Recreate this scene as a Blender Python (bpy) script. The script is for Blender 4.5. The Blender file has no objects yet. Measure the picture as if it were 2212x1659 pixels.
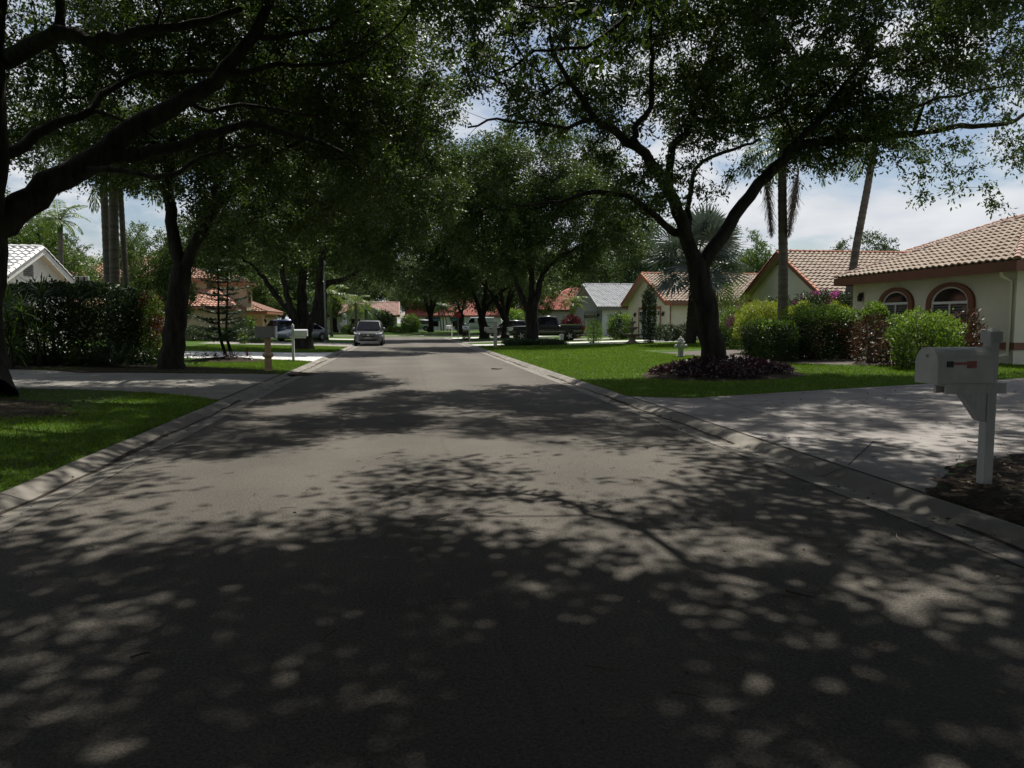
EXPO = 0.26
import bpy, math, random
import numpy as np
from mathutils import Vector, Matrix, noise as mnoise
rad = math.radians
SC = bpy.context.scene
COL = SC.collection
RNG = np.random.default_rng(11)
random.seed(5)

# ------------------------------------------------------------------ camera model (used to place things on the ground)
PW, PH, PF = 2212.0, 1659.0, 1600.0
HZ = 697.0
PITCH = math.atan((PH / 2 - HZ) / PF)
HEAD = rad(8.2)
CAMZ = 1.6
SH, CH = math.sin(HEAD), math.cos(HEAD)

def ray(px, py):
    u = (px - PW / 2) / PF
    v = (PH / 2 - py) / PF
    F = math.cos(PITCH) + v * math.sin(PITCH)
    Z = -math.sin(PITCH) + v * math.cos(PITCH)
    return u / F, Z / F

def at(px, py, D):
    u, z = ray(px, py)
    xc = u * D
    return Vector((xc * CH + D * SH, -xc * SH + D * CH, CAMZ + z * D))

# road edges (outer kerb line) and cross street
XL, XR, Y1, Y2 = -3.65, 4.6, 84.0, 91.0
KW = 0.6

def rdist(x, y):
    dm = max(XL - x, x - XR)
    dc = max(Y1 - y, y - Y2)
    if y < Y1:
        return min(dm, dc)
    return dc

def gh(x, y):
    d = rdist(x, y)
    if d < 0:
        return 0.0
    return 0.055 + 0.022 * min(d, 13.0)

def G(px, py):
    u, z = ray(px, py)
    D = CAMZ / max(1e-4, -z)
    for _ in range(30):
        p = at(px, py, D)
        g = gh(p.x, p.y)
        D += ((CAMZ - g) / max(1e-4, -z) - D) * 0.7
    p = at(px, py, D)
    return Vector((p.x, p.y, gh(p.x, p.y)))

def GD(px, D):
    p = at(px, HZ, D)
    return Vector((p.x, p.y, gh(p.x, p.y)))

# ------------------------------------------------------------------ materials
def new_mat(name):
    m = bpy.data.materials.new(name)
    m.use_nodes = True
    nt = m.node_tree
    nt.nodes.clear()
    out = nt.nodes.new('ShaderNodeOutputMaterial')
    return m, nt, out

def N(nt, t, **kw):
    n = nt.nodes.new(t)
    for k, v in kw.items():
        if k in n.inputs:
            n.inputs[k].default_value = v
        else:
            setattr(n, k, v)
    return n

def c4(c):
    return (c[0], c[1], c[2], 1.0)

def paint(name, c, rough=0.6, var=0.15, scale=4.0, c2=None, bump=0.0, bscale=60.0, metallic=0.0, spec=0.5, stretch=None, coat=0.0, stain=0.0):
    m, nt, out = new_mat(name)
    b = N(nt, 'ShaderNodeBsdfPrincipled')
    b.inputs['Roughness'].default_value = rough
    b.inputs['Metallic'].default_value = metallic
    b.inputs['Specular IOR Level'].default_value = spec
    b.inputs['Coat Weight'].default_value = coat
    tc = N(nt, 'ShaderNodeTexCoord')
    src = tc.outputs['Object']
    if stretch:
        mp = N(nt, 'ShaderNodeMapping')
        mp.inputs['Scale'].default_value = stretch
        nt.links.new(src, mp.inputs[0]); src = mp.outputs[0]
    nz = N(nt, 'ShaderNodeTexNoise', Scale=scale, Detail=5.0, Roughness=0.6)
    nt.links.new(src, nz.inputs['Vector'])
    mx = N(nt, 'ShaderNodeMix', data_type='RGBA')
    lo = tuple(x * (1 - var) for x in c)
    hi = c2 if c2 else tuple(min(1, x * (1 + var)) for x in c)
    mx.inputs['A'].default_value = c4(lo); mx.inputs['B'].default_value = c4(hi)
    mr = N(nt, 'ShaderNodeMapRange')
    mr.inputs['From Min'].default_value = 0.3; mr.inputs['From Max'].default_value = 0.7
    nt.links.new(nz.outputs['Fac'], mr.inputs[0]); nt.links.new(mr.outputs[0], mx.inputs['Factor'])
    col = mx.outputs['Result']
    if stain > 0:
        n2 = N(nt, 'ShaderNodeTexNoise', Scale=scale * 0.35, Detail=8.0, Roughness=0.7)
        nt.links.new(tc.outputs['Object'], n2.inputs['Vector'])
        r2 = N(nt, 'ShaderNodeMapRange')
        r2.inputs['From Min'].default_value = 0.5; r2.inputs['From Max'].default_value = 0.72
        r2.inputs['To Max'].default_value = stain
        nt.links.new(n2.outputs['Fac'], r2.inputs[0])
        m2 = N(nt, 'ShaderNodeMix', data_type='RGBA')
        nt.links.new(r2.outputs[0], m2.inputs['Factor']); nt.links.new(col, m2.inputs['A'])
        m2.inputs['B'].default_value = c4(tuple(x * 0.45 for x in c))
        col = m2.outputs['Result']
    nt.links.new(col, b.inputs['Base Color'])
    if bump > 0:
        n3 = N(nt, 'ShaderNodeTexNoise', Scale=bscale, Detail=4.0)
        nt.links.new(src, n3.inputs['Vector'])
        bp = N(nt, 'ShaderNodeBump', Strength=bump, Distance=0.02)
        nt.links.new(n3.outputs['Fac'], bp.inputs['Height'])
        nt.links.new(bp.outputs[0], b.inputs['Normal'])
    nt.links.new(b.outputs[0], out.inputs[0])
    return m

def leafmat(name, c, c2, trans=(0.1, 0.16, 0.02), tf=0.3, rough=0.46, c3=None, hue=0.0, spec=0.4):
    """leaf: two colours picked per leaf, some light passes through"""
    m, nt, out = new_mat(name)
    b = N(nt, 'ShaderNodeBsdfPrincipled')
    b.inputs['Roughness'].default_value = rough
    b.inputs['Specular IOR Level'].default_value = spec
    g = N(nt, 'ShaderNodeNewGeometry')
    cr = N(nt, 'ShaderNodeValToRGB')
    el = cr.color_ramp.elements
    el[0].color = c4(c); el[1].color = c4(c2)
    if c3:
        e = el.new(0.93); e.color = c4(c2); el[2].position = 0.95; el[2].color = c4(c3)
    nt.links.new(g.outputs['Random Per Island'], cr.inputs[0])
    tc = N(nt, 'ShaderNodeTexCoord')
    nz = N(nt, 'ShaderNodeTexNoise', Scale=0.9, Detail=2.0)
    nt.links.new(tc.outputs['Object'], nz.inputs['Vector'])
    mr = N(nt, 'ShaderNodeMapRange')
    mr.inputs['From Min'].default_value = 0.3; mr.inputs['From Max'].default_value = 0.7
    mr.inputs['To Min'].default_value = 0.75; mr.inputs['To Max'].default_value = 1.3
    nt.links.new(nz.outputs['Fac'], mr.inputs[0])
    hs = N(nt, 'ShaderNodeHueSaturation')
    nt.links.new(mr.outputs[0], hs.inputs['Value'])
    nt.links.new(cr.outputs[0], hs.inputs['Color'])
    nt.links.new(hs.outputs[0], b.inputs['Base Color'])
    t = N(nt, 'ShaderNodeBsdfTranslucent')
    t.inputs['Color'].default_value = c4(trans)
    ms = N(nt, 'ShaderNodeMixShader')
    ms.inputs[0].default_value = tf
    nt.links.new(b.outputs[0], ms.inputs[1]); nt.links.new(t.outputs[0], ms.inputs[2])
    nt.links.new(ms.outputs[0], out.inputs[0])
    return m

# ------------------------------------------------------------------ mesh helpers
def mesh_np(name, V, F, smooth=False):
    V = np.asarray(V, dtype=np.float32); F = np.asarray(F, dtype=np.int32)
    me = bpy.data.meshes.new(name)
    k = F.shape[1]
    me.vertices.add(len(V)); me.vertices.foreach_set('co', V.ravel())
    me.loops.add(F.size); me.loops.foreach_set('vertex_index', F.ravel())
    me.polygons.add(len(F))
    me.polygons.foreach_set('loop_start', np.arange(0, F.size, k, dtype=np.int32))
    me.polygons.foreach_set('loop_total', np.full(len(F), k, dtype=np.int32))
    if smooth:
        me.polygons.foreach_set('use_smooth', np.ones(len(F), dtype=bool))
    me.update(calc_edges=True)
    return me

def link(name, me, mat=None, parent=None):
    o = bpy.data.objects.new(name, me)
    COL.objects.link(o)
    if mat is not None and me is not None and len(me.materials) == 0:
        me.materials.append(mat)
    if parent is not None:
        o.parent = parent
    return o

def tag(o, label=None, cat=None, group=None, kind=None):
    if label: o['label'] = label
    if cat: o['category'] = cat
    if group: o['group'] = group
    if kind: o['kind'] = kind
    return o

def thing(name, label, cat, loc=(0, 0, 0), rz=0.0, group=None):
    o = bpy.data.objects.new(name, None)
    COL.objects.link(o)
    o.location = loc
    o.rotation_euler = (0, 0, rz)
    o.empty_display_size = 0.3
    return tag(o, label, cat, group)

def copy_tree(o, parent=None):
    c = o.copy(); COL.objects.link(c)
    if parent is not None:
        c.parent = parent
    for ch in list(o.children):
        copy_tree(ch, c)
    return c

class MB:
    def __init__(s, org=(0, 0, 0)):
        s.v = []; s.f = []; s.mi = []; s.cur = 0; s.org = Vector(org); s.sm = []; s.smooth = False
    def add(s, vs, fs):
        b = len(s.v)
        s.v.extend([(p[0] - s.org[0], p[1] - s.org[1], p[2] - s.org[2]) for p in vs])
        for f in fs:
            s.f.append([b + i for i in f]); s.mi.append(s.cur); s.sm.append(s.smooth)
        return s
    def box(s, x0, y0, z0, x1, y1, z1):
        vs = [(x0, y0, z0), (x1, y0, z0), (x1, y1, z0), (x0, y1, z0), (x0, y0, z1), (x1, y0, z1), (x1, y1, z1), (x0, y1, z1)]
        return s.add(vs, [(0, 3, 2, 1), (4, 5, 6, 7), (0, 1, 5, 4), (1, 2, 6, 5), (2, 3, 7, 6), (3, 0, 4, 7)])
    def hexa(s, b, t):
        """two quads of 4 points, bottom and top"""
        return s.add(list(b) + list(t), [(0, 3, 2, 1), (4, 5, 6, 7), (0, 1, 5, 4), (1, 2, 6, 5), (2, 3, 7, 6), (3, 0, 4, 7)])
    def poly(s, pts):
        return s.add(pts, [list(range(len(pts)))])
    def prism(s, pts, off):
        n = len(pts); off = Vector(off)
        a = [Vector(p) for p in pts]; b = [p + off for p in a]
        fs = [list(range(n))[::-1], list(range(n, 2 * n))]
        for i in range(n):
            j = (i + 1) % n
            fs.append((i, j, n + j, n + i))
        return s.add(a + b, fs)
    def tube(s, pts, rs, seg=8, caps=True, closed_tip=False):
        pts = [Vector(p) for p in pts]
        n = len(pts)
        if not hasattr(rs, '__len__'):
            rs = [rs] * n
        up = None; vs = []
        for i in range(n):
            d = (pts[min(i + 1, n - 1)] - pts[max(i - 1, 0)])
            if d.length < 1e-9: d = Vector((0, 0, 1))
            d.normalize()
            if up is None:
                up = d.orthogonal().normalized()
            else:
                up = (up - d * up.dot(d))
                up = up.normalized() if up.length > 1e-6 else d.orthogonal().normalized()
            w = d.cross(up)
            for k in range(seg):
                a = 2 * math.pi * k / seg
                vs.append(pts[i] + (up * math.cos(a) + w * math.sin(a)) * rs[i])
        fs = []
        for i in range(n - 1):
            for k in range(seg):
                k2 = (k + 1) % seg
                fs.append((i * seg + k, i * seg + k2, (i + 1) * seg + k2, (i + 1) * seg + k))
        if caps:
            fs.append(list(range(seg))[::-1]); fs.append(list(range((n - 1) * seg, n * seg)))
        return s.add(vs, fs)
    def lathe(s, prof, seg=16, c=(0, 0, 0), axis='z'):
        vs = []; n = len(prof)
        for (r, z) in prof:
            for k in range(seg):
                a = 2 * math.pi * k / seg
                p = (r * math.cos(a), r * math.sin(a), z)
                if axis == 'x': p = (z, p[0], p[1])
                if axis == 'y': p = (p[0], z, p[1])
                vs.append((p[0] + c[0], p[1] + c[1], p[2] + c[2]))
        fs = []
        for i in range(n - 1):
            for k in range(seg):
                k2 = (k + 1) % seg
                fs.append((i * seg + k, i * seg + k2, (i + 1) * seg + k2, (i + 1) * seg + k))
        fs.append(list(range(seg))[::-1]); fs.append(list(range((n - 1) * seg, n * seg)))
        return s.add(vs, fs)
    def mesh(s, name, mats):
        me = bpy.data.meshes.new(name)
        me.from_pydata([tuple(p) for p in s.v], [], s.f)
        for m in (mats if isinstance(mats, (list, tuple)) else [mats]):
            me.materials.append(m)
        me.polygons.foreach_set('material_index', s.mi)
        me.polygons.foreach_set('use_smooth', s.sm)
        me.update()
        return me
    def build(s, name, mats, parent=None, bevel=0.0, fixn=True):
        me = s.mesh(name, mats)
        if fixn:
            import bmesh
            bm = bmesh.new(); bm.from_mesh(me)
            bmesh.ops.recalc_face_normals(bm, faces=bm.faces)
            bm.to_mesh(me); bm.free()
        o = link(name, me, None, parent)
        if bevel > 0:
            md = o.modifiers.new('bevel', 'BEVEL'); md.width = bevel; md.segments = 2; md.limit_method = 'ANGLE'
        return o

def unit(a):
    return a / np.maximum(1e-9, np.linalg.norm(a, axis=-1, keepdims=True))

def leaf_arrays(P, Dv, Nv, L, W):
    S = unit(np.cross(Dv, Nv))
    L = np.asarray(L).reshape(-1, 1) if hasattr(L, '__len__') else L
    W = np.asarray(W).reshape(-1, 1) if hasattr(W, '__len__') else W
    n = len(P)
    V = np.empty((n, 4, 3), dtype=np.float32)
    V[:, 0] = P
    V[:, 1] = P + Dv * (L * 0.45) + S * (W * 0.5)
    V[:, 2] = P + Dv * L
    V[:, 3] = P + Dv * (L * 0.45) - S * (W * 0.5)
    F = np.arange(n * 4, dtype=np.int32).reshape(n, 4)
    return V.reshape(-1, 3), F
# ------------------------------------------------------------------ the setting: ground, road, kerbs, driveways, beds
def road_mat():
    m, nt, out = new_mat('asphalt')
    b = N(nt, 'ShaderNodeBsdfPrincipled', Roughness=0.85)
    b.inputs['Specular IOR Level'].default_value = 0.3
    tc = N(nt, 'ShaderNodeTexCoord')
    big = N(nt, 'ShaderNodeTexNoise', Scale=0.5, Detail=6.0, Roughness=0.65)
    nt.links.new(tc.outputs['Object'], big.inputs['Vector'])
    fine = N(nt, 'ShaderNodeTexNoise', Scale=55.0, Detail=4.0, Roughness=0.8)
    nt.links.new(tc.outputs['Object'], fine.inputs['Vector'])
    vo = N(nt, 'ShaderNodeTexVoronoi', Scale=150.0)
    nt.links.new(tc.outputs['Object'], vo.inputs['Vector'])
    r1 = N(nt, 'ShaderNodeValToRGB')
    e = r1.color_ramp.elements
    e[0].position = 0.32; e[0].color = c4((0.104, 0.0945, 0.082)); e[1].position = 0.7; e[1].color = c4((0.150, 0.136, 0.118))
    nt.links.new(big.outputs['Fac'], r1.inputs[0])
    r2 = N(nt, 'ShaderNodeValToRGB')
    e = r2.color_ramp.elements
    e[0].position = 0.3; e[0].color = (0.3, 0.3, 0.3, 1); e[1].position = 0.72; e[1].color = (1.55, 1.55, 1.52, 1)
    nt.links.new(fine.outputs['Fac'], r2.inputs[0])
    mul = N(nt, 'ShaderNodeMix', data_type='RGBA', blend_type='MULTIPLY')
    mul.inputs['Factor'].default_value = 1.0
    nt.links.new(r1.outputs[0], mul.inputs['A']); nt.links.new(r2.outputs[0], mul.inputs['B'])
    # worn wheel paths along the lanes
    sw = N(nt, 'ShaderNodeSeparateXYZ'); nt.links.new(tc.outputs['Object'], sw.inputs[0])
    wv = N(nt, 'ShaderNodeMath', operation='MULTIPLY_ADD'); wv.inputs[1].default_value = 3.3; wv.inputs[2].default_value = -1.85; nt.links.new(sw.outputs['X'], wv.inputs[0])
    sn = N(nt, 'ShaderNodeMath', operation='SINE'); nt.links.new(wv.outputs[0], sn.inputs[0])
    wr = N(nt, 'ShaderNodeMapRange'); wr.inputs['From Min'].default_value = -1; wr.inputs['To Min'].default_value = 0.9; wr.inputs['To Max'].default_value = 1.08; nt.links.new(sn.outputs[0], wr.inputs[0])
    blot = N(nt, 'ShaderNodeTexNoise', Scale=0.17, Detail=7.0, Roughness=0.7); nt.links.new(tc.outputs['Object'], blot.inputs['Vector'])
    br_ = N(nt, 'ShaderNodeMapRange'); br_.inputs['From Min'].default_value = 0.35; br_.inputs['From Max'].default_value = 0.65; br_.inputs['To Min'].default_value = 0.86; br_.inputs['To Max'].default_value = 1.1; nt.links.new(blot.outputs['Fac'], br_.inputs[0])
    wm = N(nt, 'ShaderNodeMath', operation='MULTIPLY'); nt.links.new(wr.outputs[0], wm.inputs[0]); nt.links.new(br_.outputs[0], wm.inputs[1])
    hsv = N(nt, 'ShaderNodeHueSaturation'); nt.links.new(wm.outputs[0], hsv.inputs['Value']); nt.links.new(mul.outputs['Result'], hsv.inputs['Color'])
    # pale pebbles
    r3 = N(nt, 'ShaderNodeMapRange')
    r3.inputs['From Min'].default_value = 0.80; r3.inputs['From Max'].default_value = 0.9
    nt.links.new(vo.outputs['Color'], r3.inputs[0])
    m2 = N(nt, 'ShaderNodeMix', data_type='RGBA')
    nt.links.new(r3.outputs[0], m2.inputs['Factor']); nt.links.new(hsv.outputs[0], m2.inputs['A'])
    m2.inputs['B'].default_value = c4((0.1798, 0.1643, 0.1426))
    # long thin seam down the lane
    sx = N(nt, 'ShaderNodeSeparateXYZ'); nt.links.new(tc.outputs['Object'], sx.inputs[0])
    wob = N(nt, 'ShaderNodeTexNoise', Scale=0.8, Detail=4.0); nt.links.new(tc.outputs['Object'], wob.inputs['Vector'])
    ad = N(nt, 'ShaderNodeMath', operation='MULTIPLY_ADD'); ad.inputs[1].default_value = 0.22
    nt.links.new(wob.outputs['Fac'], ad.inputs[0]); nt.links.new(sx.outputs['X'], ad.inputs[2])
    sb = N(nt, 'ShaderNodeMath', operation='SUBTRACT'); sb.inputs[1].default_value = 0.62
    nt.links.new(ad.outputs[0], sb.inputs[0])
    ab = N(nt, 'ShaderNodeMath', operation='ABSOLUTE'); nt.links.new(sb.outputs[0], ab.inputs[0])
    r4 = N(nt, 'ShaderNodeMapRange'); r4.inputs['From Min'].default_value = 0.008; r4.inputs['From Max'].default_value = 0.03
    r4.inputs['To Min'].default_value = 0.22; r4.inputs['To Max'].default_value = 0.0
    nt.links.new(ab.outputs[0], r4.inputs[0])
    m3 = N(nt, 'ShaderNodeMix', data_type='RGBA')
    nt.links.new(r4.outputs[0], m3.inputs['Factor']); nt.links.new(m2.outputs['Result'], m3.inputs['A'])
    m3.inputs['B'].default_value = c4((0.0527, 0.0446, 0.036))
    nt.links.new(m3.outputs['Result'], b.inputs['Base Color'])
    bp = N(nt, 'ShaderNodeBump', Strength=1.0, Distance=0.014)
    nt.links.new(fine.outputs['Fac'], bp.inputs['Height']); nt.links.new(bp.outputs[0], b.inputs['Normal'])
    nt.links.new(b.outputs[0], out.inputs[0])
    return m

def concrete_mat(name, c, joints=None, stain=0.4, c2=None):
    m = paint(name, c, rough=0.85, var=0.2, scale=1.3, c2=c2, bump=0.35, bscale=90, stain=stain, spec=0.3)
    return m

def grass_ground_mat():
    m, nt, out = new_mat('lawn')
    b = N(nt, 'ShaderNodeBsdfPrincipled', Roughness=0.85)
    b.inputs['Specular IOR Level'].default_value = 0.15
    tc = N(nt, 'ShaderNodeTexCoord')
    n1 = N(nt, 'ShaderNodeTexNoise', Scale=0.35, Detail=5.0, Roughness=0.6)
    n2 = N(nt, 'ShaderNodeTexNoise', Scale=28.0, Detail=4.0, Roughness=0.75)
    for n in (n1, n2): nt.links.new(tc.outputs['Object'], n.inputs['Vector'])
    r = N(nt, 'ShaderNodeValToRGB'); e = r.color_ramp.elements
    e[0].position = 0.33; e[0].color = c4((0.040, 0.088, 0.009)); e[1].position = 0.68; e[1].color = c4((0.08, 0.15, 0.013))
    nt.links.new(n1.outputs['Fac'], r.inputs[0])
    r2 = N(nt, 'ShaderNodeValToRGB'); e = r2.color_ramp.elements
    e[0].position = 0.3; e[0].color = (0.45, 0.48, 0.45, 1); e[1].position = 0.7; e[1].color = (1.25, 1.25, 1.1, 1)
    nt.links.new(n2.outputs['Fac'], r2.inputs[0])
    mul = N(nt, 'ShaderNodeMix', data_type='RGBA', blend_type='MULTIPLY'); mul.inputs['Factor'].default_value = 1
    nt.links.new(r.outputs[0], mul.inputs['A']); nt.links.new(r2.outputs[0], mul.inputs['B'])
    nt.links.new(mul.outputs['Result'], b.inputs['Base Color'])
    bp = N(nt, 'ShaderNodeBump', Strength=0.9, Distance=0.05)
    nt.links.new(n2.outputs['Fac'], bp.inputs['Height']); nt.links.new(bp.outputs[0], b.inputs['Normal'])
    nt.links.new(b.outputs[0], out.inputs[0])
    return m

MT = {}
MT['road'] = road_mat()
MT['lawn'] = grass_ground_mat()
MT['kerb'] = paint('kerb concrete', (0.215, 0.2, 0.175), 0.85, 0.22, 1.5, bump=0.3, bscale=70, stain=0.55, spec=0.3)
MT['drive_grey'] = concrete_mat('grey concrete', (0.25, 0.237, 0.21), stain=0.45)
MT['drive_white'] = concrete_mat('pale concrete', (0.62, 0.61, 0.58), stain=0.15)
MT['drive_pink'] = concrete_mat('pink stamped concrete', (0.285, 0.262, 0.25), stain=0.4, c2=(0.335, 0.313, 0.297))
MT['mulch'] = paint('mulch', (0.03, 0.023, 0.016), 0.95, 0.5, 22, c2=(0.075, 0.058, 0.042), bump=1.0, bscale=45, spec=0.1)
MT['gravel'] = paint('pebbles', (0.13, 0.115, 0.10), 0.95, 0.6, 40, bump=1.0, bscale=60, spec=0.2)
MT['joint'] = paint('joint grime', (0.06, 0.05, 0.042), 0.95, 0.3, 8, spec=0.1)

# ground sheet, reaching the horizon, sunk under the road
xs = np.unique(np.concatenate([[-900, -400, -200, -120, -80, -60], np.linspace(-48, 48, 97), [XL - 13, XR + 13, XL, XL + 0.03, XR, XR - 0.03], [60, 80, 120, 200, 400, 900]]))
ys = np.unique(np.concatenate([[-300, -100, -40, -20], np.linspace(-12, 130, 143), [Y1, Y1 + .03, Y2, Y2 - .03], [150, 200, 300, 500, 900, 1500]]))
XX, YY = np.meshgrid(xs, ys)
V = np.zeros((XX.size, 3)); V[:, 0] = XX.ravel(); V[:, 1] = YY.ravel()
for i in range(len(V)):
    x, y = V[i, 0], V[i, 1]
    V[i, 2] = gh(x, y) if rdist(x, y) >= 0 else -0.12
nx, ny = len(xs), len(ys)
ii = np.arange((ny - 1) * (nx - 1)); r_ = ii // (nx - 1); c_ = ii % (nx - 1)
Fq = np.stack([r_ * nx + c_, r_ * nx + c_ + 1, (r_ + 1) * nx + c_ + 1, (r_ + 1) * nx + c_], 1)
ground = link('ground', mesh_np('ground', V, Fq), MT['lawn'])
tag(ground, kind='structure')

# asphalt
mb = MB()
ya = np.concatenate([np.linspace(-14, 40, 55), np.linspace(42, Y1, 20)])
for a, b_ in zip(ya[:-1], ya[1:]):
    mb.poly([(XL + KW - .05, a, 0), (XR - KW + .05, a, 0), (XR - KW + .05, b_, 0), (XL + KW - .05, b_, 0)])
mb.poly([(-80, Y1 + KW - .05, 0), (90, Y1 + KW - .05, 0), (90, Y2 - KW + .05, 0), (-80, Y2 - KW + .05, 0)])
mb.poly([(XL + KW - .05, Y1, 0), (XR - KW + .05, Y1, 0), (XR - KW + .05, Y1 + KW - .05, 0), (XL + KW - .05, Y1 + KW - .05, 0)])
tag(mb.build('road', MT['road']), kind='structure')

# rolled kerb with gutter pan
PROF = [(-KW, 0.006), (-0.46, -0.002), (-0.30, -0.018), (-0.22, -0.002), (-0.10, 0.048), (-0.03, 0.064), (0.0, 0.064), (0.02, -0.1)]
def kerb_strip(mb, pts, side):
    """pts: outer line; side: +1 when the outside lies to the right of travel"""
    rows = []
    n = len(pts)
    for i in range(n):
        p = Vector((pts[i][0], pts[i][1], 0))
        d = Vector(pts[min(i + 1, n - 1)]) - Vector(pts[max(i - 1, 0)])
        d = Vector((d[0], d[1], 0)).normalized()
        nrm = Vector((d.y, -d.x, 0)) * side
        w = 0.006 * math.sin(i * 1.7) + 0.004 * math.sin(i * 0.61)
        rows.append([p + nrm * (o + (w if z > 0 else 0)) + Vector((0, 0, z)) for o, z in PROF])
    k = len(PROF); vs = [q for r in rows for q in r]
    fs = [(i * k + j, i * k + j + 1, (i + 1) * k + j + 1, (i + 1) * k + j) for i in range(n - 1) for j in range(k - 1)]
    mb.add(vs, fs)
def arc(cx, cy, r, a0, a1, n=8):
    return [(cx + r * math.cos(rad(a0 + (a1 - a0) * i / n)), cy + r * math.sin(rad(a0 + (a1 - a0) * i / n)), 0) for i in range(n + 1)]
yk = list(np.linspace(-14, 80, 95))
mb = MB(); mb.smooth = True
kerb_strip(mb, [(XR, y, 0) for y in yk] + arc(XR + 4, 80, 4, 180, 90)[1:] + [(x, Y1, 0) for x in np.linspace(10, 90, 20)], 1)
tag(mb.build('kerb', MT['kerb']), kind='structure')
mb = MB(); mb.smooth = True
kerb_strip(mb, [(XL, y, 0) for y in yk] + arc(XL - 4, 80, 4, 0, 90)[1:] + [(x, Y1, 0) for x in np.linspace(-9, -80, 20)], -1)
tag(mb.build('kerb', MT['kerb']), kind='structure')
mb = MB(); mb.smooth = True
kerb_strip(mb, [(x, Y2, 0) for x in np.linspace(-80, 90, 40)], -1)
tag(mb.build('kerb', MT['kerb']), kind='structure')
# dark joint lines across the kerbs every 3 m (thin grooves filled with grime)
mb = MB()
for y in np.arange(-2, 60, 3.05):
    for X, s in ((XR, 1), (XL, -1)):
        pts = [(X + s * o, y, z + .004) for o, z in PROF[:-1]]
        for (a, b_) in zip(pts[:-1], pts[1:]):
            mb.poly([(a[0], y - .006, a[2]), (b_[0], y - .006, b_[2]), (b_[0], y + .006, b_[2]), (a[0], y + .006, a[2])])
# silt lying along the flow line of each gutter
for X, s in ((XR, 1), (XL, -1)):
    prev = None
    for i in range(220):
        y = -1 + i * .25
        c = X + s * (-.27 + .02 * math.sin(y * 1.3) + .012 * math.sin(y * 4.1)); hw_ = .012 + .022 * max(0, math.sin(y * .9 + s)) + .01 * math.sin(y * 5.3) ** 2
        zz = lambda o: (-.018 + (.016 / .08) * max(0, o + .30) if o > -.30 else -.018 + (-.30 - o) * .1) + .004
        row = [(c - s * hw_, y, zz(s * (c - X) - hw_)), (c + s * hw_, y, zz(s * (c - X) + hw_))]
        if prev and math.sin(y * .37 + 2 * s) > -.75: mb.poly([prev[0], prev[1], row[1], row[0]])
        prev = row
tag(mb.build('kerb_joint', MT['joint']), kind='structure')

def strip(name, near, far, mat, dz=0.008, n=40):
    """a slab between two edges given as (x, y) lists running from the kerb to the house"""
    def samp(pl, t):
        L = [0]
        for a, b_ in zip(pl[:-1], pl[1:]):
            L.append(L[-1] + math.hypot(b_[0] - a[0], b_[1] - a[1]))
        s = t * L[-1]
        for i in range(len(pl) - 1):
            if s <= L[i + 1] + 1e-9:
                k = (s - L[i]) / max(1e-9, L[i + 1] - L[i])
                return (pl[i][0] + (pl[i + 1][0] - pl[i][0]) * k, pl[i][1] + (pl[i + 1][1] - pl[i][1]) * k)
        return pl[-1]
    mb = MB(); rows = []
    for i in range(n + 1):
        t = (i / n) ** 1.5
        a = samp(near, t); b_ = samp(far, t)
        rows.append([(a[0], a[1], gh(*a) - .1), (a[0], a[1], gh(*a) + dz), (b_[0], b_[1], gh(*b_) + dz), (b_[0], b_[1], gh(*b_) - .1)])
    vs = [q for r in rows for q in r]
    fs = [(i * 4 + j, i * 4 + j + 1, i * 4 + j + 5, i * 4 + j + 4) for i in range(n) for j in range(3)]
    mb.add(vs, fs)
    return tag(mb.build(name, mat), kind='structure')

def bedpoly(name, pts, mat, dz=0.012, mound=0.0):
    """planting bed: fan around its centre with a wobbly outline"""
    cx = sum(p[0] for p in pts) / len(pts); cy = sum(p[1] for p in pts) / len(pts)
    out = []
    n = len(pts)
    for i in range(n):
        a = pts[i]; b_ = pts[(i + 1) % n]
        for k in range(6):
            t = k / 6
            x = a[0] + (b_[0] - a[0]) * t; y = a[1] + (b_[1] - a[1]) * t
            w = 1 + 0.03 * math.sin(9.1 * (i + t)) + 0.02 * math.sin(23 * (i + t))
            out.append((cx + (x - cx) * w, cy + (y - cy) * w))
    rings = [1.0, 0.97, 0.7, 0.4]
    vs = []; m = len(out)
    for ri, r in enumerate(rings):
        for (x, y) in out:
            X = cx + (x - cx) * r; Y = cy + (y - cy) * r
            vs.append((X, Y, gh(X, Y) + (dz if ri else 0.003) + mound * (1 - r * r)))
    vs.append((cx, cy, gh(cx, cy) + dz + mound))
    fs = []
    for ri in range(len(rings) - 1):
        for i in range(m):
            j = (i + 1) % m
            fs.append((ri * m + i, ri * m + j, (ri + 1) * m + j, (ri + 1) * m + i))
    b0 = (len(rings) - 1) * m
    for i in range(m):
        fs.append((b0 + i, b0 + (i + 1) % m, len(vs) - 1))
    mb = MB(); mb.smooth = True; mb.add(vs, fs)
    return tag(mb.build(name, mat), kind='structure')

# near right driveway: pink stamped concrete, flared at the kerb
DR1n = [(XR, 5.9), (5.2, 6.5), (5.9, 7.15), (6.8, 7.35), (12, 7.45), (24, 7.6)]
DR1f = [(XR, 15.05), (5.0, 14.6), (5.7, 14.15), (8.0, 14.6), (14.6, 15.7), (24, 16.2)]
strip('driveway', DR1n, DR1f, MT['drive_pink'], n=60)
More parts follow.
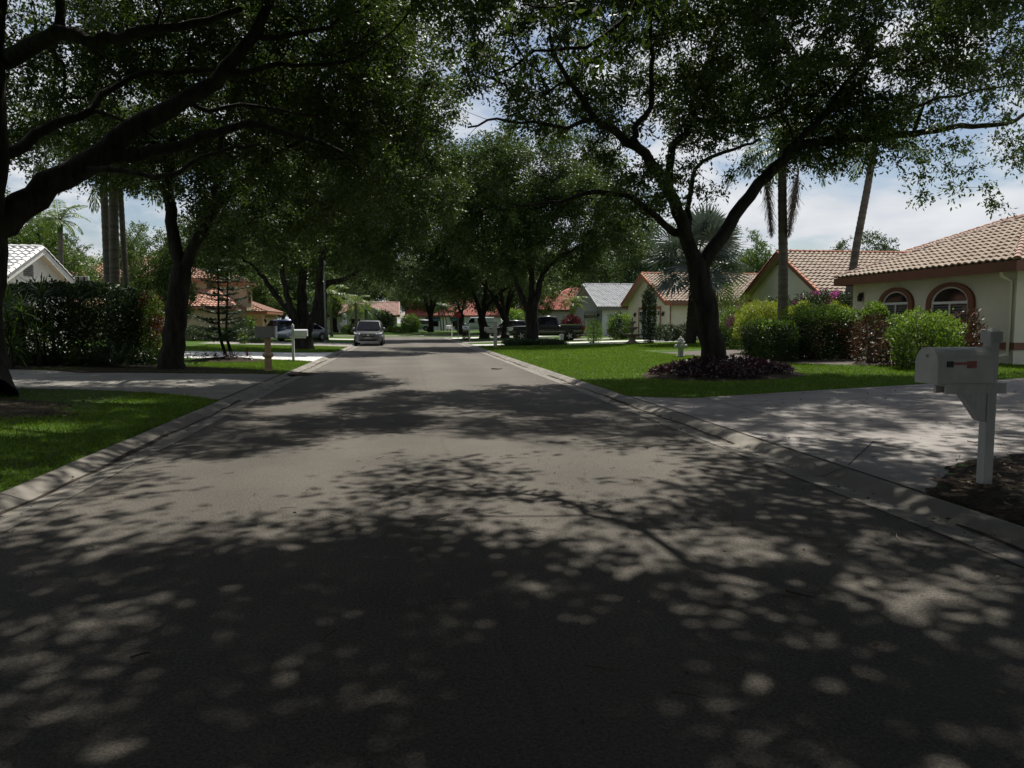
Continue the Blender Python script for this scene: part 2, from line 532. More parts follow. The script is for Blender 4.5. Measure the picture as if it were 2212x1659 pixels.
# saw-cut joints of that driveway
mb = MB()
def joint(x0, y0, x1, y1, w=0.007, dz=0.012):
    d = Vector((x1 - x0, y1 - y0, 0)).normalized(); nn = Vector((-d.y, d.x, 0)) * w
    m = max(1, int(math.hypot(x1 - x0, y1 - y0) / 1.0))
    for i in range(m):
        ax, ay = x0 + (x1 - x0) * i / m, y0 + (y1 - y0) * i / m
        bx, by = x0 + (x1 - x0) * (i + 1) / m, y0 + (y1 - y0) * (i + 1) / m
        a = Vector((ax, ay, gh(ax, ay) + dz)); b_ = Vector((bx, by, gh(bx, by) + dz))
        mb.poly([a - nn, b_ - nn, b_ + nn, a + nn])
joint(5.9, 7.4, 5.9, 14.2); joint(5.9, 14.05, 16, 15.4, .012); joint(9.4, 7.5, 9.4, 14.8); joint(13, 7.5, 13, 15.3); joint(5.9, 10.8, 16, 11.2)
joint(4.72, 7.3, 5.9, 8.6)
joint(XR + .03, 5.9, XR + .03, 15.0, .02)
tag(mb.build('driveway_joint', MT['joint']), kind='structure')
# near left driveway
strip('driveway', [(XL, 15.3), (-4.6, 16.3), (-6.2, 17.2), (-8.8, 17.65), (-24, 18.0)], [(XL, 22.9), (-4.5, 22.8), (-6, 23.0), (-11.8, 23.6), (-24, 23.8)], MT['drive_grey'])
mb = MB()
joint(XL - .03, 15.3, XL - .03, 22.9, .025); joint(-7.6, 17.5, -7.6, 23.2); joint(-12, 17.8, -12, 23.5)
tag(mb.build('driveway_joint', MT['joint']), kind='structure')
# pale driveway to the white garage
strip('driveway', [(XL, 30.2), (-4.6, 31.0), (-6, 31.5), (-15.2, 31.8)], [(XL, 39.3), (-4.5, 38.6), (-6, 38.2), (-15.2, 37.6)], MT['drive_white'])
# further driveways
strip('driveway', [(XL, 48.5), (-5, 49.4), (-13.2, 50)], [(XL, 57.5), (-5, 56.7), (-13.2, 56.5)], MT['drive_grey'])
strip('driveway', [(XL, 66.5), (-5, 67.2), (-12, 67.5)], [(XL, 71), (-5, 70.5), (-12, 70.2)], MT['drive_white'])
strip('driveway', [(XR, 48.6), (6, 49.1), (19, 50)], [(XR, 52.2), (6, 51.7), (19, 52.4)], MT['drive_white'])
strip('driveway', [(XR, 56.0), (6, 56.6), (17, 56.8)], [(XR, 61.2), (6, 60.6), (17, 60.4)], MT['drive_grey'])
strip('driveway', [(XR, 70), (6, 70.6), (17, 70.8)], [(XR, 76.4), (6, 75.8), (17, 75.6)], MT['drive_white'])
# garden path in front of the cream house with the fountain
strip('path', [(10.2, 46.4), (19.2, 46.8)], [(10.2, 47.6), (19.2, 48.0)], MT['drive_white'], n=12)
# beds
bedpoly('mulch_bed', [(XR + .0, 5.95), (5.2, 6.55), (5.95, 7.2), (6.9, 7.4), (11, 7.5), (12, 2), (8, -3), (XR + .0, -3)], MT['mulch'], 0.012, 0.05)
tb = G(1545, 808)
bedpoly('mulch_bed', [(tb.x + 2.35 * math.cos(a), tb.y - .35 + 2.3 * math.sin(a)) for a in np.linspace(0, 2 * math.pi, 9)[:-1]], MT['mulch'], 0.01, 0.16)
t2b = G(372, 800)
bedpoly('mulch_bed', [(t2b.x + 4.2, t2b.y - 1.2), (t2b.x + 4.4, t2b.y + .0), (t2b.x + 1.5, t2b.y + 1.2), (-13, 28.4), (-14, 25.2), (t2b.x - 2, t2b.y - 1.6)], MT['mulch'], 0.01, 0.05)
nb = G(492, 779)
bedpoly('mulch_bed', [(nb.x + 1.45 * math.cos(a), nb.y + 1.4 * math.sin(a)) for a in np.linspace(0, 2 * math.pi, 9)[:-1]], MT['mulch'], 0.01, 0.14)
bedpoly('mulch_bed', [(-5.2, 12.7), (-6.3, 14.8), (-9, 16.2), (-13, 16.6), (-13, 12.0), (-8.5, 11.7)], MT['mulch'], 0.008, 0.05)
t5b = G(1152, 744)
bedpoly('mulch_bed', [(t5b.x + 2.0 * math.cos(a), t5b.y + 2.0 * math.sin(a)) for a in np.linspace(0, 2 * math.pi, 9)[:-1]], MT['mulch'], 0.01, 0.15)
bedpoly('pebble_bed', [(12.4, 24.8), (12.6, 26.5), (11.6, 33.0), (20.9, 35.5), (20.9, 29), (18.0, 28), (18.0, 19.9), (15.2, 20.1), (13.2, 22.2)], MT['gravel'], 0.012, 0.02)
# ------------------------------------------------------------------ trees
MT['bark'] = paint('oak bark', (0.020, 0.017, 0.014), 0.95, 0.4, 6, c2=(0.050, 0.044, 0.037), bump=1.0, bscale=26, spec=0.15, stretch=(1, 1, 0.25))
MT['bark_light'] = paint('pale bark', (0.11, 0.095, 0.075), 0.95, 0.3, 4, c2=(0.17, 0.155, 0.13), bump=0.8, bscale=26, spec=0.15, stretch=(1, 1, 0.3))
MT['oakleaf'] = leafmat('oak leaf', (0.030, 0.050, 0.013), (0.060, 0.090, 0.024), trans=(0.10, 0.165, 0.02), tf=0.26, rough=0.5, spec=.32, c3=(0.07, 0.105, 0.022))
MT['oakleaf_mid'] = leafmat('oak leaf far', (0.034, 0.06, 0.014), (0.066, 0.106, 0.024), trans=(0.10, 0.165, 0.02), tf=0.22, rough=0.5, spec=.3)
MT['bgleaf'] = leafmat('back garden leaf', (0.035, 0.07, 0.014), (0.075, 0.125, 0.022), trans=(0.13, 0.21, 0.025), tf=0.28, rough=0.45)
MT['bgleaf_dark'] = leafmat('back garden dark leaf', (0.022, 0.05, 0.016), (0.045, 0.085, 0.025), trans=(0.07, 0.13, 0.02), tf=0.25, rough=0.45)

class Skel:
    def __init__(s, cap=24000):
        s.p = np.zeros((cap, 3)); s.d = np.zeros((cap, 3)); s.par = np.full(cap, -1, int); s.rm = np.zeros(cap); s.n = 0; s.ok = np.zeros(cap, bool)
    def add(s, p, par, rm=0.0, ok=True):
        i = s.n; s.p[i] = p; s.par[i] = par; s.rm[i] = rm; s.ok[i] = ok
        if par >= 0:
            d = s.p[i] - s.p[par]; L = np.linalg.norm(d)
            s.d[i] = d / L if L > 1e-9 else s.d[par]
        else:
            s.d[i] = (0, 0, 1)
        s.n += 1
        return i
    def limb(s, pts, r0, r1, ok_from=0.25, step=0.3, wob=0.03):
        P = [np.array(p, float) for p in pts]
        # Catmull-Rom resample
        Q = [2 * P[0] - P[1]] + P + [2 * P[-1] - P[-2]]
        out = []
        for i in range(1, len(Q) - 2):
            a, b, c, d = Q[i - 1], Q[i], Q[i + 1], Q[i + 2]
            m = max(2, int(np.linalg.norm(c - b) / step))
            for k in range(m):
                t = k / m
                out.append(0.5 * (2 * b + (c - a) * t + (2 * a - 5 * b + 4 * c - d) * t * t + (3 * b - a - 3 * c + d) * t ** 3))
        out.append(P[-1])
        if s.n == 0:
            par = -1; st = 0
        else:
            par = int(np.argmin(np.linalg.norm(s.p[:s.n] - out[0], axis=1))); st = 1
            if np.linalg.norm(s.p[par] - out[0]) > 0.5: st = 0
        m = len(out); ids = []
        for k in range(st, m):
            t = k / max(1, m - 1)
            w = RNG.normal(0, wob, 3) if 0 < k < m - 1 else 0
            par = s.add(out[k] + w, par, r0 + (r1 - r0) * t ** 0.8, t >= ok_from)
            ids.append(par)
        return ids
    def grow(s, A, step=0.45, zmin=None):
        base = s.p[:s.n].copy()
        dd = np.array([np.min(np.linalg.norm(base - a, axis=1)) for a in A])
        tips = []
        for a in A[np.argsort(dd)]:
            v = a - s.p[:s.n]
            L = np.linalg.norm(v, axis=1)
            cs = np.einsum('ij,ij->i', v, s.d[:s.n]) / np.maximum(L, 1e-6)
            cost = L * (1 + 0.45 * (1 - cs)) + np.where(s.ok[:s.n], 0, 50)
            i = int(np.argmin(cost)); Lm = L[i]
            m = max(2, int(Lm / step))
            p0 = s.p[i].copy(); p1 = p0 + s.d[i] * Lm * 0.35 + np.array([0, 0, 0.08 * Lm]); par = i
            for k in range(1, m + 1):
                t = k / m
                q = (1 - t) ** 2 * p0 + 2 * t * (1 - t) * p1 + t * t * a
                if k < m: q = q + RNG.normal(0, 0.035 * min(1.0, Lm), 3)
                par = s.add(q, par)
            tips.append(par)
            if s.n > len(s.p) - 400: break
        return np.array(tips)
    def radii(s, tip=0.007, ex=2.35):
        n = s.n
        acc = np.zeros(n); r = np.zeros(n)
        for i in range(n - 1, -1, -1):
            r[i] = max(tip, acc[i] ** (1 / ex)) if acc[i] > 0 else tip
            if s.par[i] >= 0: acc[s.par[i]] += r[i] ** ex
        return np.where(s.rm[:n] > 0, s.rm[:n], np.minimum(r, 0.16))
    def wood(s, org, minr=0.0, flare=0.0):
        r = s.radii(); n = s.n
        kids = [[] for _ in range(n)]
        for i in range(n):
            if s.par[i] >= 0: kids[s.par[i]].append(i)
        mb = MB(org); mb.smooth = True
        starts = [(-1, 0)]
        while starts:
            par, i = starts.pop()
            ch = ([par] if par >= 0 else []) + [i]
            cur = i
            while kids[cur]:
                ks = sorted(kids[cur], key=lambda k: -r[k])
                for k in ks[1:]:
                    starts.append((cur, k))
                cur = ks[0]; ch.append(cur)
            if len(ch) < 2: continue
            rr = [r[k] for k in ch]
            if par >= 0: rr[0] = min(r[par], r[i] * 1.25)
            if max(rr) < minr: continue
            if par < 0 and flare:
                for q in range(len(rr)):
                    h = s.p[ch[q], 2] - s.p[ch[0], 2]
                    rr[q] *= 1 + flare * math.exp(-h / 0.28)
            big = max(rr)
            seg = 14 if big > 0.2 else 9 if big > 0.08 else 5 if big > 0.02 else 3
            mb.tube([s.p[k] for k in ch], rr, seg, caps=False)
        if True:
            return mb

def crown_pts(ells, n, inner=0.4, flat=0.75, gap=0.12, gscale=0.45, seed=0, minsep=0.42):
    """attractor points in a union of ellipsoids, thinned by noise so the crown has holes and clumps"""
    rg = np.random.default_rng(seed + 100)
    vols = np.array([e[3] * e[4] * e[5] for e in ells]); vols = vols / vols.sum()
    out = []
    tries = 0
    while len(out) < n and tries < n * 30:
        tries += 1
        e = ells[rg.choice(len(ells), p=vols)]
        d = rg.normal(0, 1, 3); d /= np.linalg.norm(d)
        r = (inner ** 3 + (1 - inner ** 3) * rg.random()) ** (1 / 3)
        if d[2] < 0: d[2] *= flat
        p = np.array(e[:3]) + d * r * np.array(e[3:6])
        if mnoise.noise(Vector(p * gscale + seed * 7.3)) < gap * (1 if len(ells) else 0) - 0.22 + 0.0: continue
        if out and minsep > 0 and np.min(np.sum((np.array(out[-400:]) - p) ** 2, axis=1)) < minsep ** 2: continue
        out.append(p)
    return np.array(out)

def sprays(C, n, spread, L, W, seed=0, droop=0.25, centre=None, tw=9):
    """leaves on little twigs around every cluster centre"""
    rg = np.random.default_rng(seed)
    m = len(C); K = max(1, n // tw)
    c = np.repeat(C, K, axis=0)
    d = rg.normal(0, 1, (m * K, 3)); d[:, 2] *= 0.75; d[:, 2] -= droop
    if centre is not None:
        d += 0.6 * unit(c - np.asarray(centre))
    d = unit(d)
    ln = spread * rg.uniform(0.45, 1.15, m * K)
    tb = np.repeat(np.arange(m * K), tw)
    t = rg.uniform(0.1, 1.0, len(tb))
    sag = np.zeros((len(tb), 3)); sag[:, 2] = -0.18 * t * t * spread
    P = c[tb] + d[tb] * (ln[tb] * t)[:, None] + sag + rg.normal(0, 0.02 + 0.05 * spread, (len(tb), 3))
    D = unit(d[tb] * 0.7 + rg.normal(0, 0.75, (len(tb), 3)) + np.array([0, 0, -0.15]))
    Nn = unit(rg.normal(0, 0.75, (len(tb), 3)) + np.array([0, 0, 0.8]))
    s = rg.uniform(0.65, 1.25, len(tb))
    return leaf_arrays(P, D, Nn, L * s, W * s)

def oak(name, label, base, limbs, ells, ncl, nleaf, L, W, spread, seed, bark='bark', leaf='oakleaf', cat='tree', group=None, inner=0.4, gap=0.1, flare=0.35, extra=None, droop=0.25, minr=0.0, flat=0.75, clear=None):
    root = thing(name, label, cat, base, 0, group)
    sk = Skel()
    for (pts, r0, r1, okf) in limbs:
        sk.limb(pts, r0, r1, okf)
    A = crown_pts(ells, ncl, inner=inner, gap=gap, seed=seed, flat=flat)
    if clear is not None:
        A = np.array([p for p in A if clear(p)])
    if extra is not None:
        A = np.vstack([A, extra])
    tips = sk.grow(A)
    sk.wood(base, minr=minr, flare=flare).build('trunk', MT[bark], root, fixn=False)
    cc = np.mean(np.array([e[:3] for e in ells]), axis=0); cc[2] -= 2
    V, F = sprays(A - np.array(base), nleaf, spread, L, W, seed, droop, cc - np.array(base))
    link('crown', mesh_np('crown', V, F), MT[leaf], root)
    return root

def px3(l):
    return [tuple(at(*p)) for p in l]

STREET = 'oaks lining the street'
def lands(p):
    # where the shade of a point at height z falls on the ground
    return p[0] - .244 * (p[2] - .2), p[1] - .523 * (p[2] - .2)
def sunfleck(p):
    x, y = lands(p)
    if -13 < x < -4.6 and 17.9 < y < 20.4 + .5 * math.sin(x): return RNG.random() < .12
    if ((x + 5.9) / 1.5) ** 2 + ((y - 11.4) / .8) ** 2 < 1: return RNG.random() < .1
    return True
rg = np.random.default_rng(61)
over = []  # extra crown points added so their shade covers the road and left lawn
for _ in range(130):
    h = rg.uniform(8.4, 10.4); x, y = rg.uniform(-3.5, .2), rg.uniform(9.3, 13.0)
    if x > -1.5 and y < 10.6: continue
    over.append((x + .244 * h, y + .523 * h, h))
for _ in range(120):
    h = rg.uniform(8.6, 10.6); x, y = rg.uniform(-9.5, -3.7), rg.uniform(5.5, 14)
    if ((x + 5.9) / 1.6) ** 2 + ((y - 11.4) / .9) ** 2 < 1: continue
    over.append((x + .244 * h, y + .523 * h, h))
# ---- T1: big oak at the left edge
b1 = G(-42, 858); d1 = 16.0
def q(l, D0, D1):
    n = len(l)
    return px3([(x, y, D0 + (D1 - D0) * i / (n - 1)) for i, (x, y) in enumerate(l)])
limbs = [
    ([tuple(b1 - Vector((0, 0, .15)))] + q([(-42, 760), (-42, 640), (-38, 540), (-30, 480)], d1, d1), 0.50, 0.44, 1.1),
    (q([(-30, 480), (-20, 380), (-16, 260), (-18, 130), (-10, 0), (10, -160), (0, -330)], d1, d1 - .5), 0.36, 0.10, 0.5),
    (q([(-30, 490), (10, 480), (50, 448), (133, 380), (207, 347), (253, 300), (320, 258), (400, 215), (467, 178), (505, 130), (547, 77), (580, 10), (610, -70)], d1, d1 + 2.2), 0.36, 0.09, 0.45),
    (q([(215, 345), (283, 333), (333, 326), (433, 300), (500, 280), (547, 267), (600, 285), (667, 300), (740, 330)], d1 + .8, d1 + 1.0), 0.17, 0.05, 0.3),
    (q([(190, 358), (235, 368), (283, 373), (333, 380), (383, 370), (433, 340), (500, 317), (560, 312)], d1 + .5, d1 - 1), 0.075, 0.03, 0.3),
    (q([(-20, 330), (27, 322), (77, 293), (133, 260), (200, 237), (217, 205), (267, 180), (317, 155), (400, 155), (480, 150)], d1, d1 + 3), 0.15, 0.04, 0.3),
    (q([(210, 236), (240, 253), (283, 267), (340, 300)], d1 + 1.4, d1 + 1), 0.06, 0.03, 0.4),
    (q([(-16, 140), (30, 120), (67, 98), (133, 77), (200, 87), (260, 80), (330, 62), (420, 52), (520, 20)], d1, d1 - 2.0), 0.21, 0.05, 0.3),
    (q([(125, 78), (131, 30), (140, -40), (170, -140)], d1 - .6, d1 - .2), 0.12, 0.05, 0.3),
    (q([(400, 215), (450, 238), (520, 230), (600, 235), (680, 250)], d1 + 1.2, d1 + 2.6), 0.07, 0.03, 0.3),
    (q([(505, 168), (550, 155), (600, 143), (680, 140), (780, 120)], d1 + 1.6, d1 + 1.2), 0.08, 0.03, 0.3),
    (q([(547, 90), (633, 73), (713, 53), (800, 10)], d1 + 1.9, d1 + 2.0), 0.08, 0.03, 0.3),
]
def E(px, py, D, rx, ry, rz):
    p = at(px, py, D); return (p.x, p.y, p.z, rx, ry, rz)
ells = [E(560, 60, 20.5, 4.1, 3.4, 2.7), E(250, 60, 20.5, 4.4, 3.4, 2.8), E(60, 170, 20.5, 3.8, 3.8, 2.8), E(790, 100, 20.5, 2.4, 3.0, 2.5), E(330, -260, 17, 5.5, 4.5, 2.6), E(-250, 100, 15, 4, 5, 3), E(120, 280, 20.5, 2.6, 2.0, 1.2), E(640, 330, 19.5, 2.4, 2.4, 1.5), E(-120, -60, 13.5, 3.6, 3.6, 2.4), E(-350, 60, 13.5, 3.6, 4, 2.6), E(700, -150, 17.2, 2.8, 2.6, 1.6), E(880, -150, 18.2, 2.2, 2.4, 1.6), E(430, -150, 15.5, 3.2, 2.4, 1.5), E(200, -170, 14, 3, 2.4, 1.5)]
T1 = oak('oak_tree', 'massive dark oak at the left edge with a thick limb reaching over the street', b1, limbs, ells, 1750, 170, 0.112, 0.049, 0.62, 1, inner=0.2, gap=0.06, group=STREET, extra=np.array(over), clear=lambda p: sunfleck(p) and ((p[0] * SH + p[1] * CH) > 18.6 or (p[2] - CAMZ) / (p[0] * SH + p[1] * CH) > .44))

# ---- T2: oak beside the hedge
b2 = G(372, 799); d2 = (b2.x * SH + b2.y * CH)
limbs = [
    ([tuple(b2 - Vector((0, 0, .15)))] + q([(375, 700), (384, 640), (392, 588)], d2, d2), 0.36, 0.30, 1.1),
    (q([(392, 588), (383, 540), (372, 480), (363, 420), (366, 350), (382, 240), (390, 120)], d2, d2 + .6), 0.22, 0.07, 0.45),
    (q([(393, 588), (414, 543), (440, 490), (472, 440), (520, 390), (590, 335), (660, 300)], d2, d2 + 1.0), 0.19, 0.06, 0.4),
    (q([(440, 490), (452, 440), (470, 370), (480, 280), (520, 180)], d2 + .4, d2 - 1.5), 0.13, 0.05, 0.35),
    (q([(368, 350), (320, 300), (260, 270), (190, 260)], d2 + .3, d2 + .5), 0.11, 0.04, 0.4),
]
ells = [E(640, 330, d2, 4.6, 4.0, 3.0), E(420, 250, d2 + 1, 4.6, 4.5, 3.0), E(250, 300, d2 + 1, 3.6, 3.6, 1.9), E(780, 200, d2 + 1.5, 3.2, 3.6, 3.4), E(560, 50, d2 + 1.5, 6.0, 4.5, 3.2), E(560, 480, d2 + 2.0, 2.3, 2.2, 1.5), E(830, 330, d2 + 3, 1.6, 2.4, 1.9)]
T2 = oak('oak_tree', 'forked oak standing beside the tall clipped hedge on the left', b2, limbs, ells, 1500, 180, 0.125, 0.056, 0.7, 2, inner=0.25, gap=0.08, group=STREET, clear=sunfleck)

# ---- T4: main oak on the right lawn
b4 = G(1546, 806); d4 = (b4.x * SH + b4.y * CH)
limbs = [
    ([tuple(b4 - Vector((0, 0, .15)))] + q([(1541, 770), (1531, 715), (1521, 660), (1512, 612), (1506, 575)], d4, d4), 0.375, 0.30, 1.1),
    (q([(1506, 575), (1488, 530), (1470, 478), (1456, 433), (1424, 380), (1390, 333), (1354, 303), (1322, 282), (1284, 257), (1255, 215), (1215, 150), (1190, 90)], d4, d4 - 1.6), 0.235, 0.05, 0.35),
    (q([(1512, 580), (1540, 537), (1577, 483), (1621, 423), (1661, 380), (1695, 343), (1718, 318), (1775, 307), (1875, 297), (1995, 287), (2075, 273), (2148, 270), (2212, 250), (2290, 225)], d4, d4 + 1.2), 0.215, 0.045, 0.45),
    (q([(1390, 333), (1372, 305), (1367, 290), (1385, 255), (1404, 233), (1411, 150), (1404, 20), (1410, -60)], d4 - 1.0, d4 - .6), 0.11, 0.035, 0.3),
    (q([(1446, 415), (1448, 375), (1454, 317), (1474, 295), (1501, 260), (1497, 217), (1518, 167), (1550, 60), (1560, -60)], d4 - .5, d4 + .9), 0.13, 0.045, 0.3),
    (q([(1501, 262), (1540, 258), (1591, 263), (1660, 250), (1720, 220)], d4 + .4, d4 + 1.0), 0.07, 0.03, 0.3),
    (q([(1462, 500), (1450, 500), (1417, 467), (1370, 430), (1320, 413), (1257, 420), (1190, 440), (1120, 445)], d4, d4 - 1.8), 0.125, 0.035, 0.3),
    (q([(1284, 257), (1245, 270), (1217, 277), (1150, 264), (1100, 263), (1054, 258), (1010, 275)], d4 - 1.4, d4 - 2.2), 0.065, 0.025, 0.25),
    (q([(1484, 520), (1490, 430), (1498, 383), (1518, 347), (1585, 323), (1640, 300)], d4, d4 + 1.5), 0.10, 0.035, 0.4),
    (q([(1718, 318), (1740, 285), (1775, 250), (1830, 180), (1875, 130), (1915, 110)], d4 + .4, d4 - .5), 0.12, 0.045, 0.3),
    (q([(1875, 130), (1888, 60), (1914, 5), (1940, -80)], d4 - .3, d4 - .2), 0.06, 0.03, 0.3),
    (q([(1995, 225), (2025, 213), (2068, 207), (2140, 190), (2230, 180)], d4 + .2, d4 + .9), 0.05, 0.025, 0.3),
    (q([(1775, 307), (1880, 255), (1995, 225)], d4 + .4, d4 + .2), 0.07, 0.05, 0.3),
]
ells = [E(1700, 130, d4, 4.2, 4.0, 2.9), E(1930, 90, d4 - .8, 4.0, 3.2, 2.9), E(1450, 90, d4 - .5, 3.2, 3.8, 3.2), E(1200, 130, d4 - 1, 3.0, 3.0, 2.8), E(1090, 40, d4 - 1.5, 1.6, 2.6, 2.2), E(2150, 60, d4 - .8, 2.6, 2.8, 2.8),
        E(1640, 240, d4 + .8, 3.2, 2.6, 1.4), E(1860, 240, d4 - .3, 2.6, 2.2, 1.3), E(1330, 400, d4 - 1, 2.6, 2.4, 1.0), E(1120, 400, d4 - 1.6, 1.9, 2.2, 1.2), E(1600, -170, d4 - .8, 8.0, 3.6, 2.8), E(1100, 230, d4 - 1, 1.7, 2.0, 1.4), E(1420, 260, d4 - .6, 2.4, 2.4, 1.6), E(1700, 320, d4 + 1.2, 2.2, 2.2, .8), E(2080, 190, d4 - .3, 2.0, 1.8, 1.2)]
ex = []
rg = np.random.default_rng(44)
for (x, y, D) in [(1960, 310, .4), (1975, 345, .5), (1990, 385, .3), (1985, 420, .4), (2005, 330, .6), (2045, 370, .5), (2060, 400, .5), (2090, 320, .6), (2100, 360, .5), (2130, 405, .4), (2140, 440, .4), (2150, 300, .7), (2165, 340, .6), (2175, 300, .6), (2190, 330, .7), (2200, 300, .7), (2200, 350, .7), (2025, 320, .5), (2060, 310, .5), (1940, 350, .5),
                  (1860, 330, .6), (1830, 345, .6), (1800, 350, .5), (1880, 350, .5), (1900, 330, .4), (1770, 340, .5), (1800, 320, .3), (1830, 315, .2), (1920, 310, .3), (1640, 380, .7), (1610, 350, .8), (1570, 380, .9), (1550, 410, .8), (1700, 365, .9), (1740, 360, .9), (2120, 240, .6), (2180, 240, .8), (2205, 210, .8), (2060, 250, .6), (2130, 200, .6)]:
    ex.append(at(x + rg.normal(0, 4), y - 6 + rg.normal(0, 4), d4 + D + rg.normal(0, .4)))
for _ in range(110):
    ex.append(at(rg.uniform(1610, 1880), rg.uniform(-60, 170), d4 + rg.uniform(-2.2, 2.2)))
T4 = oak('oak_tree', 'spreading oak rising from the purple bed on the right lawn, trunk leaning left', b4, limbs, ells, 1900, 145, 0.128, 0.052, 0.60, 3, inner=0.1, gap=0.12, group=STREET, extra=np.array(ex), droop=0.4, clear=lambda p: (p[0] * SH + p[1] * CH) > d4 - .5 or p[2] > 9.2 or RNG.random() < .25)

# ---- generic oaks (three shapes), copied along the street and behind the gardens
def generic(seed, H, R, ncl, nleaf, L, W, fork=2.2, stems=4, r0=0.42, leaf='oakleaf_mid', bark='bark', low=4.0, flat=0.75, inner=0.3, gap=0.1):
    rg = np.random.default_rng(seed)
    limbs = [([(0, 0, -.15), (rg.normal(0, .1), rg.normal(0, .1), fork * .5), (rg.normal(0, .15), rg.normal(0, .15), fork)], r0, r0 * .85, 1.1)]
    for k in range(stems):
        a = 2 * math.pi * (k + rg.uniform(-.25, .25)) / stems
        tilt = rg.uniform(.45, 1.0)
        e = np.array([math.cos(a) * R * .55 * tilt, math.sin(a) * R * .55 * tilt, fork + (H - fork) * rg.uniform(.45, .6)])
        m = np.array([math.cos(a) * R * .2 * tilt, math.sin(a) * R * .2 * tilt, fork + (H - fork) * .28])
        t = np.array([math.cos(a) * R * .8 * tilt, math.sin(a) * R * .8 * tilt, fork + (H - fork) * rg.uniform(.55, .78)])
        limbs.append(([(0, 0, fork - .05), tuple(m), tuple(e), tuple(t)], r0 * .6, 0.05, 0.35))
    ells = []
    for k in range(7):
        a = 2 * math.pi * k / 7 + rg.uniform(-.3, .3)
        rr = R * rg.uniform(.42, .62)
        ells.append((math.cos(a) * rr, math.sin(a) * rr, low + (H - low) * rg.uniform(.28, .5), R * .42, R * .42, (H - low) * .3))
    ells.append((0, 0, low + (H - low) * .62, R * .62, R * .62, (H - low) * .4))
    sk = Skel()
    for l in limbs: sk.limb(*l)
    A = crown_pts(ells, ncl, inner=inner, gap=gap, gscale=0.4, seed=seed, flat=flat, minsep=0.5)
    sk.grow(A, step=0.7)
    wood = sk.wood((0, 0, 0), minr=0.012, flare=.35).mesh('trunk', MT[bark])
    V, F = sprays(A, nleaf, 0.85, L, W, seed, .25, (0, 0, low))
    return wood, mesh_np('crown', V, F)

VAR = {
    'h': generic(25, 13.5, 9.6, 1550, 175, 0.145, 0.066, fork=3.2, stems=6, low=7.0, flat=0.8, inner=0.15, gap=0.02),
    'a': generic(21, 13.0, 8.6, 800, 100, 0.155, 0.075),
    'b': generic(22, 12.0, 8.0, 750, 100, 0.155, 0.075, fork=1.9, stems=5),
    'c': generic(23, 11.5, 6.5, 560, 100, 0.19, 0.10, fork=2.6, stems=4, r0=0.3, low=2.4, leaf='bgleaf', gap=0.02),
    'd': generic(24, 10.0, 5.5, 500, 100, 0.19, 0.10, fork=2.0, stems=4, r0=0.22, low=1.4, leaf='bgleaf', gap=0.02),
}
LEAFMAT = {'h': 'oakleaf', 'a': 'oakleaf_mid', 'b': 'oakleaf_mid', 'c': 'bgleaf', 'd': 'bgleaf'}
CROWN_CACHE = {}
def plant_tree(v, label, loc, rz=0.0, sc=1.0, sz=None, group=STREET, name='oak_tree', leaf=None, bark='bark', limbs=None):
    root = thing(name, label, 'tree', loc, rz, group)
    root.scale = (sc, sc, sz or sc)
    wood, crown = VAR[v]
    link('trunk', wood, None, root)
    leaf = leaf or LEAFMAT[v]
    key = (v, leaf)
    if key not in CROWN_CACHE:
        c = crown if not any(k[0] == v for k in CROWN_CACHE) else crown.copy()
        c.materials.clear(); c.materials.append(MT[leaf])
        CROWN_CACHE[key] = c
    link('crown', CROWN_CACHE[key], None, root)
    return root

# overhead oaks beside the camera: only their shade and lowest sprigs reach the picture
plant_tree('h', 'oak just outside the left edge whose shade covers the near road', (-5.9, 4.2, gh(-5.9, 4.2)), 0.4, 1.27, 1.0)
T0R = plant_tree('h', 'oak just outside the right edge whose shade covers the mailbox bed', (8.6, 3.6, gh(8.6, 3.6)), 2.2, 1.27, 1.0)
sk = Skel()
sk.limb(px3([(1560, -330, 8.6), (1480, -150, 9.0), (1400, -20, 9.2), (1335, 62, 9.5), (1262, 105, 9.6), (1190, 100, 9.7), (1120, 130, 9.8), (1068, 160, 9.8)]), .05, .012, .2)
sk.limb(px3([(1400, -20, 9.2), (1300, -10, 9.0), (1200, 5, 9.0), (1130, 8, 9.0)]), .02, .008, .2)
A_ = np.array([at(x, y, D) for x, y, D in [(1335, 70, 9.4), (1300, 40, 9.5), (1322, 105, 9.4), (1262, 112, 9.6), (1240, 60, 9.6), (1200, 104, 9.7), (1140, 95, 9.7), (1085, 50, 9.7), (1075, 150, 9.8), (1055, 110, 9.8), (1330, 140, 9.5), (1290, 150, 9.5), (1225, 12, 9.0), (1170, 8, 9.0), (1130, 12, 9.0), (1390, 60, 9.3), (1370, 20, 9.3), (1420, -10, 9.2)]])
sk.grow(A_, step=.2)
Mi = Matrix.LocRotScale(T0R.location, T0R.rotation_euler, T0R.scale).inverted()
me_ = sk.wood((0, 0, 0)).mesh('branch', MT['bark']); me_.transform(Mi); link('branch', me_, None, T0R)
V_, F_ = sprays(A_, 20, .26, .15, .05, 88, .2, tw=5)
me_ = mesh_np('branch_leaves', V_, F_); me_.transform(Mi); link('branch_leaves', me_, MT['oakleaf_mid'], T0R)
plant_tree('h', 'oak behind the viewer whose shade falls over the road', (-5.9, -7.0, gh(-5.9, -7)), 4.0, 1.1)
plant_tree('h', 'oak behind the mailbox that shades the kerb', (8.3, -8.0, gh(8.3, -8)), 1.0, 1.1)

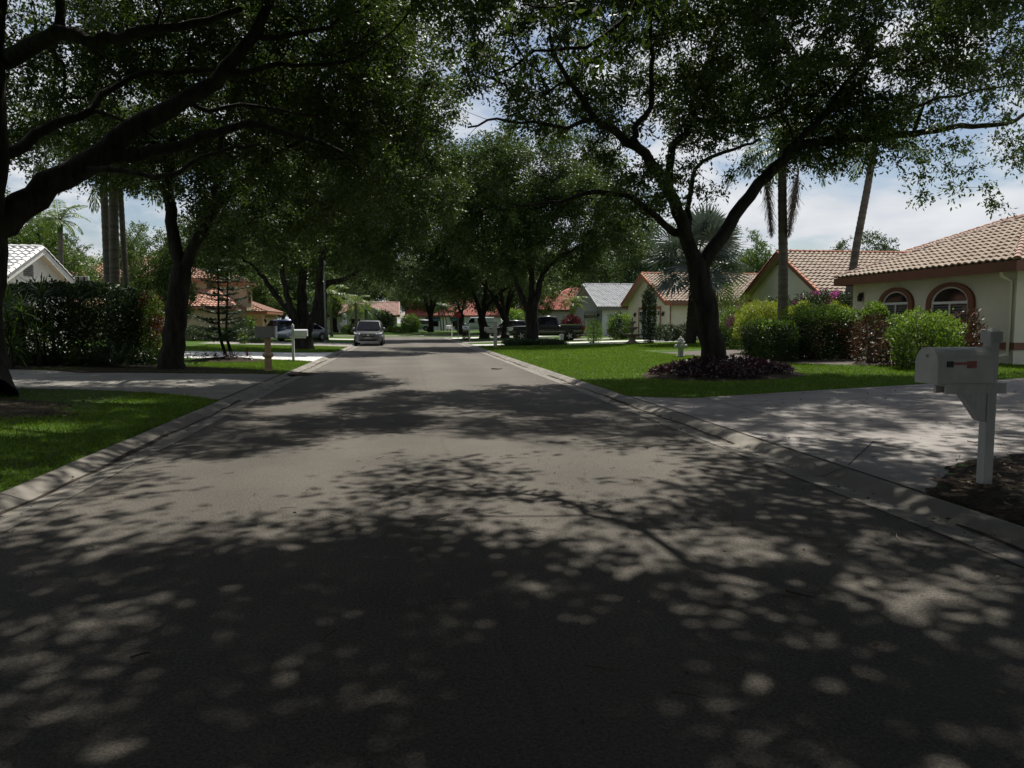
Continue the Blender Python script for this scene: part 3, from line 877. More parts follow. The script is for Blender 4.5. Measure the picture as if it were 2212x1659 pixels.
for (x_, y_, v_, s_, l_) in ((-15.5, 2.5, 'c', 1.15, 'unseen tree added outside the left edge to block sky light'), (-14.5, -7, 'd', 1.25, 'low unseen tree added behind the viewer on the left to block sky light'), (18.5, -1, 'c', 1.15, 'unseen tree added outside the right edge to block sky light'),  # unseen trees added around the camera to cut the ambient sky light
        (17, -12, 'd', 1.3, 'low unseen tree added behind the viewer on the right to block sky light'), (-5.5, -21, 'c', 1.2, 'unseen tree added far behind the viewer, left verge, to block sky light'), (6.8, -21, 'c', 1.2, 'unseen tree added far behind the viewer, right verge, to block sky light')):
    plant_tree(v_, l_, (x_, y_, gh(x_, y_)), x_, s_, group='trees added outside the view to block sky light', name='garden_tree')

# T3a: multi-stemmed oak behind the two left mailboxes
b = G(655, 754); d3 = b.x * SH + b.y * CH
limbs = [
    ([tuple(b - Vector((0, 0, .15)))] + q([(655, 735), (653, 720)], d3, d3), 0.55, 0.50, 1.1),
    (q([(650, 735), (640, 705), (630, 670), (620, 635), (610, 590), (600, 530)], d3, d3 - 1), 0.27, 0.08, 0.5),
    (q([(655, 725), (654, 690), (651, 640), (655, 580), (662, 510)], d3, d3 + .5), 0.40, 0.12, 0.5),
    (q([(660, 735), (670, 708), (681, 665), (688, 620), (697, 560), (715, 500)], d3, d3 - 1.2), 0.25, 0.08, 0.5),
    (q([(638, 688), (615, 662), (585, 622), (562, 592), (540, 570), (500, 540)], d3 - .5, d3 + 1), 0.22, 0.05, 0.4),
]
ells = [E(600, 470, d3, 4.5, 4.2, 3.6), E(740, 430, d3, 4.4, 4.2, 4.0), E(500, 540, d3 + 1, 3.6, 3.4, 2.2), E(660, 340, d3, 5.5, 4.5, 3.5), E(780, 560, d3, 2.0, 3.0, 1.8), E(850, 470, d3, 2.2, 3, 3), E(880, 400, d3 + 1, 3.4, 3.5, 3.6), E(560, 590, d3 + 2, 1.6, 2, .8), E(720, 560, d3, 2.0, 2.4, 1.0)]
oak('oak_tree', 'broad oak with several pale stems behind the white mailbox post', b, limbs, ells, 1200, 130, 0.17, 0.08, 0.85, 31, leaf='oakleaf_mid', group=STREET, inner=0.25, gap=0.08)
# T3b: the oak right behind it, with an arching limb towards the road
b = G(692, 735); d3b = b.x * SH + b.y * CH
limbs = [
    ([tuple(b - Vector((0, 0, .15)))] + q([(692, 710), (693, 670), (694, 630)], d3b, d3b), 0.62, 0.45, 1.1),
    (q([(693, 632), (710, 610), (740, 606), (763, 593), (784, 577), (810, 560)], d3b, d3b - 1), 0.32, 0.10, 0.4),
    (q([(694, 632), (690, 590), (700, 540), (690, 470)], d3b, d3b), 0.34, 0.10, 0.4),
]
ells = [E(760, 510, d3b, 5.2, 5, 3.0), E(690, 480, d3b, 5, 5, 4), E(640, 540, d3b, 4, 4, 3), E(830, 500, d3b, 3.6, 4, 2.2), E(740, 430, d3b, 6, 5, 3.5), E(850, 570, d3b + 2, 3.0, 3.4, 2.0), E(880, 490, d3b + 3, 3.4, 4, 3.0)]
oak('oak_tree', 'wide trunked oak beside the grey lamp post, one limb arching over the parked minivan', b, limbs, ells, 1050, 130, 0.19, 0.09, 1.0, 32, leaf='oakleaf_mid', group=STREET, inner=0.25, gap=0.08)
# T5: oak in front of the black pickup
b = G(1152, 744); d5 = b.x * SH + b.y * CH
limbs = [
    ([tuple(b - Vector((0, 0, .15)))] + q([(1150, 725), (1149, 700), (1148, 678)], d5, d5), 0.48, 0.40, 1.1),
    (q([(1148, 680), (1132, 653), (1122, 629), (1108, 590), (1085, 540)], d5, d5 - 1), 0.26, 0.08, 0.4),
    (q([(1148, 680), (1148, 640), (1150, 600), (1140, 530), (1150, 440)], d5, d5), 0.25, 0.08, 0.4),
    (q([(1149, 680), (1160, 643), (1168, 600), (1190, 572), (1218, 550), (1270, 520)], d5, d5 - 1), 0.28, 0.08, 0.4),
]
ells = [E(1100, 500, d5, 4.6, 4.2, 3.2), E(1230, 480, d5, 4.6, 4.2, 3.6), E(1330, 520, d5, 2.4, 3.4, 2.2), E(1170, 400, d5, 6, 5, 3.4), E(1040, 440, d5, 3.6, 3.5, 3.4), E(1160, 350, d5+1, 5.5, 4, 2.6), E(1000, 380, d5+3, 3.0, 3, 2.6), E(1210, 575, d5 + 1, 2.6, 3, 1.3), E(1090, 585, d5 + .5, 1.6, 2.4, .9), E(1290, 570, d5 + .5, 2.0, 2.6, 1.2), E(1350, 470, d5 + 2, 2.6, 3, 2.4)]
oak('oak_tree', 'oak with a dark forked trunk in front of the black pickup', b, limbs, ells, 1300, 130, 0.17, 0.082, 0.9, 33, leaf='oakleaf_mid', group=STREET, inner=0.25, gap=0.07)
# T6
b = G(1047, 731); d6 = b.x * SH + b.y * CH
limbs = [
    ([tuple(b - Vector((0, 0, .15)))] + q([(1045, 712), (1040, 690)], d6, d6), 0.46, 0.40, 1.1),
    (q([(1041, 692), (1032, 660), (1022, 630), (1010, 590)], d6, d6), 0.26, 0.08, 0.4),
    (q([(1042, 690), (1046, 650), (1050, 600), (1040, 540)], d6, d6), 0.26, 0.08, 0.4),
    (q([(1042, 680), (1068, 643), (1098, 619), (1130, 600)], d6, d6), 0.22, 0.07, 0.4),
]
ells = [E(1000, 570, d6, 5, 4.6, 3.0), E(1080, 560, d6, 5, 4.6, 3.0), E(950, 600, d6, 4.0, 4, 2.4), E(1040, 480, d6, 7, 5, 4.2), E(940, 500, d6, 5, 4.6, 3.6), E(900, 430, d6, 4.5, 4, 3.6), E(1035, 655, d6 + 1, 1.6, 2, 1.0)]
oak('oak_tree', 'oak beside the white panel van on the right side of the far street', b, limbs, ells, 1050, 130, 0.20, 0.095, 1.0, 34, leaf='oakleaf_mid', group=STREET, inner=0.25, gap=0.06)
# T7, T8
plant_tree('b', 'dark trunked oak beyond the junction beside the white house corner', GD(930, 103), 1.1, 0.95, group=STREET)
p = GD(996, 96)
plant_tree('c', 'thin pale grey tree behind the stop sign', p, .7, 0.95, group='trees beyond the junction', name='garden_tree', leaf='bgleaf_dark', bark='bark_light')
# more street oaks whose crowns close the view
plant_tree('a', 'far oak at the bend behind the parked minivan', GD(725, 100), 2.0, .9)
plant_tree('b', 'oak on the right verge between the stop sign and the grey house', (9.2, 68.5, gh(9.2, 68.5)), 3.3, .9)
BGT = 'trees rising behind the houses'
bgs = [  # px, D, variant, scale, label
    (575, 92, 'c', 1.25, 'bright green tree behind the peach house garage'),
    (556, 84, 'd', .85, 'low green tree right behind the peach garage roof'),
    (612, 90, 'd', .9, 'low bushy tree behind the blue parked car'),
    (668, 96, 'd', .9, 'low bushy tree glimpsed between the oak stems on the left'),
    (640, 118, 'c', 1.35, 'leafy tree far behind the parked blue car'),
    (500, 100, 'd', 1.5, 'rounded tree behind the roof of the peach house tower'),
    (330, 80, 'd', 1.05, 'round green tree between the tall palms and the forked oak'),
    (700, 135, 'c', 1.5, 'tall tree far behind the grey lamp post'),
    (780, 140, 'd', 1.7, 'tree behind the pink roofed house left of the bend'),
    (845, 150, 'c', 1.45, 'tree closing the view behind the silver minivan'),
    (905, 128, 'd', 1.2, 'bright bushy tree above the low hedge at the end of the street'),
    (960, 165, 'c', 1.6, 'tree behind the left end of the far red roof'),
    (1030, 160, 'c', 1.5, 'tree behind the right end of the far red roof'),
    (1105, 100, 'd', 1.15, 'light green tree behind the dark parked car'),
    (1180, 125, 'c', 1.4, 'tree behind the red tiled roof right of the pickup'),
    (1260, 118, 'c', 1.35, 'tree between the red roof and the grey tiled house'),
    (1330, 96, 'c', 1.25, 'tall tree behind the grey tiled gable'),
    (1410, 88, 'd', 1.35, 'dense tree behind the orange trimmed garage gable'),
    (1580, 84, 'd', 1.2, 'tree behind the silver fan palm'),
    (1860, 60, 'd', 0.83, 'bushy tree showing above the ridge of the cream house'),
    (20, 52, 'd', 1.0, 'tree behind the white tiled roof at the far left'),
    (120, 70, 'c', 0.85, 'hazy green tree behind the small feathery palm'),
    (-60, 60, 'c', 1.1, 'tree at the left edge beyond the white house'),
    (440, 125, 'c', 1.5, 'tree far behind the upper roof of the peach house'),
]
for (px, D, v, s, lab) in bgs:
    p = GD(px, D)
    plant_tree(v, lab, p, px * .37, s, group=BGT, name='garden_tree', leaf=('bgleaf_dark' if int(px) % 3 == 0 else None))

r_ = plant_tree('d', 'small broad leaved tree in front of the peach house roof beside the palm trunks', GD(318, 41), .8, .5, .66, group=BGT, name='garden_tree')
# ------------------------------------------------------------------ houses
def wallmat(name, c):
    return paint(name, c, 0.85, 0.07, 0.8, bump=0.5, bscale=120, stain=0.12, spec=0.2)
MT['cream'] = wallmat('cream stucco', (0.78, 0.74, 0.61))
MT['white_wall'] = wallmat('white stucco', (0.78, 0.77, 0.74))
MT['grey_wall'] = wallmat('grey stucco', (0.24, 0.245, 0.25))
MT['palegrey_wall'] = wallmat('pale grey stucco', (0.62, 0.65, 0.70))
MT['peach'] = wallmat('peach stucco', (0.58, 0.44, 0.29))
MT['rust'] = paint('rust trim paint', (0.20, 0.075, 0.040), 0.6, 0.12, 2)
MT['orange'] = paint('terracotta trim', (0.36, 0.14, 0.08), 0.6, 0.12, 2)
MT['white'] = paint('white paint', (0.78, 0.78, 0.76), 0.5, 0.05, 3)
MT['brown_trim'] = paint('brown trim', (0.20, 0.13, 0.09), 0.7, 0.1, 3)
MT['grey_trim'] = paint('grey trim', (0.14, 0.14, 0.14), 0.7, 0.1, 3)
MT['glass'] = paint('window glass', (0.010, 0.012, 0.014), 0.05, 0.3, 2, spec=0.35)
MT['black_metal'] = paint('black metal', (0.015, 0.015, 0.015), 0.45, 0.2, 5)
MT['soffit'] = paint('soffit', (0.45, 0.36, 0.27), 0.8, 0.08, 2)
def tilemat(name, c, c2, v=1.0):
    m = paint(name, c, 0.75, 0.12, 3.3, c2=c2, bump=0.25, bscale=50, stain=0.3, spec=0.3)
    return m
MT['tile_tan'] = tilemat('tan roof tile', (0.31, 0.235, 0.175), (0.42, 0.335, 0.265))
MT['cap_tan'] = tilemat('ridge tile mauve', (0.27, 0.165, 0.135), (0.36, 0.235, 0.2))
MT['cap_orange'] = tilemat('ridge tile orange', (0.40, 0.16, 0.095), (0.5, 0.23, 0.14))
MT['tile_white'] = tilemat('white roof tile', (0.72, 0.71, 0.70), (0.82, 0.82, 0.82))
MT['tile_peach'] = tilemat('salmon roof tile', (0.44, 0.20, 0.13), (0.56, 0.33, 0.25))
MT['tile_brown'] = tilemat('weathered terracotta tile', (0.26, 0.12, 0.085), (0.42, 0.25, 0.18))
MT['tile_grey'] = tilemat('grey roof tile', (0.36, 0.37, 0.385), (0.52, 0.53, 0.55))
MT['tile_red'] = tilemat('red roof tile', (0.36, 0.085, 0.062), (0.50, 0.20, 0.16))
MT['tile_pink'] = tilemat('pinkish roof tile', (0.36, 0.21, 0.17), (0.48, 0.33, 0.28))

def tile_face(mb, A, B, TB, TA, tw=0.29, th=0.37, amp=0.058, lift=0.062, seg=6):
    """rows of S tiles over the sloping quad A-B (eave) TB-TA (top)"""
    A, B, TB, TA = Vector(A), Vector(B), Vector(TB), Vector(TA)
    u = (B - A).normalized()
    n = u.cross(TA - A)
    if n.length < 1e-6: n = u.cross(TB - A)
    n.normalize()
    if n.z < 0: n = -n
    v = n.cross(u)
    if v.z < 0: v = -v
    Lab = (B - A).length
    va, ua = (TA - A).dot(v), (TA - A).dot(u)
    vb, ub = (TB - A).dot(v), (TB - A).dot(u)
    vmax = max(va, vb)
    def rng(h):
        a = ua * min(1, h / va) if va > 1e-6 else 0
        b = Lab + (ub - Lab) * min(1, h / vb) if vb > 1e-6 else Lab
        return a, b
    K = max(1, int(math.ceil(vmax / th)))
    du = tw / seg
    for k in range(K):
        v0 = k * th; v1 = min((k + 1) * th + 0.03, vmax)
        a0, b0 = rng(v0); a1, b1 = rng(v1)
        lo, hi = min(a0, a1), max(b0, b1)
        j0, j1 = int(math.floor(lo / du)), int(math.ceil(hi / du))
        vs = []; cnt = 0
        for j in range(j0, j1 + 1):
            x = j * du
            x0 = min(max(x, a0), b0); x1 = min(max(x, a1), b1)
            w0 = amp * (0.5 + 0.5 * math.cos(2 * math.pi * x0 / tw)); w1 = amp * (0.5 + 0.5 * math.cos(2 * math.pi * x1 / tw))
            jj = 0.008 * math.sin(17.3 * math.floor(x0 / tw) + 5.1 * k)
            p0 = A + u * x0 + v * (v0 - 0.02)
            vs += [p0 + n * (w0 + lift - 0.055), p0 + n * (w0 + lift + jj), A + u * x1 + v * v1 + n * w1]
            cnt += 1
        fs = []
        for j in range(cnt - 1):
            b = j * 3
            fs += [(b, b + 3, b + 4, b + 1), (b + 1, b + 4, b + 5, b + 2)]
        mb.add(vs, fs)

def cap_run(mb, P, Q, r=0.115, pitch=0.4):
    P, Q = Vector(P), Vector(Q)
    L = (Q - P).length; d = (Q - P) / L
    n = max(1, int(L / pitch))
    side = d.cross(Vector((0, 0, 1))).normalized(); up = side.cross(d)
    for i in range(n):
        a = P + d * (L * i / n - 0.03); b = P + d * (L * (i + 1) / n + 0.02)
        vs = []
        for (c, rr, z) in ((a, r, .05), (b, r * .84, .035)):
            for k in range(7):
                t = math.pi * k / 6
                vs.append(c + side * math.cos(t) * rr + up * (math.sin(t) * rr * .9 + z - .02))
        fs = [(k, k + 1, 8 + k, 7 + k) for k in range(6)] + [tuple(range(7))]
        mb.add(vs, fs)

def slab_face(mb, pts, t=0.1):
    """solid deck under the tiles"""
    pts = [Vector(p) for p in pts]
    mb.prism(pts, (0, 0, -t))

def gable_wing(H, mats, x0, x1, y0, y1, zg, ze, pitch, ov=0.45, ridge='x', caps=True, tile='tile_tan', cap='cap_tan', wall='cream', fascia='rust', rake_w=0.16, drop=0.0, ends=(True, True)):
    """gabled block; ridge along x: gables face -x and +x"""
    org = H.location
    if ridge == 'x':
        ym = (y0 + y1) / 2; zr = ze + pitch * (y1 - y0) / 2
        w = MB(org)
        prof = lambda X: [(X, y0, zg), (X, y1, zg), (X, y1, ze), (X, ym, zr), (X, y0, ze)]
        w.prism(prof(x0), (x1 - x0, 0, 0))
        w.build('wall', MT[wall], H)
        X0, X1 = x0 - (ov if ends[0] else 0), x1 + (ov if ends[1] else 0)
        zo = ze - pitch * ov
        dz = .13
        r = MB(org); r.smooth = False
        A0, A1 = (X0, y0 - ov, zo + dz), (X1, y0 - ov, zo + dz)
        R0, R1 = (X0, ym, zr + dz), (X1, ym, zr + dz)
        B0, B1 = (X0, y1 + ov, zo + dz), (X1, y1 + ov, zo + dz)
        tile_face(r, A0, A1, R1, R0); tile_face(r, B1, B0, R0, R1)
        r.smooth = False
        ro = r.build('roof', MT[tile], H, fixn=False)
        dk = MB(org)
        for (p, q_, rr, ss) in ((A0, A1, R1, R0), (B1, B0, R0, R1)):
            dk.add([Vector(t) + Vector((0, 0, -.012)) for t in (p, q_, rr, ss)] + [Vector(t) + Vector((0, 0, -.125)) for t in (p, q_, rr, ss)], [(0, 1, 2, 3), (7, 6, 5, 4), (0, 4, 5, 1), (1, 5, 6, 2), (2, 6, 7, 3), (3, 7, 4, 0)])
        dk.build('roof_deck', MT['soffit'], H)
        if caps:
            c = MB(org); c.smooth = True
            cap_run(c, R0, R1)
            for (e, X) in ((ends[0], X0), (ends[1], X1)):
                if e:
                    cap_run(c, (X, y0 - ov, zo + dz - .02), (X, ym, zr + dz - .02), .10)
                    cap_run(c, (X, y1 + ov, zo + dz - .02), (X, ym, zr + dz - .02), .10)
            c.build('ridge_cap', MT[cap], H, fixn=False)
        f = MB(org)
        for yy, s in ((y0 - ov, -1), (y1 + ov, 1)):
            a, b = sorted((yy, yy + s * .03))
            f.box(X0, a, zo - rake_w + .03, X1, b, zo + .1)
        for (e, X, s) in ((ends[0], X0, -1), (ends[1], X1, 1)):
            if e:
                for yy in (y0 - ov, y1 + ov):
                    f.prism([(X, yy, zo + .1), (X, ym, zr + .1), (X, ym, zr + .1 - rake_w - .06), (X, yy, zo + .1 - rake_w - .06)], (s * .035, 0, 0))
        f.build('fascia', MT[fascia], H)
        return zr, zo
    return None

def hip_block(H, x0, x1, y0, y1, zg, ze, pitch, ov=0.5, tile='tile_tan', cap='cap_tan', wall='cream', fascia='rust', faces='WSEN', fh=0.2):
    org = H.location
    w = MB(org); w.box(x0, y0, zg, x1, y1, ze - .02); w.build('wall', MT[wall], H)
    X0, X1, Y0, Y1_ = x0 - ov, x1 + ov, y0 - ov, y1 + ov
    zo = ze + .0; dz = .14
    W, L = X1 - X0, Y1_ - Y0
    h = min(W, L) / 2
    zr = zo + pitch * h
    if W < L:
        Ra, Rb = ((X0 + X1) / 2, Y0 + h, zr + dz), ((X0 + X1) / 2, Y1_ - h, zr + dz)
    else:
        Ra, Rb = (X0 + h, (Y0 + Y1_) / 2, zr + dz), (X1 - h, (Y0 + Y1_) / 2, zr + dz)
    a, b, c, d = (X0, Y0, zo + dz), (X1, Y0, zo + dz), (X1, Y1_, zo + dz), (X0, Y1_, zo + dz)
    if W < L:
        F = {'S': (a, b, Ra, Ra), 'E': (b, c, Rb, Ra), 'N': (c, d, Rb, Rb), 'W': (d, a, Ra, Rb)}
        caps = [(a, Ra), (b, Ra), (c, Rb), (d, Rb), (Ra, Rb)]
    else:
        F = {'S': (a, b, Rb, Ra), 'E': (b, c, Rb, Rb), 'N': (c, d, Ra, Rb), 'W': (d, a, Ra, Ra)}
        caps = [(a, Ra), (b, Rb), (c, Rb), (d, Ra), (Ra, Rb)]
    r = MB(org)
    for k in faces: tile_face(r, *F[k])
    r.build('roof', MT[tile], H, fixn=False)
    dk = MB(org)
    lo = Vector((0, 0, -.012))
    P = [Vector(p) + lo for p in (a, b, c, d, Ra, Rb)]
    if W < L: fs = [(0, 1, 4), (1, 2, 5, 4), (2, 3, 5), (3, 0, 4, 5)]
    else: fs = [(0, 1, 5, 4), (1, 2, 5), (2, 3, 4, 5), (3, 0, 4)]
    dk.add(P + [Vector(p) + Vector((0, 0, -.13)) for p in (a, b, c, d)], fs + [(9, 8, 7, 6)])
    dk.build('roof_deck', MT['soffit'], H)
    c_ = MB(org); c_.smooth = True
    for p, q_ in caps:
        if (Vector(p) - Vector(q_)).length > .3: cap_run(c_, p, q_)
    c_.build('ridge_cap', MT[cap], H, fixn=False)
    f = MB(org); t = .04
    f.box(X0 - t, Y0 - t, zo - fh + .04, X1 + t, Y0, zo + .13); f.box(X0 - t, Y1_, zo - fh + .04, X1 + t, Y1_ + t, zo + .13)
    f.box(X0 - t, Y0, zo - fh + .04, X0, Y1_, zo + .13); f.box(X1, Y0, zo - fh + .04, X1 + t, Y1_, zo + .13)
    f.build('fascia', MT[fascia], H)
    return zr, zo

def pane_rect(H, axis, X, a0, a1, z0, z1, out, frame='white', mull=1, fw=0.06, name='window', trim=None, tw_=0.12, hbar=None):
    """window in a wall plane: axis 'x' plane x=X spanning y a0..a1; 'y' plane y=X spanning x a0..a1; out = outward sign"""
    org = H.location
    def bx(m, p0, p1, za, zb, d0, d1):
        lo, hi = sorted((X + out * d0, X + out * d1))
        if axis == 'x': m.box(lo, p0, za, hi, p1, zb)
        else: m.box(p0, lo, za, p1, hi, zb)
    f = MB(org)
    bx(f, a0, a1, z0, z0 + fw, .003, .05); bx(f, a0, a1, z1 - fw, z1, .003, .05)
    bx(f, a0, a0 + fw, z0 + fw, z1 - fw, .003, .05); bx(f, a1 - fw, a1, z0 + fw, z1 - fw, .003, .05)
    for i in range(mull):
        c = a0 + (a1 - a0) * (i + 1) / (mull + 1)
        bx(f, c - fw * .35, c + fw * .35, z0 + fw, z1 - fw, .02, .045)
    if hbar: bx(f, a0 + fw, a1 - fw, hbar - .02, hbar + .02, .02, .04)
    w = f.build(name, MT[frame], H)
    g = MB(org); bx(g, a0 + fw, a1 - fw, z0 + fw, z1 - fw, .004, .012)
    g.build('pane', MT['glass'], w)
    if trim:
        t = MB(org)
        bx(t, a0 - tw_, a1 + tw_, z1, z1 + tw_, .003, .04); bx(t, a0 - tw_, a0, z0, z1, .003, .04); bx(t, a1, a1 + tw_, z0, z1, .003, .04)
        t.build('trim', MT[trim], w)
    return w

def garage_door(H, axis, X, a0, a1, z0, z1, out, mat='white', trim=None, tw_=0.2, lites=4):
    org = H.location
    def bx(m, p0, p1, za, zb, d0, d1):
        lo, hi = sorted((X + out * d0, X + out * d1))
        if axis == 'x': m.box(lo, p0, za, hi, p1, zb)
        else: m.box(p0, lo, za, p1, hi, zb)
    m = MB(org)
    R = 4; hh = (z1 - z0) / R; n = max(3, int(round((a1 - a0) / 0.62)))
    bx(m, a0, a1, z0, z1, .003, .02)
    for r in range(R):
        for k in range(n):
            p0 = a0 + (a1 - a0) * k / n + .07; p1 = a0 + (a1 - a0) * (k + 1) / n - .07
            bx(m, p0, p1, z0 + hh * r + .09, z0 + hh * (r + 1) - .09, .02, .034)
        bx(m, a0, a1, z0 + hh * r + .0, z0 + hh * r + .012, .02, .026)
    d = m.build('garage_door', MT[mat], H)
    if lites:
        g = MB(org)
        for k in range(n):
            p0 = a0 + (a1 - a0) * k / n + .1; p1 = a0 + (a1 - a0) * (k + 1) / n - .1
            bx(g, p0, p1, z1 - hh + .13, z1 - .13, .036, .04)
        g.build('pane', MT['glass'], d)
    if trim:
        t = MB(org)
        bx(t, a0 - tw_, a1 + tw_, z1, z1 + tw_, .003, .05); bx(t, a0 - tw_, a0, z0, z1, .003, .05); bx(t, a1, a1 + tw_, z0, z1, .003, .05)
        t.build('door_trim', MT[trim], H)
    return d

def wall_lantern(H, p, out):
    m = MB(H.location)
    x, y, z = p
    m.lathe([(0.05, -.16), (.085, -.14), (.1, .06), (.06, .1), (.03, .17), (.01, .2)], 8, (x + out[0] * .13, y + out[1] * .13, z))
    m.tube([(x, y, z + .12), (x + out[0] * .1, y + out[1] * .1, z + .15)], .015, 6)
    m.lathe([(.05, -.1), (.05, .1)], 8, (x + out[0] * .01, y + out[1] * .01, z + .1))
    m.build('wall_lamp', MT['black_metal'], H)

# ---------------- the near cream house on the right
HX = 18.1
Hs = thing('house', 'cream stucco house with rust framed arched windows behind the grey mailbox', 'house', (HX + 6, 26, gh(18, 26)))
g0 = Hs.location.z - .1
ZE = 3.28
hip_block(Hs, HX, HX + 13, 19.9, 28.1, g0, ZE, 0.43, ov=.5, fh=.22)
org = Hs.location
# lower gutter lip, paint band, downspout
m = MB(org); m.box(HX - .028, 19.87, .78, HX - .003, 28.1, 1.0); m.box(HX - .028, 19.872, .78, HX + 2, 19.897, 1.0)
m.build('paint_band', MT['rust'], Hs)
m = MB(org)
m.tube([(HX - .5, 20.0, ZE - .1), (HX - .42, 20.02, ZE - .3), (HX - .07, 20.05, ZE - .45), (HX - .06, 20.05, .75), (HX - .1, 20.05, .62), (HX - .75, 20.25, .5)], .045, 8)
m.build('downspout', MT['cream'], Hs)
def arch_window(y0, y1, z0, zs, tw_=.23):
    """arched opening between y0..y1, springing at zs"""
    yc = (y0 + y1) / 2; r = (y1 - y0) / 2
    def arcp(R, n=18, x=0):
        return [(x, yc + R * math.cos(math.pi * k / n), zs + .62 * R * math.sin(math.pi * k / n)) for k in range(n + 1)]
    t = MB(org)
    ai, ao = arcp(r), arcp(r + tw_)
    bi = [(0, yc + r, z0)] + ai + [(0, yc - r, z0)]; bo = [(0, yc + r + tw_, z0)] + ao + [(0, yc - r - tw_, z0)]
    k = len(bi)
    def ring(mb, inn, outn, xa, xb):
        vs = [(xa, p[1], p[2]) for p in inn] + [(xa, p[1], p[2]) for p in outn] + [(xb, p[1], p[2]) for p in inn] + [(xb, p[1], p[2]) for p in outn]
        k = len(inn); fs = []
        for i in range(k - 1):
            fs += [(i, i + 1, k + i + 1, k + i), (2 * k + i, 3 * k + i, 3 * k + i + 1, 2 * k + i + 1), (i, 2 * k + i, 2 * k + i + 1, i + 1), (k + i, k + i + 1, 3 * k + i + 1, 3 * k + i)]
        for i in (0, k - 1): fs.append((i, k + i, 3 * k + i, 2 * k + i))
        mb.add(vs, fs)
    w = MB(org)
    fi = [(0, yc + r - .075, z0)] + arcp(r - .075) + [(0, yc - r + .075, z0)]
    ring(w, fi, bi, HX - .055, HX - .003)
    w.box(HX - .05, yc - r + .075, zs - .035, HX - .012, yc + r - .075, zs + .05)
    w.box(HX - .05, yc - .03, z0, HX - .012, yc + .03, zs - .035)
    w.box(HX - .06, yc - r, z0 - .05, HX - .003, yc + r, z0)
    W = w.build('window', MT['white'], Hs)
    ring(t, bi, bo, HX - .10, HX - .003)
    t.build('trim', MT['rust'], W)
    g = MB(org); g.prism([(HX - .004, p[1], p[2]) for p in fi], (-.006, 0, 0)); g.build('pane', MT['glass'], W)
    bl = MB(org)
    for zz in np.arange(z0 + .1, zs - .08, .085):
        bl.box(HX - .0125, yc - r + .1, zz, HX - .0105, yc - .06, zz + .05)
        bl.box(HX - .0125, yc + .06, zz, HX - .0105, yc + r - .1, zz + .05)
    bl.build('blind', MT['grey_trim'], W)
arch_window(24.62, 26.1, 1.0, 2.3)
arch_window(21.72, 23.45, 1.0, 2.26)
wall_lantern(Hs, (HX, 27.45, 2.6), (-1, 0))
# the rest of the same house: main hip and the gable wing behind
hip_block(Hs, 24.4, 42, 22.4, 46, g0, ZE, 0.42, ov=.5, faces='WN', cap='cap_orange')
gable_wing(Hs, None, 21.5, 31, 36, 44, g0, 3.3, .55, ov=.5, cap='cap_orange', ends=(True, False))
m = MB(org)  # little dutch gable on the ridge
m.prism([(21.47, 39.0, 4.93), (21.47, 41.0, 4.93), (21.47, 40, 5.47)], (.027, 0, 0)); m.build('gable_panel', MT['orange'], Hs)
m = MB(org); m.box(21.45, 37.2, 2.35, 21.497, 43, 2.6); m.build('paint_band', MT['rust'], Hs)
pane_rect(Hs, 'x', 21.5, 37.6, 42.6, 1.0, 2.33, -1, mull=3)
m = MB(org); m.box(21, 35.40, 3.02, 31, 35.46, 3.16); m.box(21, 35.2, 3.02, 31, 35.4, 3.05); m.build('gutter', MT['white'], Hs)
pane_rect(Hs, 'y', 36, 22.0, 23.6, .9, 2.3, -1, mull=1)

# ---------------- cream house with orange gable over a garage
H3 = thing('house', 'cream house with terracotta trimmed garage door under an orange gable edge', 'house', (25, 58, gh(25, 58)))
g3 = H3.location.z - .1
gable_wing(H3, None, 19.3, 33, 52.6, 62.8, g3, 3.25, .42, ov=.5, cap='cap_orange', fascia='orange', rake_w=.22)
garage_door(H3, 'x', 19.3, 54.6, 59.6, g3, 2.62, -1, trim='orange', tw_=.24)
wall_lantern(H3, (19.3, 53.7, 2.25), (-1, 0)); wall_lantern(H3, (19.3, 60.6, 2.25), (-1, 0))
m = MB(H3.location); m.tube([(19.36, 52.55, 2.9), (19.36, 52.53, .4)], .045, 6); m.build('downspout', MT['brown_trim'], H3)
m = MB(H3.location); m.box(19.3, 52.0, 2.92, 33, 52.07, 3.06); m.build('gutter', MT['brown_trim'], H3)

# ---------------- grey house
H4 = thing('house', 'grey house with a pale grey tile roof and dark garage gable', 'house', (23, 73, gh(23, 73)))
g4 = H4.location.z - .1
gable_wing(H4, None, 18.2, 32, 67.6, 78.6, g4, 3.1, .40, ov=.45, tile='tile_grey', cap='tile_grey', wall='grey_wall', fascia='grey_trim')
m = MB(H4.location); m.box(18.25, 67.57, g4, 32, 67.597, 2.85); m.build('side_wall', MT['palegrey_wall'], H4)
garage_door(H4, 'x', 18.2, 69.2, 74.2, g4, 2.5, -1, mat='grey_wall', trim='grey_trim', tw_=.2)
wall_lantern(H4, (18.2, 68.5, 2.3), (-1, 0))
m = MB(H4.location)
for k in range(6): m.box(18.17, 72.8, 4.2 + k * .1, 18.197, 73.4, 4.26 + k * .1)
m.build('gable_vent', MT['grey_trim'], H4)

# ---------------- red roofed white house beyond the junction on the right
H5 = thing('house', 'white house with red tile hip roof behind the black pickup', 'house', (24, 104, gh(24, 104)))
g5 = H5.location.z - .1
hip_block(H5, 16.4, 33, 97.5, 112, g5, 3.15, .42, ov=.5, tile='tile_red', cap='tile_red', wall='white_wall', fascia='brown_trim', faces='WSN', fh=.12)
garage_door(H5, 'y', 97.5, 18.2, 23.2, g5, 2.55, -1, lites=0)
pane_rect(H5, 'y', 97.5, 25, 27, 1.0, 2.3, -1)

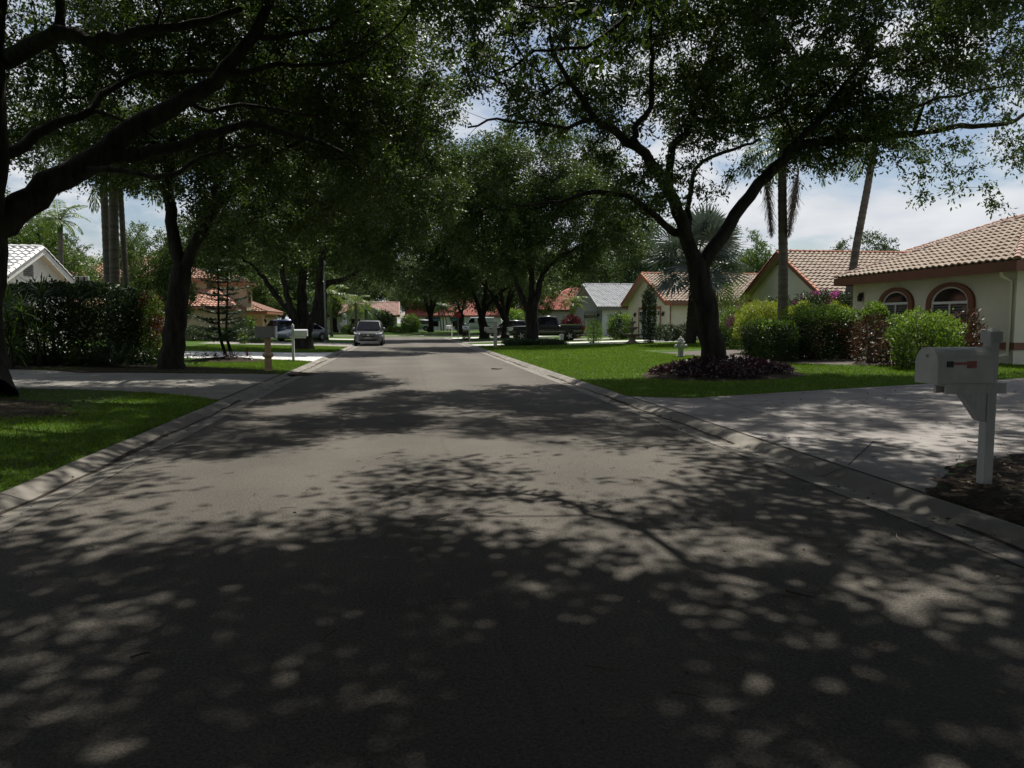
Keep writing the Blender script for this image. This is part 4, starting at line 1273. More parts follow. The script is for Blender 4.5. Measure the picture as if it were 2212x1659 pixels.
# ---------------- far red roof facing down the street
H6 = thing('house', 'white house with bright red tile roof at the far end of the street', 'house', (8, 130, gh(8, 130)))
g6 = H6.location.z - .1
gable_wing(H6, None, .5, 16, 124, 135, g6, 2.85, .48, ov=.4, tile='tile_red', cap='tile_red', wall='white_wall', fascia='rust')
for (a, b_) in ((3.6, 5.6), (7.6, 9.6)):
    pane_rect(H6, 'y', 124, a, b_, .9, 2.3, -1, mull=1)
MT['awning'] = paint('green canvas', (0.03, 0.10, 0.075), .8, .15, 4)
for (a, b_) in ((3.4, 5.8), (7.4, 9.8)):
    m = MB(H6.location)
    m.hexa([(a, 123.1, 1.85), (b_, 123.1, 1.85), (b_, 123.98, 2.45), (a, 123.98, 2.45)], [(a, 123.1, 1.9), (b_, 123.1, 1.9), (b_, 123.98, 2.5), (a, 123.98, 2.5)])
    m.build('awning', MT['awning'], H6)

# ---------------- pinkish roof far left
H7 = thing('house', 'pale house with a pinkish tile roof behind the parked silver minivan', 'house', (-6, 114, gh(-6, 114)))
g7 = H7.location.z - .1
gable_wing(H7, None, -13, -1.2, 109.5, 118, g7, 2.75, .42, ov=.4, tile='tile_pink', cap='tile_pink', wall='white_wall', fascia='brown_trim')
m = MB(H7.location)
m.prism([(-8.8, 107.6, g7), (-1.6, 107.6, g7), (-1.6, 107.6, 2.5), (-5.2, 107.6, 4.0), (-8.8, 107.6, 2.9)], (0, 1.9, 0)); m.build('porch_wall', MT['white_wall'], H7)
r = MB(H7.location); tile_face(r, (-1.1, 109.4, 2.45), (-1.1, 107.2, 2.45), (-5.2, 107.2, 4.2), (-5.2, 109.4, 4.2)); tile_face(r, (-9.2, 107.2, 2.75), (-9.2, 109.4, 2.75), (-5.2, 109.4, 4.2), (-5.2, 107.2, 4.2)); r.build('porch_roof', MT['tile_pink'], H7, fixn=False)
pane_rect(H7, 'y', 107.6, -7.6, -6.2, 1.0, 2.2, -1)
pane_rect(H7, 'x', -1.2, 111, 113, 1.0, 2.2, 1)

# ---------------- white garage gable at the far left
H1 = thing('house', 'white house with white barrel tile gable roof behind the left hedge', 'house', (-20, 35, gh(-16, 35)))
g1 = H1.location.z - .1
gable_wing(H1, None, -26, -15.7, 31.7, 37.5, g1, 3.42, .43, ov=.4, tile='tile_white', cap='tile_white', wall='white_wall', fascia='white', rake_w=.2)
m = MB(H1.location)
for k in range(6): m.box(-15.697, 33.7, 3.55 + k * .085, -15.66, 34.5, 3.6 + k * .085)
m.build('gable_vent', MT['grey_trim'], H1)
garage_door(H1, 'x', -15.7, 32.2, 37.0, g1, 2.5, 1, lites=0)

# ---------------- peach house on the left
H2 = thing('house', 'two storey peach house with salmon tile roofs and a small tower', 'house', (-18, 64, gh(-18, 64)))
g2 = H2.location.z - .15
org2 = H2.location
w = MB(org2); w.box(-26, 60.2, g2, -13.5, 66, 2.75); w.build('wall', MT['peach'], H2)
r = MB(org2)
tile_face(r, (-26.4, 59.75, 2.82), (-13.05, 59.75, 2.82), (-15.2, 63.4, 4.3), (-26.4, 63.4, 4.3))
tile_face(r, (-13.05, 59.75, 2.82), (-13.05, 66.4, 2.82), (-15.2, 66.4, 4.3), (-15.2, 63.4, 4.3))
r.build('roof', MT['tile_peach'], H2, fixn=False)
dk = MB(org2); dk.add([(-26.4, 59.75, 2.8), (-13.05, 59.75, 2.8), (-15.2, 63.4, 4.28), (-26.4, 63.4, 4.28), (-13.05, 66.4, 2.8), (-15.2, 66.4, 4.28)], [(0, 1, 2, 3), (1, 4, 5, 2), ])
dk.build('roof_deck', MT['orange'], H2, fixn=False)
f = MB(org2); f.box(-26.4, 59.68, 2.58, -13.0, 59.74, 2.8); f.box(-13.04, 59.74, 2.58, -12.98, 66.4, 2.8); f.box(-26.4, 59.74, 2.58, -13.04, 60.19, 2.61); f.build('fascia', MT['orange'], H2)
c = MB(org2); c.smooth = True; cap_run(c, (-13.05, 59.75, 2.84), (-15.2, 63.4, 4.32)); c.build('ridge_cap', MT['tile_peach'], H2, fixn=False)
# upper storey
hip_block(H2, -27, -15.9, 63.45, 72, 2.9, 5.0, .42, ov=.5, tile='tile_brown', cap='tile_brown', wall='peach', fascia='orange', faces='SEW', fh=.14)
# tower
hip_block(H2, -14.75, -12.9, 63.9, 66.2, 2.6, 4.75, .42, ov=.4, tile='tile_brown', cap='tile_brown', wall='peach', fascia='orange', faces='SEW', fh=.12)
pane_rect(H2, 'x', -12.9, 64.6, 65.4, 3.2, 4.2, 1, mull=0, frame='orange')
# garage wing
hip_block(H2, -22, -12.7, 69.5, 77.5, g2, 2.45, .40, ov=.45, tile='tile_brown', cap='tile_brown', wall='peach', fascia='orange', faces='SEN', fh=.12)
garage_door(H2, 'x', -12.7, 71, 75.8, g2, 2.1, 1, mat='peach', trim='orange', tw_=.14, lites=0)
wall_lantern(H2, (-12.7, 70.3, 1.75), (1, 0))
pane_rect(H2, 'y', 60.2, -18.2, -16.8, .9, 2.1, -1)
# ------------------------------------------------------------------ cars
def carpaint(name, c, rough=.28, metallic=.35, dust=.15):
    return paint(name, c, rough, dust, 6, metallic=metallic, coat=.35)
MT['silver'] = carpaint('silver paint', (0.15, 0.157, 0.17), .3, .5)
MT['silver2'] = carpaint('grey silver paint', (0.24, 0.255, 0.28), .3, .5)
MT['black_car'] = carpaint('black paint', (0.012, 0.012, 0.014), .22, .0)
MT['dark_car'] = carpaint('dark paint', (0.018, 0.02, 0.025), .22, .1)
MT['blue_car'] = carpaint('blue paint', (0.03, 0.045, 0.13), .25, .3)
MT['white_car'] = carpaint('white car paint', (0.5, 0.52, 0.54), .4, .0)
MT['rubber'] = paint('tyre rubber', (0.013, 0.013, 0.013), .85, .3, 20)
MT['rim'] = paint('alloy', (0.42, 0.42, 0.43), .35, .1, 10, metallic=.8)
MT['plastic'] = paint('black plastic', (0.015, 0.015, 0.016), .5, .2, 10)
MT['lens'] = paint('head lamp lens', (0.62, 0.64, 0.66), .08, .15, 14, spec=.8)
MT['redlens'] = paint('tail lamp lens', (0.35, 0.02, 0.02), .12, .2, 14, spec=.8)
MT['chrome'] = paint('chrome', (0.62, 0.63, 0.65), .15, .05, 8, metallic=1.0)
MT['car_glass'] = paint('car glass', (0.006, 0.007, 0.009), .06, .3, 3, spec=.22)
MT['box_plate'] = paint('plate', (0.35, 0.36, 0.36), .5, .1, 5)
MT['interior'] = paint('dark cabin', (0.01, 0.01, 0.011), .8, .3, 6)

def ring_section(x, zb, zt, w, wt, r=.12, n=4):
    """closed section in the y-z plane: bottom zb, top zt, half width w at the waist, wt at the top"""
    zm = zb + (zt - zb) * .55
    half = [(w * .86, zb), (w * .96, zb + (zt - zb) * .10), (w, zm), (w * .5 + wt * .5, zt - (zt - zb) * .14), (wt, zt - .03), (wt * .8, zt)]
    pts = [(x, y, z) for (y, z) in half] + [(x, -y, z) for (y, z) in half[::-1]]
    return pts

def loft(mb, secs):
    k = len(secs[0]); vs = [p for s in secs for p in s]
    fs = [(i * k + j, i * k + (j + 1) % k, (i + 1) * k + (j + 1) % k, (i + 1) * k + j) for i in range(len(secs) - 1) for j in range(k)]
    fs += [tuple(range(k))[::-1], tuple(range((len(secs) - 1) * k, len(secs) * k))]
    mb.add(vs, fs)

def wheel(root, x, y, r, w, s, spokes=5):
    t = MB((0, 0, 0)); t.smooth = True
    t.lathe([(r * .62, -w / 2), (r * .93, -w / 2), (r, -w * .32), (r, w * .32), (r * .93, w / 2), (r * .62, w / 2)], 24, (0, 0, 0), 'y')
    o = t.build('wheel', MT['rubber'], root); o.location = (x, y, r)
    m = MB()
    yo = s * w * .44
    m.lathe([(r * .64, yo - .02), (r * .66, yo), (r * .58, yo + s * .012)] if s > 0 else [(r * .58, yo - .012), (r * .66, yo), (r * .64, yo + .02)], 20, (0, 0, 0), 'y')
    for k in range(spokes):
        a = 2 * math.pi * k / spokes
        ca, sa = math.cos(a), math.sin(a)
        p = [(ca * r * .1 - sa * r * .09, sa * r * .1 + ca * r * .09), (ca * r * .6 - sa * r * .06, sa * r * .6 + ca * r * .06), (ca * r * .6 + sa * r * .06, sa * r * .6 - ca * r * .06), (ca * r * .1 + sa * r * .09, sa * r * .1 - ca * r * .09)]
        m.prism([(u, yo + s * .008, v) for u, v in p], (0, s * .012, 0))
    m.lathe([(r * .15, yo), (r * .15, yo + s * .03)] if s > 0 else [(r * .15, yo - .03), (r * .15, yo)], 12, (0, 0, 0), 'y')
    m.build('rim', MT['rim'], o)

def side_glass(mb, pts, s, off=.006):
    mb.prism([(x, y + s * off, z) for x, y, z in pts], (0, s * .004, 0))

def car(name, label, cat, loc, rz, mat, stations, cabin, wheels, wb, front_x, rear_x, hw, roof_mat=None, glass_split=(.5,), group=None, grille=None, pickup=False, hidden_front=False, rwin=True):
    """stations: (x, zb, zt, w, wt); cabin: dict base/roof outline"""
    root = thing(name, label, cat, loc, rz, group)
    b = MB(); b.smooth = True
    loft(b, [ring_section(*s) for s in stations])
    o = b.build('body', MT[mat], root)
    sub = o.modifiers.new('sub', 'SUBSURF'); sub.levels = 1; sub.render_levels = 2
    # cabin
    c = cabin
    B = [(c['xf'], c['zb']), (c['xr'], c['zb'])]
    wbse, wtop = c['wb'], c['wt']
    ch = MB(); ch.smooth = True
    xs_ = [c['xf'], c['rf'], c['rf'] - (c['rf'] - c['rr']) * .35, c['rf'] - (c['rf'] - c['rr']) * .7, c['rr'], c['xr']]
    secs = []
    def sec(x, zt, wt, wb_):
        zb = c['zb'] - .06
        half = [(wb_, zb), (wb_ * .99, c['zb']), (wt + (wb_ - wt) * .25, c['zb'] + (zt - c['zb']) * .75), (wt, zt - .05), (wt * .85, zt - .005), (wt * .4, zt + .012)]
        return [(x, y, z) for y, z in half] + [(x, -y, z) for y, z in half[::-1]]
    zt = c['zt']
    # true raked ends: build by hand
    def P(x, y, z): return (x, y, z)
    secs = [sec(c['xf'], c['zb'] + .02, wbse * .93, wbse * .96), sec(c['rf'], zt - .02, wtop, wbse), sec((c['rf'] + c['rr']) / 2, zt + .02, wtop, wbse), sec(c['rr'], zt - .02, wtop, wbse), sec(c['xr'], c['zb'] + .02, wbse * .93, wbse * .96)]
    loft(ch, secs)
    ch.build('roof', MT[roof_mat or mat], root)
    # glazing, each pane a little proud of the shell
    def lerp(a, b_, t): return tuple(a[i] + (b_[i] - a[i]) * t for i in range(3))
    def pane(nm, p, off):
        g = MB(); g.prism([tuple(Vector(q_) + Vector(off)) for q_ in p], tuple(Vector(off).normalized() * .004)); g.build(nm, MT['car_glass'], root)
    zb = c['zb']
    yb, yt = wbse * .90, wtop * .90
    def on_rake(xa, za, xb, zb_, t): return xa + (xb - xa) * t, za + (zb_ - za) * t
    xa, za = on_rake(c['xf'], zb + .02, c['rf'], zt - .02, .06); xb, zb2 = on_rake(c['xf'], zb + .02, c['rf'], zt - .02, .92)
    nrm = Vector((zt - zb, 0, -(c['rf'] - c['xf']))).normalized() * .012
    if nrm.z < 0: nrm = -nrm
    pane('windshield', [(xa, -yb, za), (xa, yb, za), (xb, yt, zb2), (xb, -yt, zb2)], nrm)
    if rwin:
        xa, za = on_rake(c['xr'], zb + .02, c['rr'], zt - .02, .1); xb, zb2 = on_rake(c['xr'], zb + .02, c['rr'], zt - .02, .9)
        nr = Vector((-(zt - zb), 0, (c['rr'] - c['xr']))).normalized() * .012
        if nr.z < 0: nr = -nr
        pane('rear_window', [(xa, -yb, za), (xa, yb, za), (xb, yt, zb2), (xb, -yt, zb2)], nr)
    for s in (1, -1):
        def wy(z): # half width of the shell at height z
            t = (z - zb) / (zt - zb)
            return wbse * .99 + (wtop + (wbse - wtop) * .25 - wbse * .99) * (t / .75)
        zl, zh = zb + .03, zb + (zt - zb) * .80
        xfl = c['xf'] + (c['rf'] - c['xf']) * (.10 + .10); xfh = c['xf'] + (c['rf'] - c['xf']) * .93
        xrl = c['xr'] + (c['rr'] - c['xr']) * .2; xrh = c['xr'] + (c['rr'] - c['xr']) * .93
        cuts = [0] + list(glass_split) + [1]
        for i in range(len(cuts) - 1):
            t0, t1 = cuts[i], cuts[i + 1]
            g0_, g1_ = .012 if i else 0.03, .012 if i < len(cuts) - 2 else .03
            lo = [xfl + (xrl - xfl) * (t0 + g0_), xfl + (xrl - xfl) * (t1 - g1_)]; hi = [xfh + (xrh - xfh) * (t0 + g0_), xfh + (xrh - xfh) * (t1 - g1_)]
            g = MB()
            side_glass(g, [(lo[0], s * wy(zl), zl), (lo[1], s * wy(zl), zl), (hi[1], s * wy(zh), zh), (hi[0], s * wy(zh), zh)], s, .012)
            g.build('side_window', MT['car_glass'], root)
        mr = MB(); mr.smooth = True
        mr.lathe([(.02, -.1), (.09, -.07), (.1, .03), (.05, .09)], 10, (xfl - .12, s * (wbse + .12), zb + .1), 'y' if s > 0 else 'y'); mr.build('mirror', MT[mat], root)
        for (wx) in wheels:
            # dark arch and wheel
            a = MB(); rr = wb['r']
            prof = [(wx + (rr + .07) * math.cos(t), rr + (rr + .07) * math.sin(t)) for t in np.linspace(-.35, math.pi + .35, 15)]
            yo = s * hw
            a.prism([(u, yo - s * .16, v) for u, v in prof], (0, s * .165, 0)); a.build('wheel_arch', MT['plastic'], root)
            wheel(root, wx, s * (hw - wb['w'] * .42), rr, wb['w'], s)
    return root

# silver minivan parked facing us, front = local +x
van = G(798, 745)
van.z = 0.0
van.x = -2.52
root = car('minivan', 'silver minivan parked facing us along the left kerb', 'minivan', van, rad(-90), 'silver',
    [(2.50, .34, .78, .62, .52), (2.44, .24, .86, .80, .66), (2.2, .22, .93, .93, .78), (1.7, .2, 1.02, .99, .84), (1.2, .2, 1.08, 1.0, .88), (0, .2, 1.10, 1.0, .9), (-1.6, .2, 1.12, 1.0, .9), (-2.3, .24, 1.1, .97, .88), (-2.55, .34, 1.0, .88, .8)],
    dict(xf=1.62, rf=.75, rr=-2.15, xr=-2.5, zb=1.06, zt=1.74, wb=.93, wt=.76), (1.62, -1.38), dict(r=.34, w=.22), 2.5, -2.5, .985, glass_split=(.36, .7))
m = MB(); m.prism([(2.44, -.54, .86), (2.44, .54, .86), (2.47, .42, .62), (2.47, -.42, .62)], (.06, 0, 0)); m.build('grille', MT['plastic'], root)
m = MB(); m.box(2.50, -.50, .775, 2.545, .50, .79); m.box(2.50, -.47, .70, 2.545, .47, .712); m.lathe([(.07, 0), (.07, .02)], 12, (2.53, 0, .74), 'x'); m.build('grille_bar', MT['chrome'], root)
m = MB(); m.prism([(2.46, -.62, .47), (2.46, .62, .47), (2.46, .55, .31), (2.46, -.55, .31)], (.05, 0, 0)); m.build('bumper_vent', MT['plastic'], root)
m = MB(); m.box(2.44, -.72, .255, 2.53, .72, .30); m.build('bumper_lip', MT['chrome'], root)
for s in (1, -1):
    m = MB(); m.prism([(2.40, s * .56, .78), (2.24, s * .93, .84), (2.10, s * .96, .96), (2.34, s * .58, .90)], (.14, s * .02, .02)); m.build('headlight', MT['lens'], root)
m = MB(); m.box(2.50, -.24, .49, 2.53, .24, .59); m.build('number_plate', MT['box_plate'], root)
m = MB(); m.box(1.45, -.7, 1.10, 1.66, .7, 1.13); m.build('wiper_cowl', MT['plastic'], root)

# black pickup on the drive, nose towards the street
pk = GD(1178, 57.3)
root = car('pickup_truck', 'black pickup truck parked on the drive behind the forked oak', 'pickup truck', pk, rad(180 - 4), 'black_car',
    [(2.95, .5, .95, .8, .72), (2.88, .45, 1.1, .95, .85), (2.6, .42, 1.16, .99, .9), (1.3, .4, 1.2, 1.0, .92), (0.9, .4, 1.22, 1.0, .94), (-.9, .4, 1.22, 1.0, .95), (-2.7, .45, 1.24, 1.0, .95), (-2.9, .5, 1.22, .98, .94)],
    dict(xf=1.25, rf=.55, rr=-.75, xr=-1.0, zb=1.18, zt=1.92, wb=.94, wt=.78), (1.95, -1.75), dict(r=.41, w=.27), 3, -3, 1.0, glass_split=(.52,))
m = MB(); m.box(-2.8, -.86, 1.225, -1.08, .86, 1.262); m.build('bed_cover', MT['plastic'], root)
m = MB()
for s in (1, -1): m.box(-2.86, s * .93 - .04, 1.22, -1.05, s * .93 + .04, 1.29)
m.box(-2.9, -.93, 1.22, -2.82, .93, 1.285); m.build('bed_rail', MT['chrome'], root)
m = MB(); m.box(2.8, -.9, .50, 3.02, .9, .66); m.build('front_bumper', MT['chrome'], root)
m = MB(); m.box(-3.05, -.9, .55, -2.86, .9, .70); m.build('rear_bumper', MT['chrome'], root)
m = MB(); m.box(2.86, -.55, .76, 2.95, .55, 1.05); m.build('grille', MT['chrome'], root)
for s in (1, -1):
    m = MB(); m.box(2.55, s * .86 - .1, .8, 2.9, s * .86 + .1, 1.06); m.build('headlight', MT['lens'], root)
    m = MB(); m.box(-2.93, s * .9 - .09, .84, -2.78, s * .9 + .09, 1.14); m.build('tail_light', MT['redlens'], root)

# dark car on the next drive
sv = GD(1098, 74.5)
root = car('parked_car', 'dark car with bright window trim parked beyond the black pickup', 'car', sv, rad(180), 'dark_car',
    [(2.3, .35, .75, .7, .6), (2.2, .25, .85, .88, .74), (1.6, .22, .95, .92, .8), (.9, .22, 1.0, .93, .84), (-1.6, .22, 1.05, .93, .86), (-2.2, .28, 1.02, .9, .82), (-2.35, .38, .92, .8, .72)],
    dict(xf=1.0, rf=.3, rr=-1.5, xr=-2.15, zb=.98, zt=1.66, wb=.87, wt=.66), (1.4, -1.35), dict(r=.34, w=.22), 2.3, -2.3, .915, glass_split=(.42, .78))
m = MB()
for s in (1, -1): m.box(-1.9, s * .885 - .008, .985, .95, s * .885 + .008, 1.01)
m.build('window_trim', MT['chrome'], root)
for s in (1, -1):
    m = MB(); m.prism([(2.12, s * .55, .68), (2.0, s * .84, .72), (1.9, s * .87, .82), (2.1, s * .6, .78)], (.12, 0, 0)); m.build('headlight', MT['lens'], root)

# silver sedan and blue car on the left drive
sd = GD(652, 58)
root = car('parked_car', 'silver sedan on the left drive, partly hidden by the white mailbox', 'car', sd, rad(236), 'silver2',
    [(2.35, .32, .62, .68, .55), (2.25, .22, .72, .85, .7), (1.6, .2, .84, .89, .76), (.9, .2, .93, .9, .8), (-1.3, .2, .96, .9, .82), (-2.1, .25, .95, .87, .78), (-2.35, .35, .86, .78, .7)],
    dict(xf=1.1, rf=.15, rr=-.95, xr=-1.85, zb=.90, zt=1.42, wb=.84, wt=.6), (1.42, -1.3), dict(r=.32, w=.2), 2.3, -2.3, .885, glass_split=(.5,))
for s in (1, -1):
    m = MB(); m.prism([(2.15, s * .5, .56), (2.0, s * .8, .6), (1.9, s * .83, .70), (2.1, s * .55, .66)], (.12, 0, 0)); m.build('headlight', MT['lens'], root)
bl = GD(637, 66.5)
root = car('parked_car', 'blue estate car parked behind the silver sedan near the peach garage', 'car', bl, rad(35), 'blue_car',
    [(2.3, .35, .8, .7, .6), (2.2, .25, .9, .9, .76), (1.6, .22, 1.0, .94, .82), (.9, .22, 1.05, .95, .86), (-1.8, .22, 1.1, .95, .88), (-2.3, .28, 1.08, .92, .85), (-2.4, .38, 1.0, .82, .76)],
    dict(xf=1.1, rf=.4, rr=-1.95, xr=-2.35, zb=1.02, zt=1.68, wb=.89, wt=.72), (1.45, -1.4), dict(r=.35, w=.22), 2.3, -2.3, .93, glass_split=(.4, .75))
for s in (1, -1):
    m = MB(); m.box(-2.42, s * .8 - .08, .85, -2.32, s * .8 + .08, 1.1); m.build('tail_light', MT['redlens'], root)

# white panel van beyond the junction
wv = GD(1032, 117)
root = car('panel_van', 'white panel van parked in front of the far red roofed house', 'van', wv, rad(178), 'white_car',
    [(2.6, .4, .9, .75, .65), (2.5, .3, 1.05, .93, .8), (2.0, .28, 1.18, .98, .88), (1.6, .28, 1.25, 1.0, .92), (-2.4, .28, 1.3, 1.0, .95), (-2.6, .34, 1.25, .97, .93)],
    dict(xf=1.9, rf=1.15, rr=-2.5, xr=-2.58, zb=1.22, zt=2.12, wb=.97, wt=.88), (1.75, -1.55), dict(r=.36, w=.23), 2.6, -2.6, 1.0, glass_split=(.72,), rwin=False)
pl = root
for ch in [o for o in root.children if o.name.startswith('side_window')]:
    pass
m = MB(); m.box(-2.45, -1.0, 1.3, .55, 1.0, 1.98); m.build('cargo_panel', MT['white_car'], root)
ov_ = G(905, 717)
wv2 = GD(906, 112)
root = car('parked_car', 'small white vehicle half hidden by the hedge at the end of the street', 'car', wv2, rad(170), 'white_car',
    [(1.9, .4, .8, .7, .6), (1.8, .3, .95, .85, .74), (1.2, .3, 1.05, .88, .8), (-1.6, .3, 1.1, .88, .82), (-1.9, .4, 1.0, .8, .74)],
    dict(xf=.9, rf=.5, rr=-1.5, xr=-1.8, zb=1.02, zt=1.7, wb=.83, wt=.72), (1.2, -1.1), dict(r=.36, w=.22), 1.9, -1.9, .87)
# ------------------------------------------------------------------ letter boxes, hydrant, fountain, signs ...
MT['box_grey'] = paint('weathered grey enamel', (0.54, 0.545, 0.52), .4, .12, 5, stain=.25)
MT['post_grey'] = paint('weathered white post', (0.55, 0.555, 0.54), .8, .18, 6, bump=.5, bscale=30, stain=.45, stretch=(1, 1, .15))
MT['box_white'] = paint('white enamel', (0.74, 0.76, 0.77), .35, .06, 5)
MT['post_white'] = paint('white post paint', (0.66, 0.67, 0.66), .6, .1, 6, stain=.15)
MT['box_taupe'] = paint('taupe plastic', (0.27, 0.265, 0.235), .6, .12, 6, stain=.2)
MT['post_tan'] = paint('tan plastic post', (0.40, 0.27, 0.13), .65, .15, 5, stain=.25)
MT['post_sand'] = paint('sand coloured post', (0.42, 0.39, 0.31), .7, .12, 5)
MT['flag_red'] = paint('faded red flag', (0.36, 0.11, 0.10), .6, .25, 12)
MT['stone'] = paint('cast stone', (0.30, 0.245, 0.185), .9, .25, 5, bump=.5, bscale=30, stain=.5)
MT['hyd_white'] = paint('chalky white hydrant paint', (0.42, 0.42, 0.39), .7, .15, 8, stain=.5)
MT['sign_red'] = paint('sign red', (0.42, 0.02, 0.025), .45, .08, 3)
MT['pole_green'] = paint('grey green pole', (0.17, 0.185, 0.15), .6, .15, 4)
MT['globe'] = paint('opal globe', (0.72, 0.71, 0.64), .25, .04, 3)
MT['board'] = paint('backboard panel', (0.25, 0.24, 0.22), .6, .1, 3)
MT['frame_white'] = paint('backboard frame', (0.66, 0.65, 0.61), .6, .08, 3)

def box_shell(root, x0, x1, w, zb, h, mat, door=-1, name='letter_box'):
    """barrel topped box along x; door at the x0 end when door=-1"""
    r = w / 2
    prof = [(-r, zb), (-r, zb + h - r)] + [(-r * math.cos(t), zb + h - r + r * math.sin(t)) for t in np.linspace(0, math.pi, 13)[1:-1]] + [(r, zb + h - r), (r, zb)]
    m = MB(); m.smooth = False
    m.prism([(x0, y, z) for y, z in prof], (x1 - x0, 0, 0))
    b = m.build(name, MT[mat], root, bevel=.004)
    d = MB()
    xd = x0 if door < 0 else x1
    pr = [(y * 1.035, zb - .006 + (z - zb) * 1.03) for y, z in prof]
    d.prism([(xd, y, z) for y, z in pr], (.025 * (-1 if door < 0 else 1), 0, 0))
    d.box(xd + door * .05, -.02, zb + h * .72, xd + door * .025, .02, zb + h * .80)
    d.build('door', MT[mat], b)
    rib = MB()
    xe = x1 - .02 if door < 0 else x0 + .0
    rib.prism([(xe, y * 1.02, zb + (z - zb) * 1.015) for y, z in prof], (.02, 0, 0)); rib.build('end_rim', MT[mat], b)
    return b

# near right box on its post
pb = Vector((5.37, 6.16, 0)); pb.z = gh(pb.x, pb.y) + .03
root = thing('mailbox', 'big grey mailbox with a faded red flag on a white wooden post beside the driveway', 'mailbox', pb)
gz = pb.z
m = MB(); m.box(-.047, -.047, -.2, .047, .047, 1.43 - gz)
m.build('post', MT['post_grey'], root, bevel=.006)
m = MB()
m.hexa([(-.062, -.062, 1.415 - gz), (.062, -.062, 1.415 - gz), (.062, .062, 1.415 - gz), (-.062, .062, 1.415 - gz)], [(-.064, -.064, 1.43 - gz), (.064, -.064, 1.43 - gz), (.064, .064, 1.43 - gz), (-.064, .064, 1.43 - gz)])
m.box(-.064, -.064, 1.431 - gz, .064, .064, 1.515 - gz)
m.hexa([(-.064, -.064, 1.516 - gz), (.064, -.064, 1.516 - gz), (.064, .064, 1.516 - gz), (-.064, .064, 1.516 - gz)], [(-.02, -.02, 1.555 - gz), (.02, -.02, 1.555 - gz), (.02, .02, 1.555 - gz), (-.02, .02, 1.555 - gz)])
m.build('post_cap', MT['post_grey'], root, bevel=.004)
m = MB()
m.box(-.50, -.08, .95 - gz, .11, -.054, 1.05 - gz); m.box(-.50, .054, .95 - gz, .11, .08, 1.05 - gz); m.box(-.50, -.0535, 1.02 - gz, -.055, .0535, 1.049 - gz)
m.box(-.37, -.0815, .95 - gz, -.362, -.0805, 1.05 - gz)
m.build('arm', MT['post_grey'], root, bevel=.003)
m = MB(); m.prism([(-.31, -.04, .949 - gz), (-.054, -.04, .949 - gz), (-.054, -.04, .68 - gz), (-.12, -.04, .70 - gz)], (0, .08, 0)); m.build('brace', MT['post_grey'], root, bevel=.003)
b = box_shell(root, -.625, -.056, .29, 1.052 - gz, .325, 'box_grey')
m = MB(); m.box(-.56, -.156, 1.20 - gz, -.50, -.146, 1.255 - gz); m.build('flag_pivot', MT['black_metal'], b)
m = MB(); m.box(-.50, -.156, 1.22 - gz, -.36, -.149, 1.245 - gz); m.box(-.36, -.156, 1.19 - gz, -.27, -.149, 1.255 - gz); m.build('flag', MT['flag_red'], b)

# left pair
pb = G(580, 803)
root = thing('mailbox', 'taupe mailbox on a thick tan post with a turned collar, left roadside', 'mailbox', pb)
m = MB()
m.lathe([(.14, -.1), (.14, .06), (.125, .10), (.11, .44)], 4, (0, 0, 0)); m.lathe([(.11, .44), (.16, .47), (.18, .52), (.16, .57), (.10, .60), (.10, 1.06)], 4, (0, 0, 0))
m.build('post', MT['post_tan'], root, bevel=.01)
m = MB(); m.box(-.36, -.14, 1.06, .24, .14, 1.42); b = m.build('letter_box', MT['box_taupe'], root, bevel=.02)
m = MB(); m.box(.241, -.15, 1.05, .275, .15, 1.43); m.build('door', MT['frame_white'], b)
def white_mailbox(label, pb, h=1.27, sgn=1, post='post_white', boxm='box_white', tk=.05, L=.5, finial=True, flag=False, group=None):
    root = thing('mailbox', label, 'mailbox', pb, 0, group)
    m = MB(); m.box(-tk, -tk, -.1, tk, tk, h); m.build('post', MT[post], root, bevel=.006)
    if finial:
        m = MB(); m.smooth = True; m.lathe([(.05, h), (.065, h + .02), (.04, h + .045), (.062, h + .09), (.055, h + .15), (.02, h + .2), (.003, h + .22)], 12, (0, 0, 0)); m.build('finial', MT[post], root)
    else:
        m = MB(); m.box(-tk * 1.25, -tk * 1.25, h, tk * 1.25, tk * 1.25, h + .05); m.build('post_cap', MT[post], root)
    m = MB(); a, b_ = sorted((-.12 * sgn, sgn * (L + .02))); m.box(a, -.04 - tk * .4, .9, b_, -tk - .002, .985) if tk < .06 else m.box(a, -tk - .03, .9, b_, -tk - .002, .985)
    m.build('arm', MT[post], root)
    if sgn > 0: b = box_shell(root, tk + .01, tk + L, .24, .99, .27, boxm, door=1)
    else: b = box_shell(root, -tk - L, -tk - .01, .24, .99, .27, boxm, door=-1)
    if flag:
        m = MB(); m.box(sgn * .3 - .1, -.13, 1.12, sgn * .3 + .1, -.122, 1.17); m.build('flag', MT['black_metal'], b)
    return root
GRP = 'mailboxes along the kerbs'
white_mailbox('white mailbox on a slim white post with an acorn finial, left roadside', G(634, 779), group=GRP)
white_mailbox('sand coloured mailbox on a thick square post near the forked oak, right verge', G(1070, 750), 1.52, -1, 'post_sand', 'post_sand', .1, .55, False, True, group=GRP)
white_mailbox('small white mailbox with a dark flag in front of the white panel van', GD(1014, 62), 1.2, -1, flag=True, group=GRP)
white_mailbox('white mailbox nearest the stop sign on the far right verge', GD(976, 75), 1.2, -1, group=GRP)
white_mailbox('far white mailbox post with a pointed top left of the parked minivan', GD(733, 98), 1.3, 1, group=GRP)

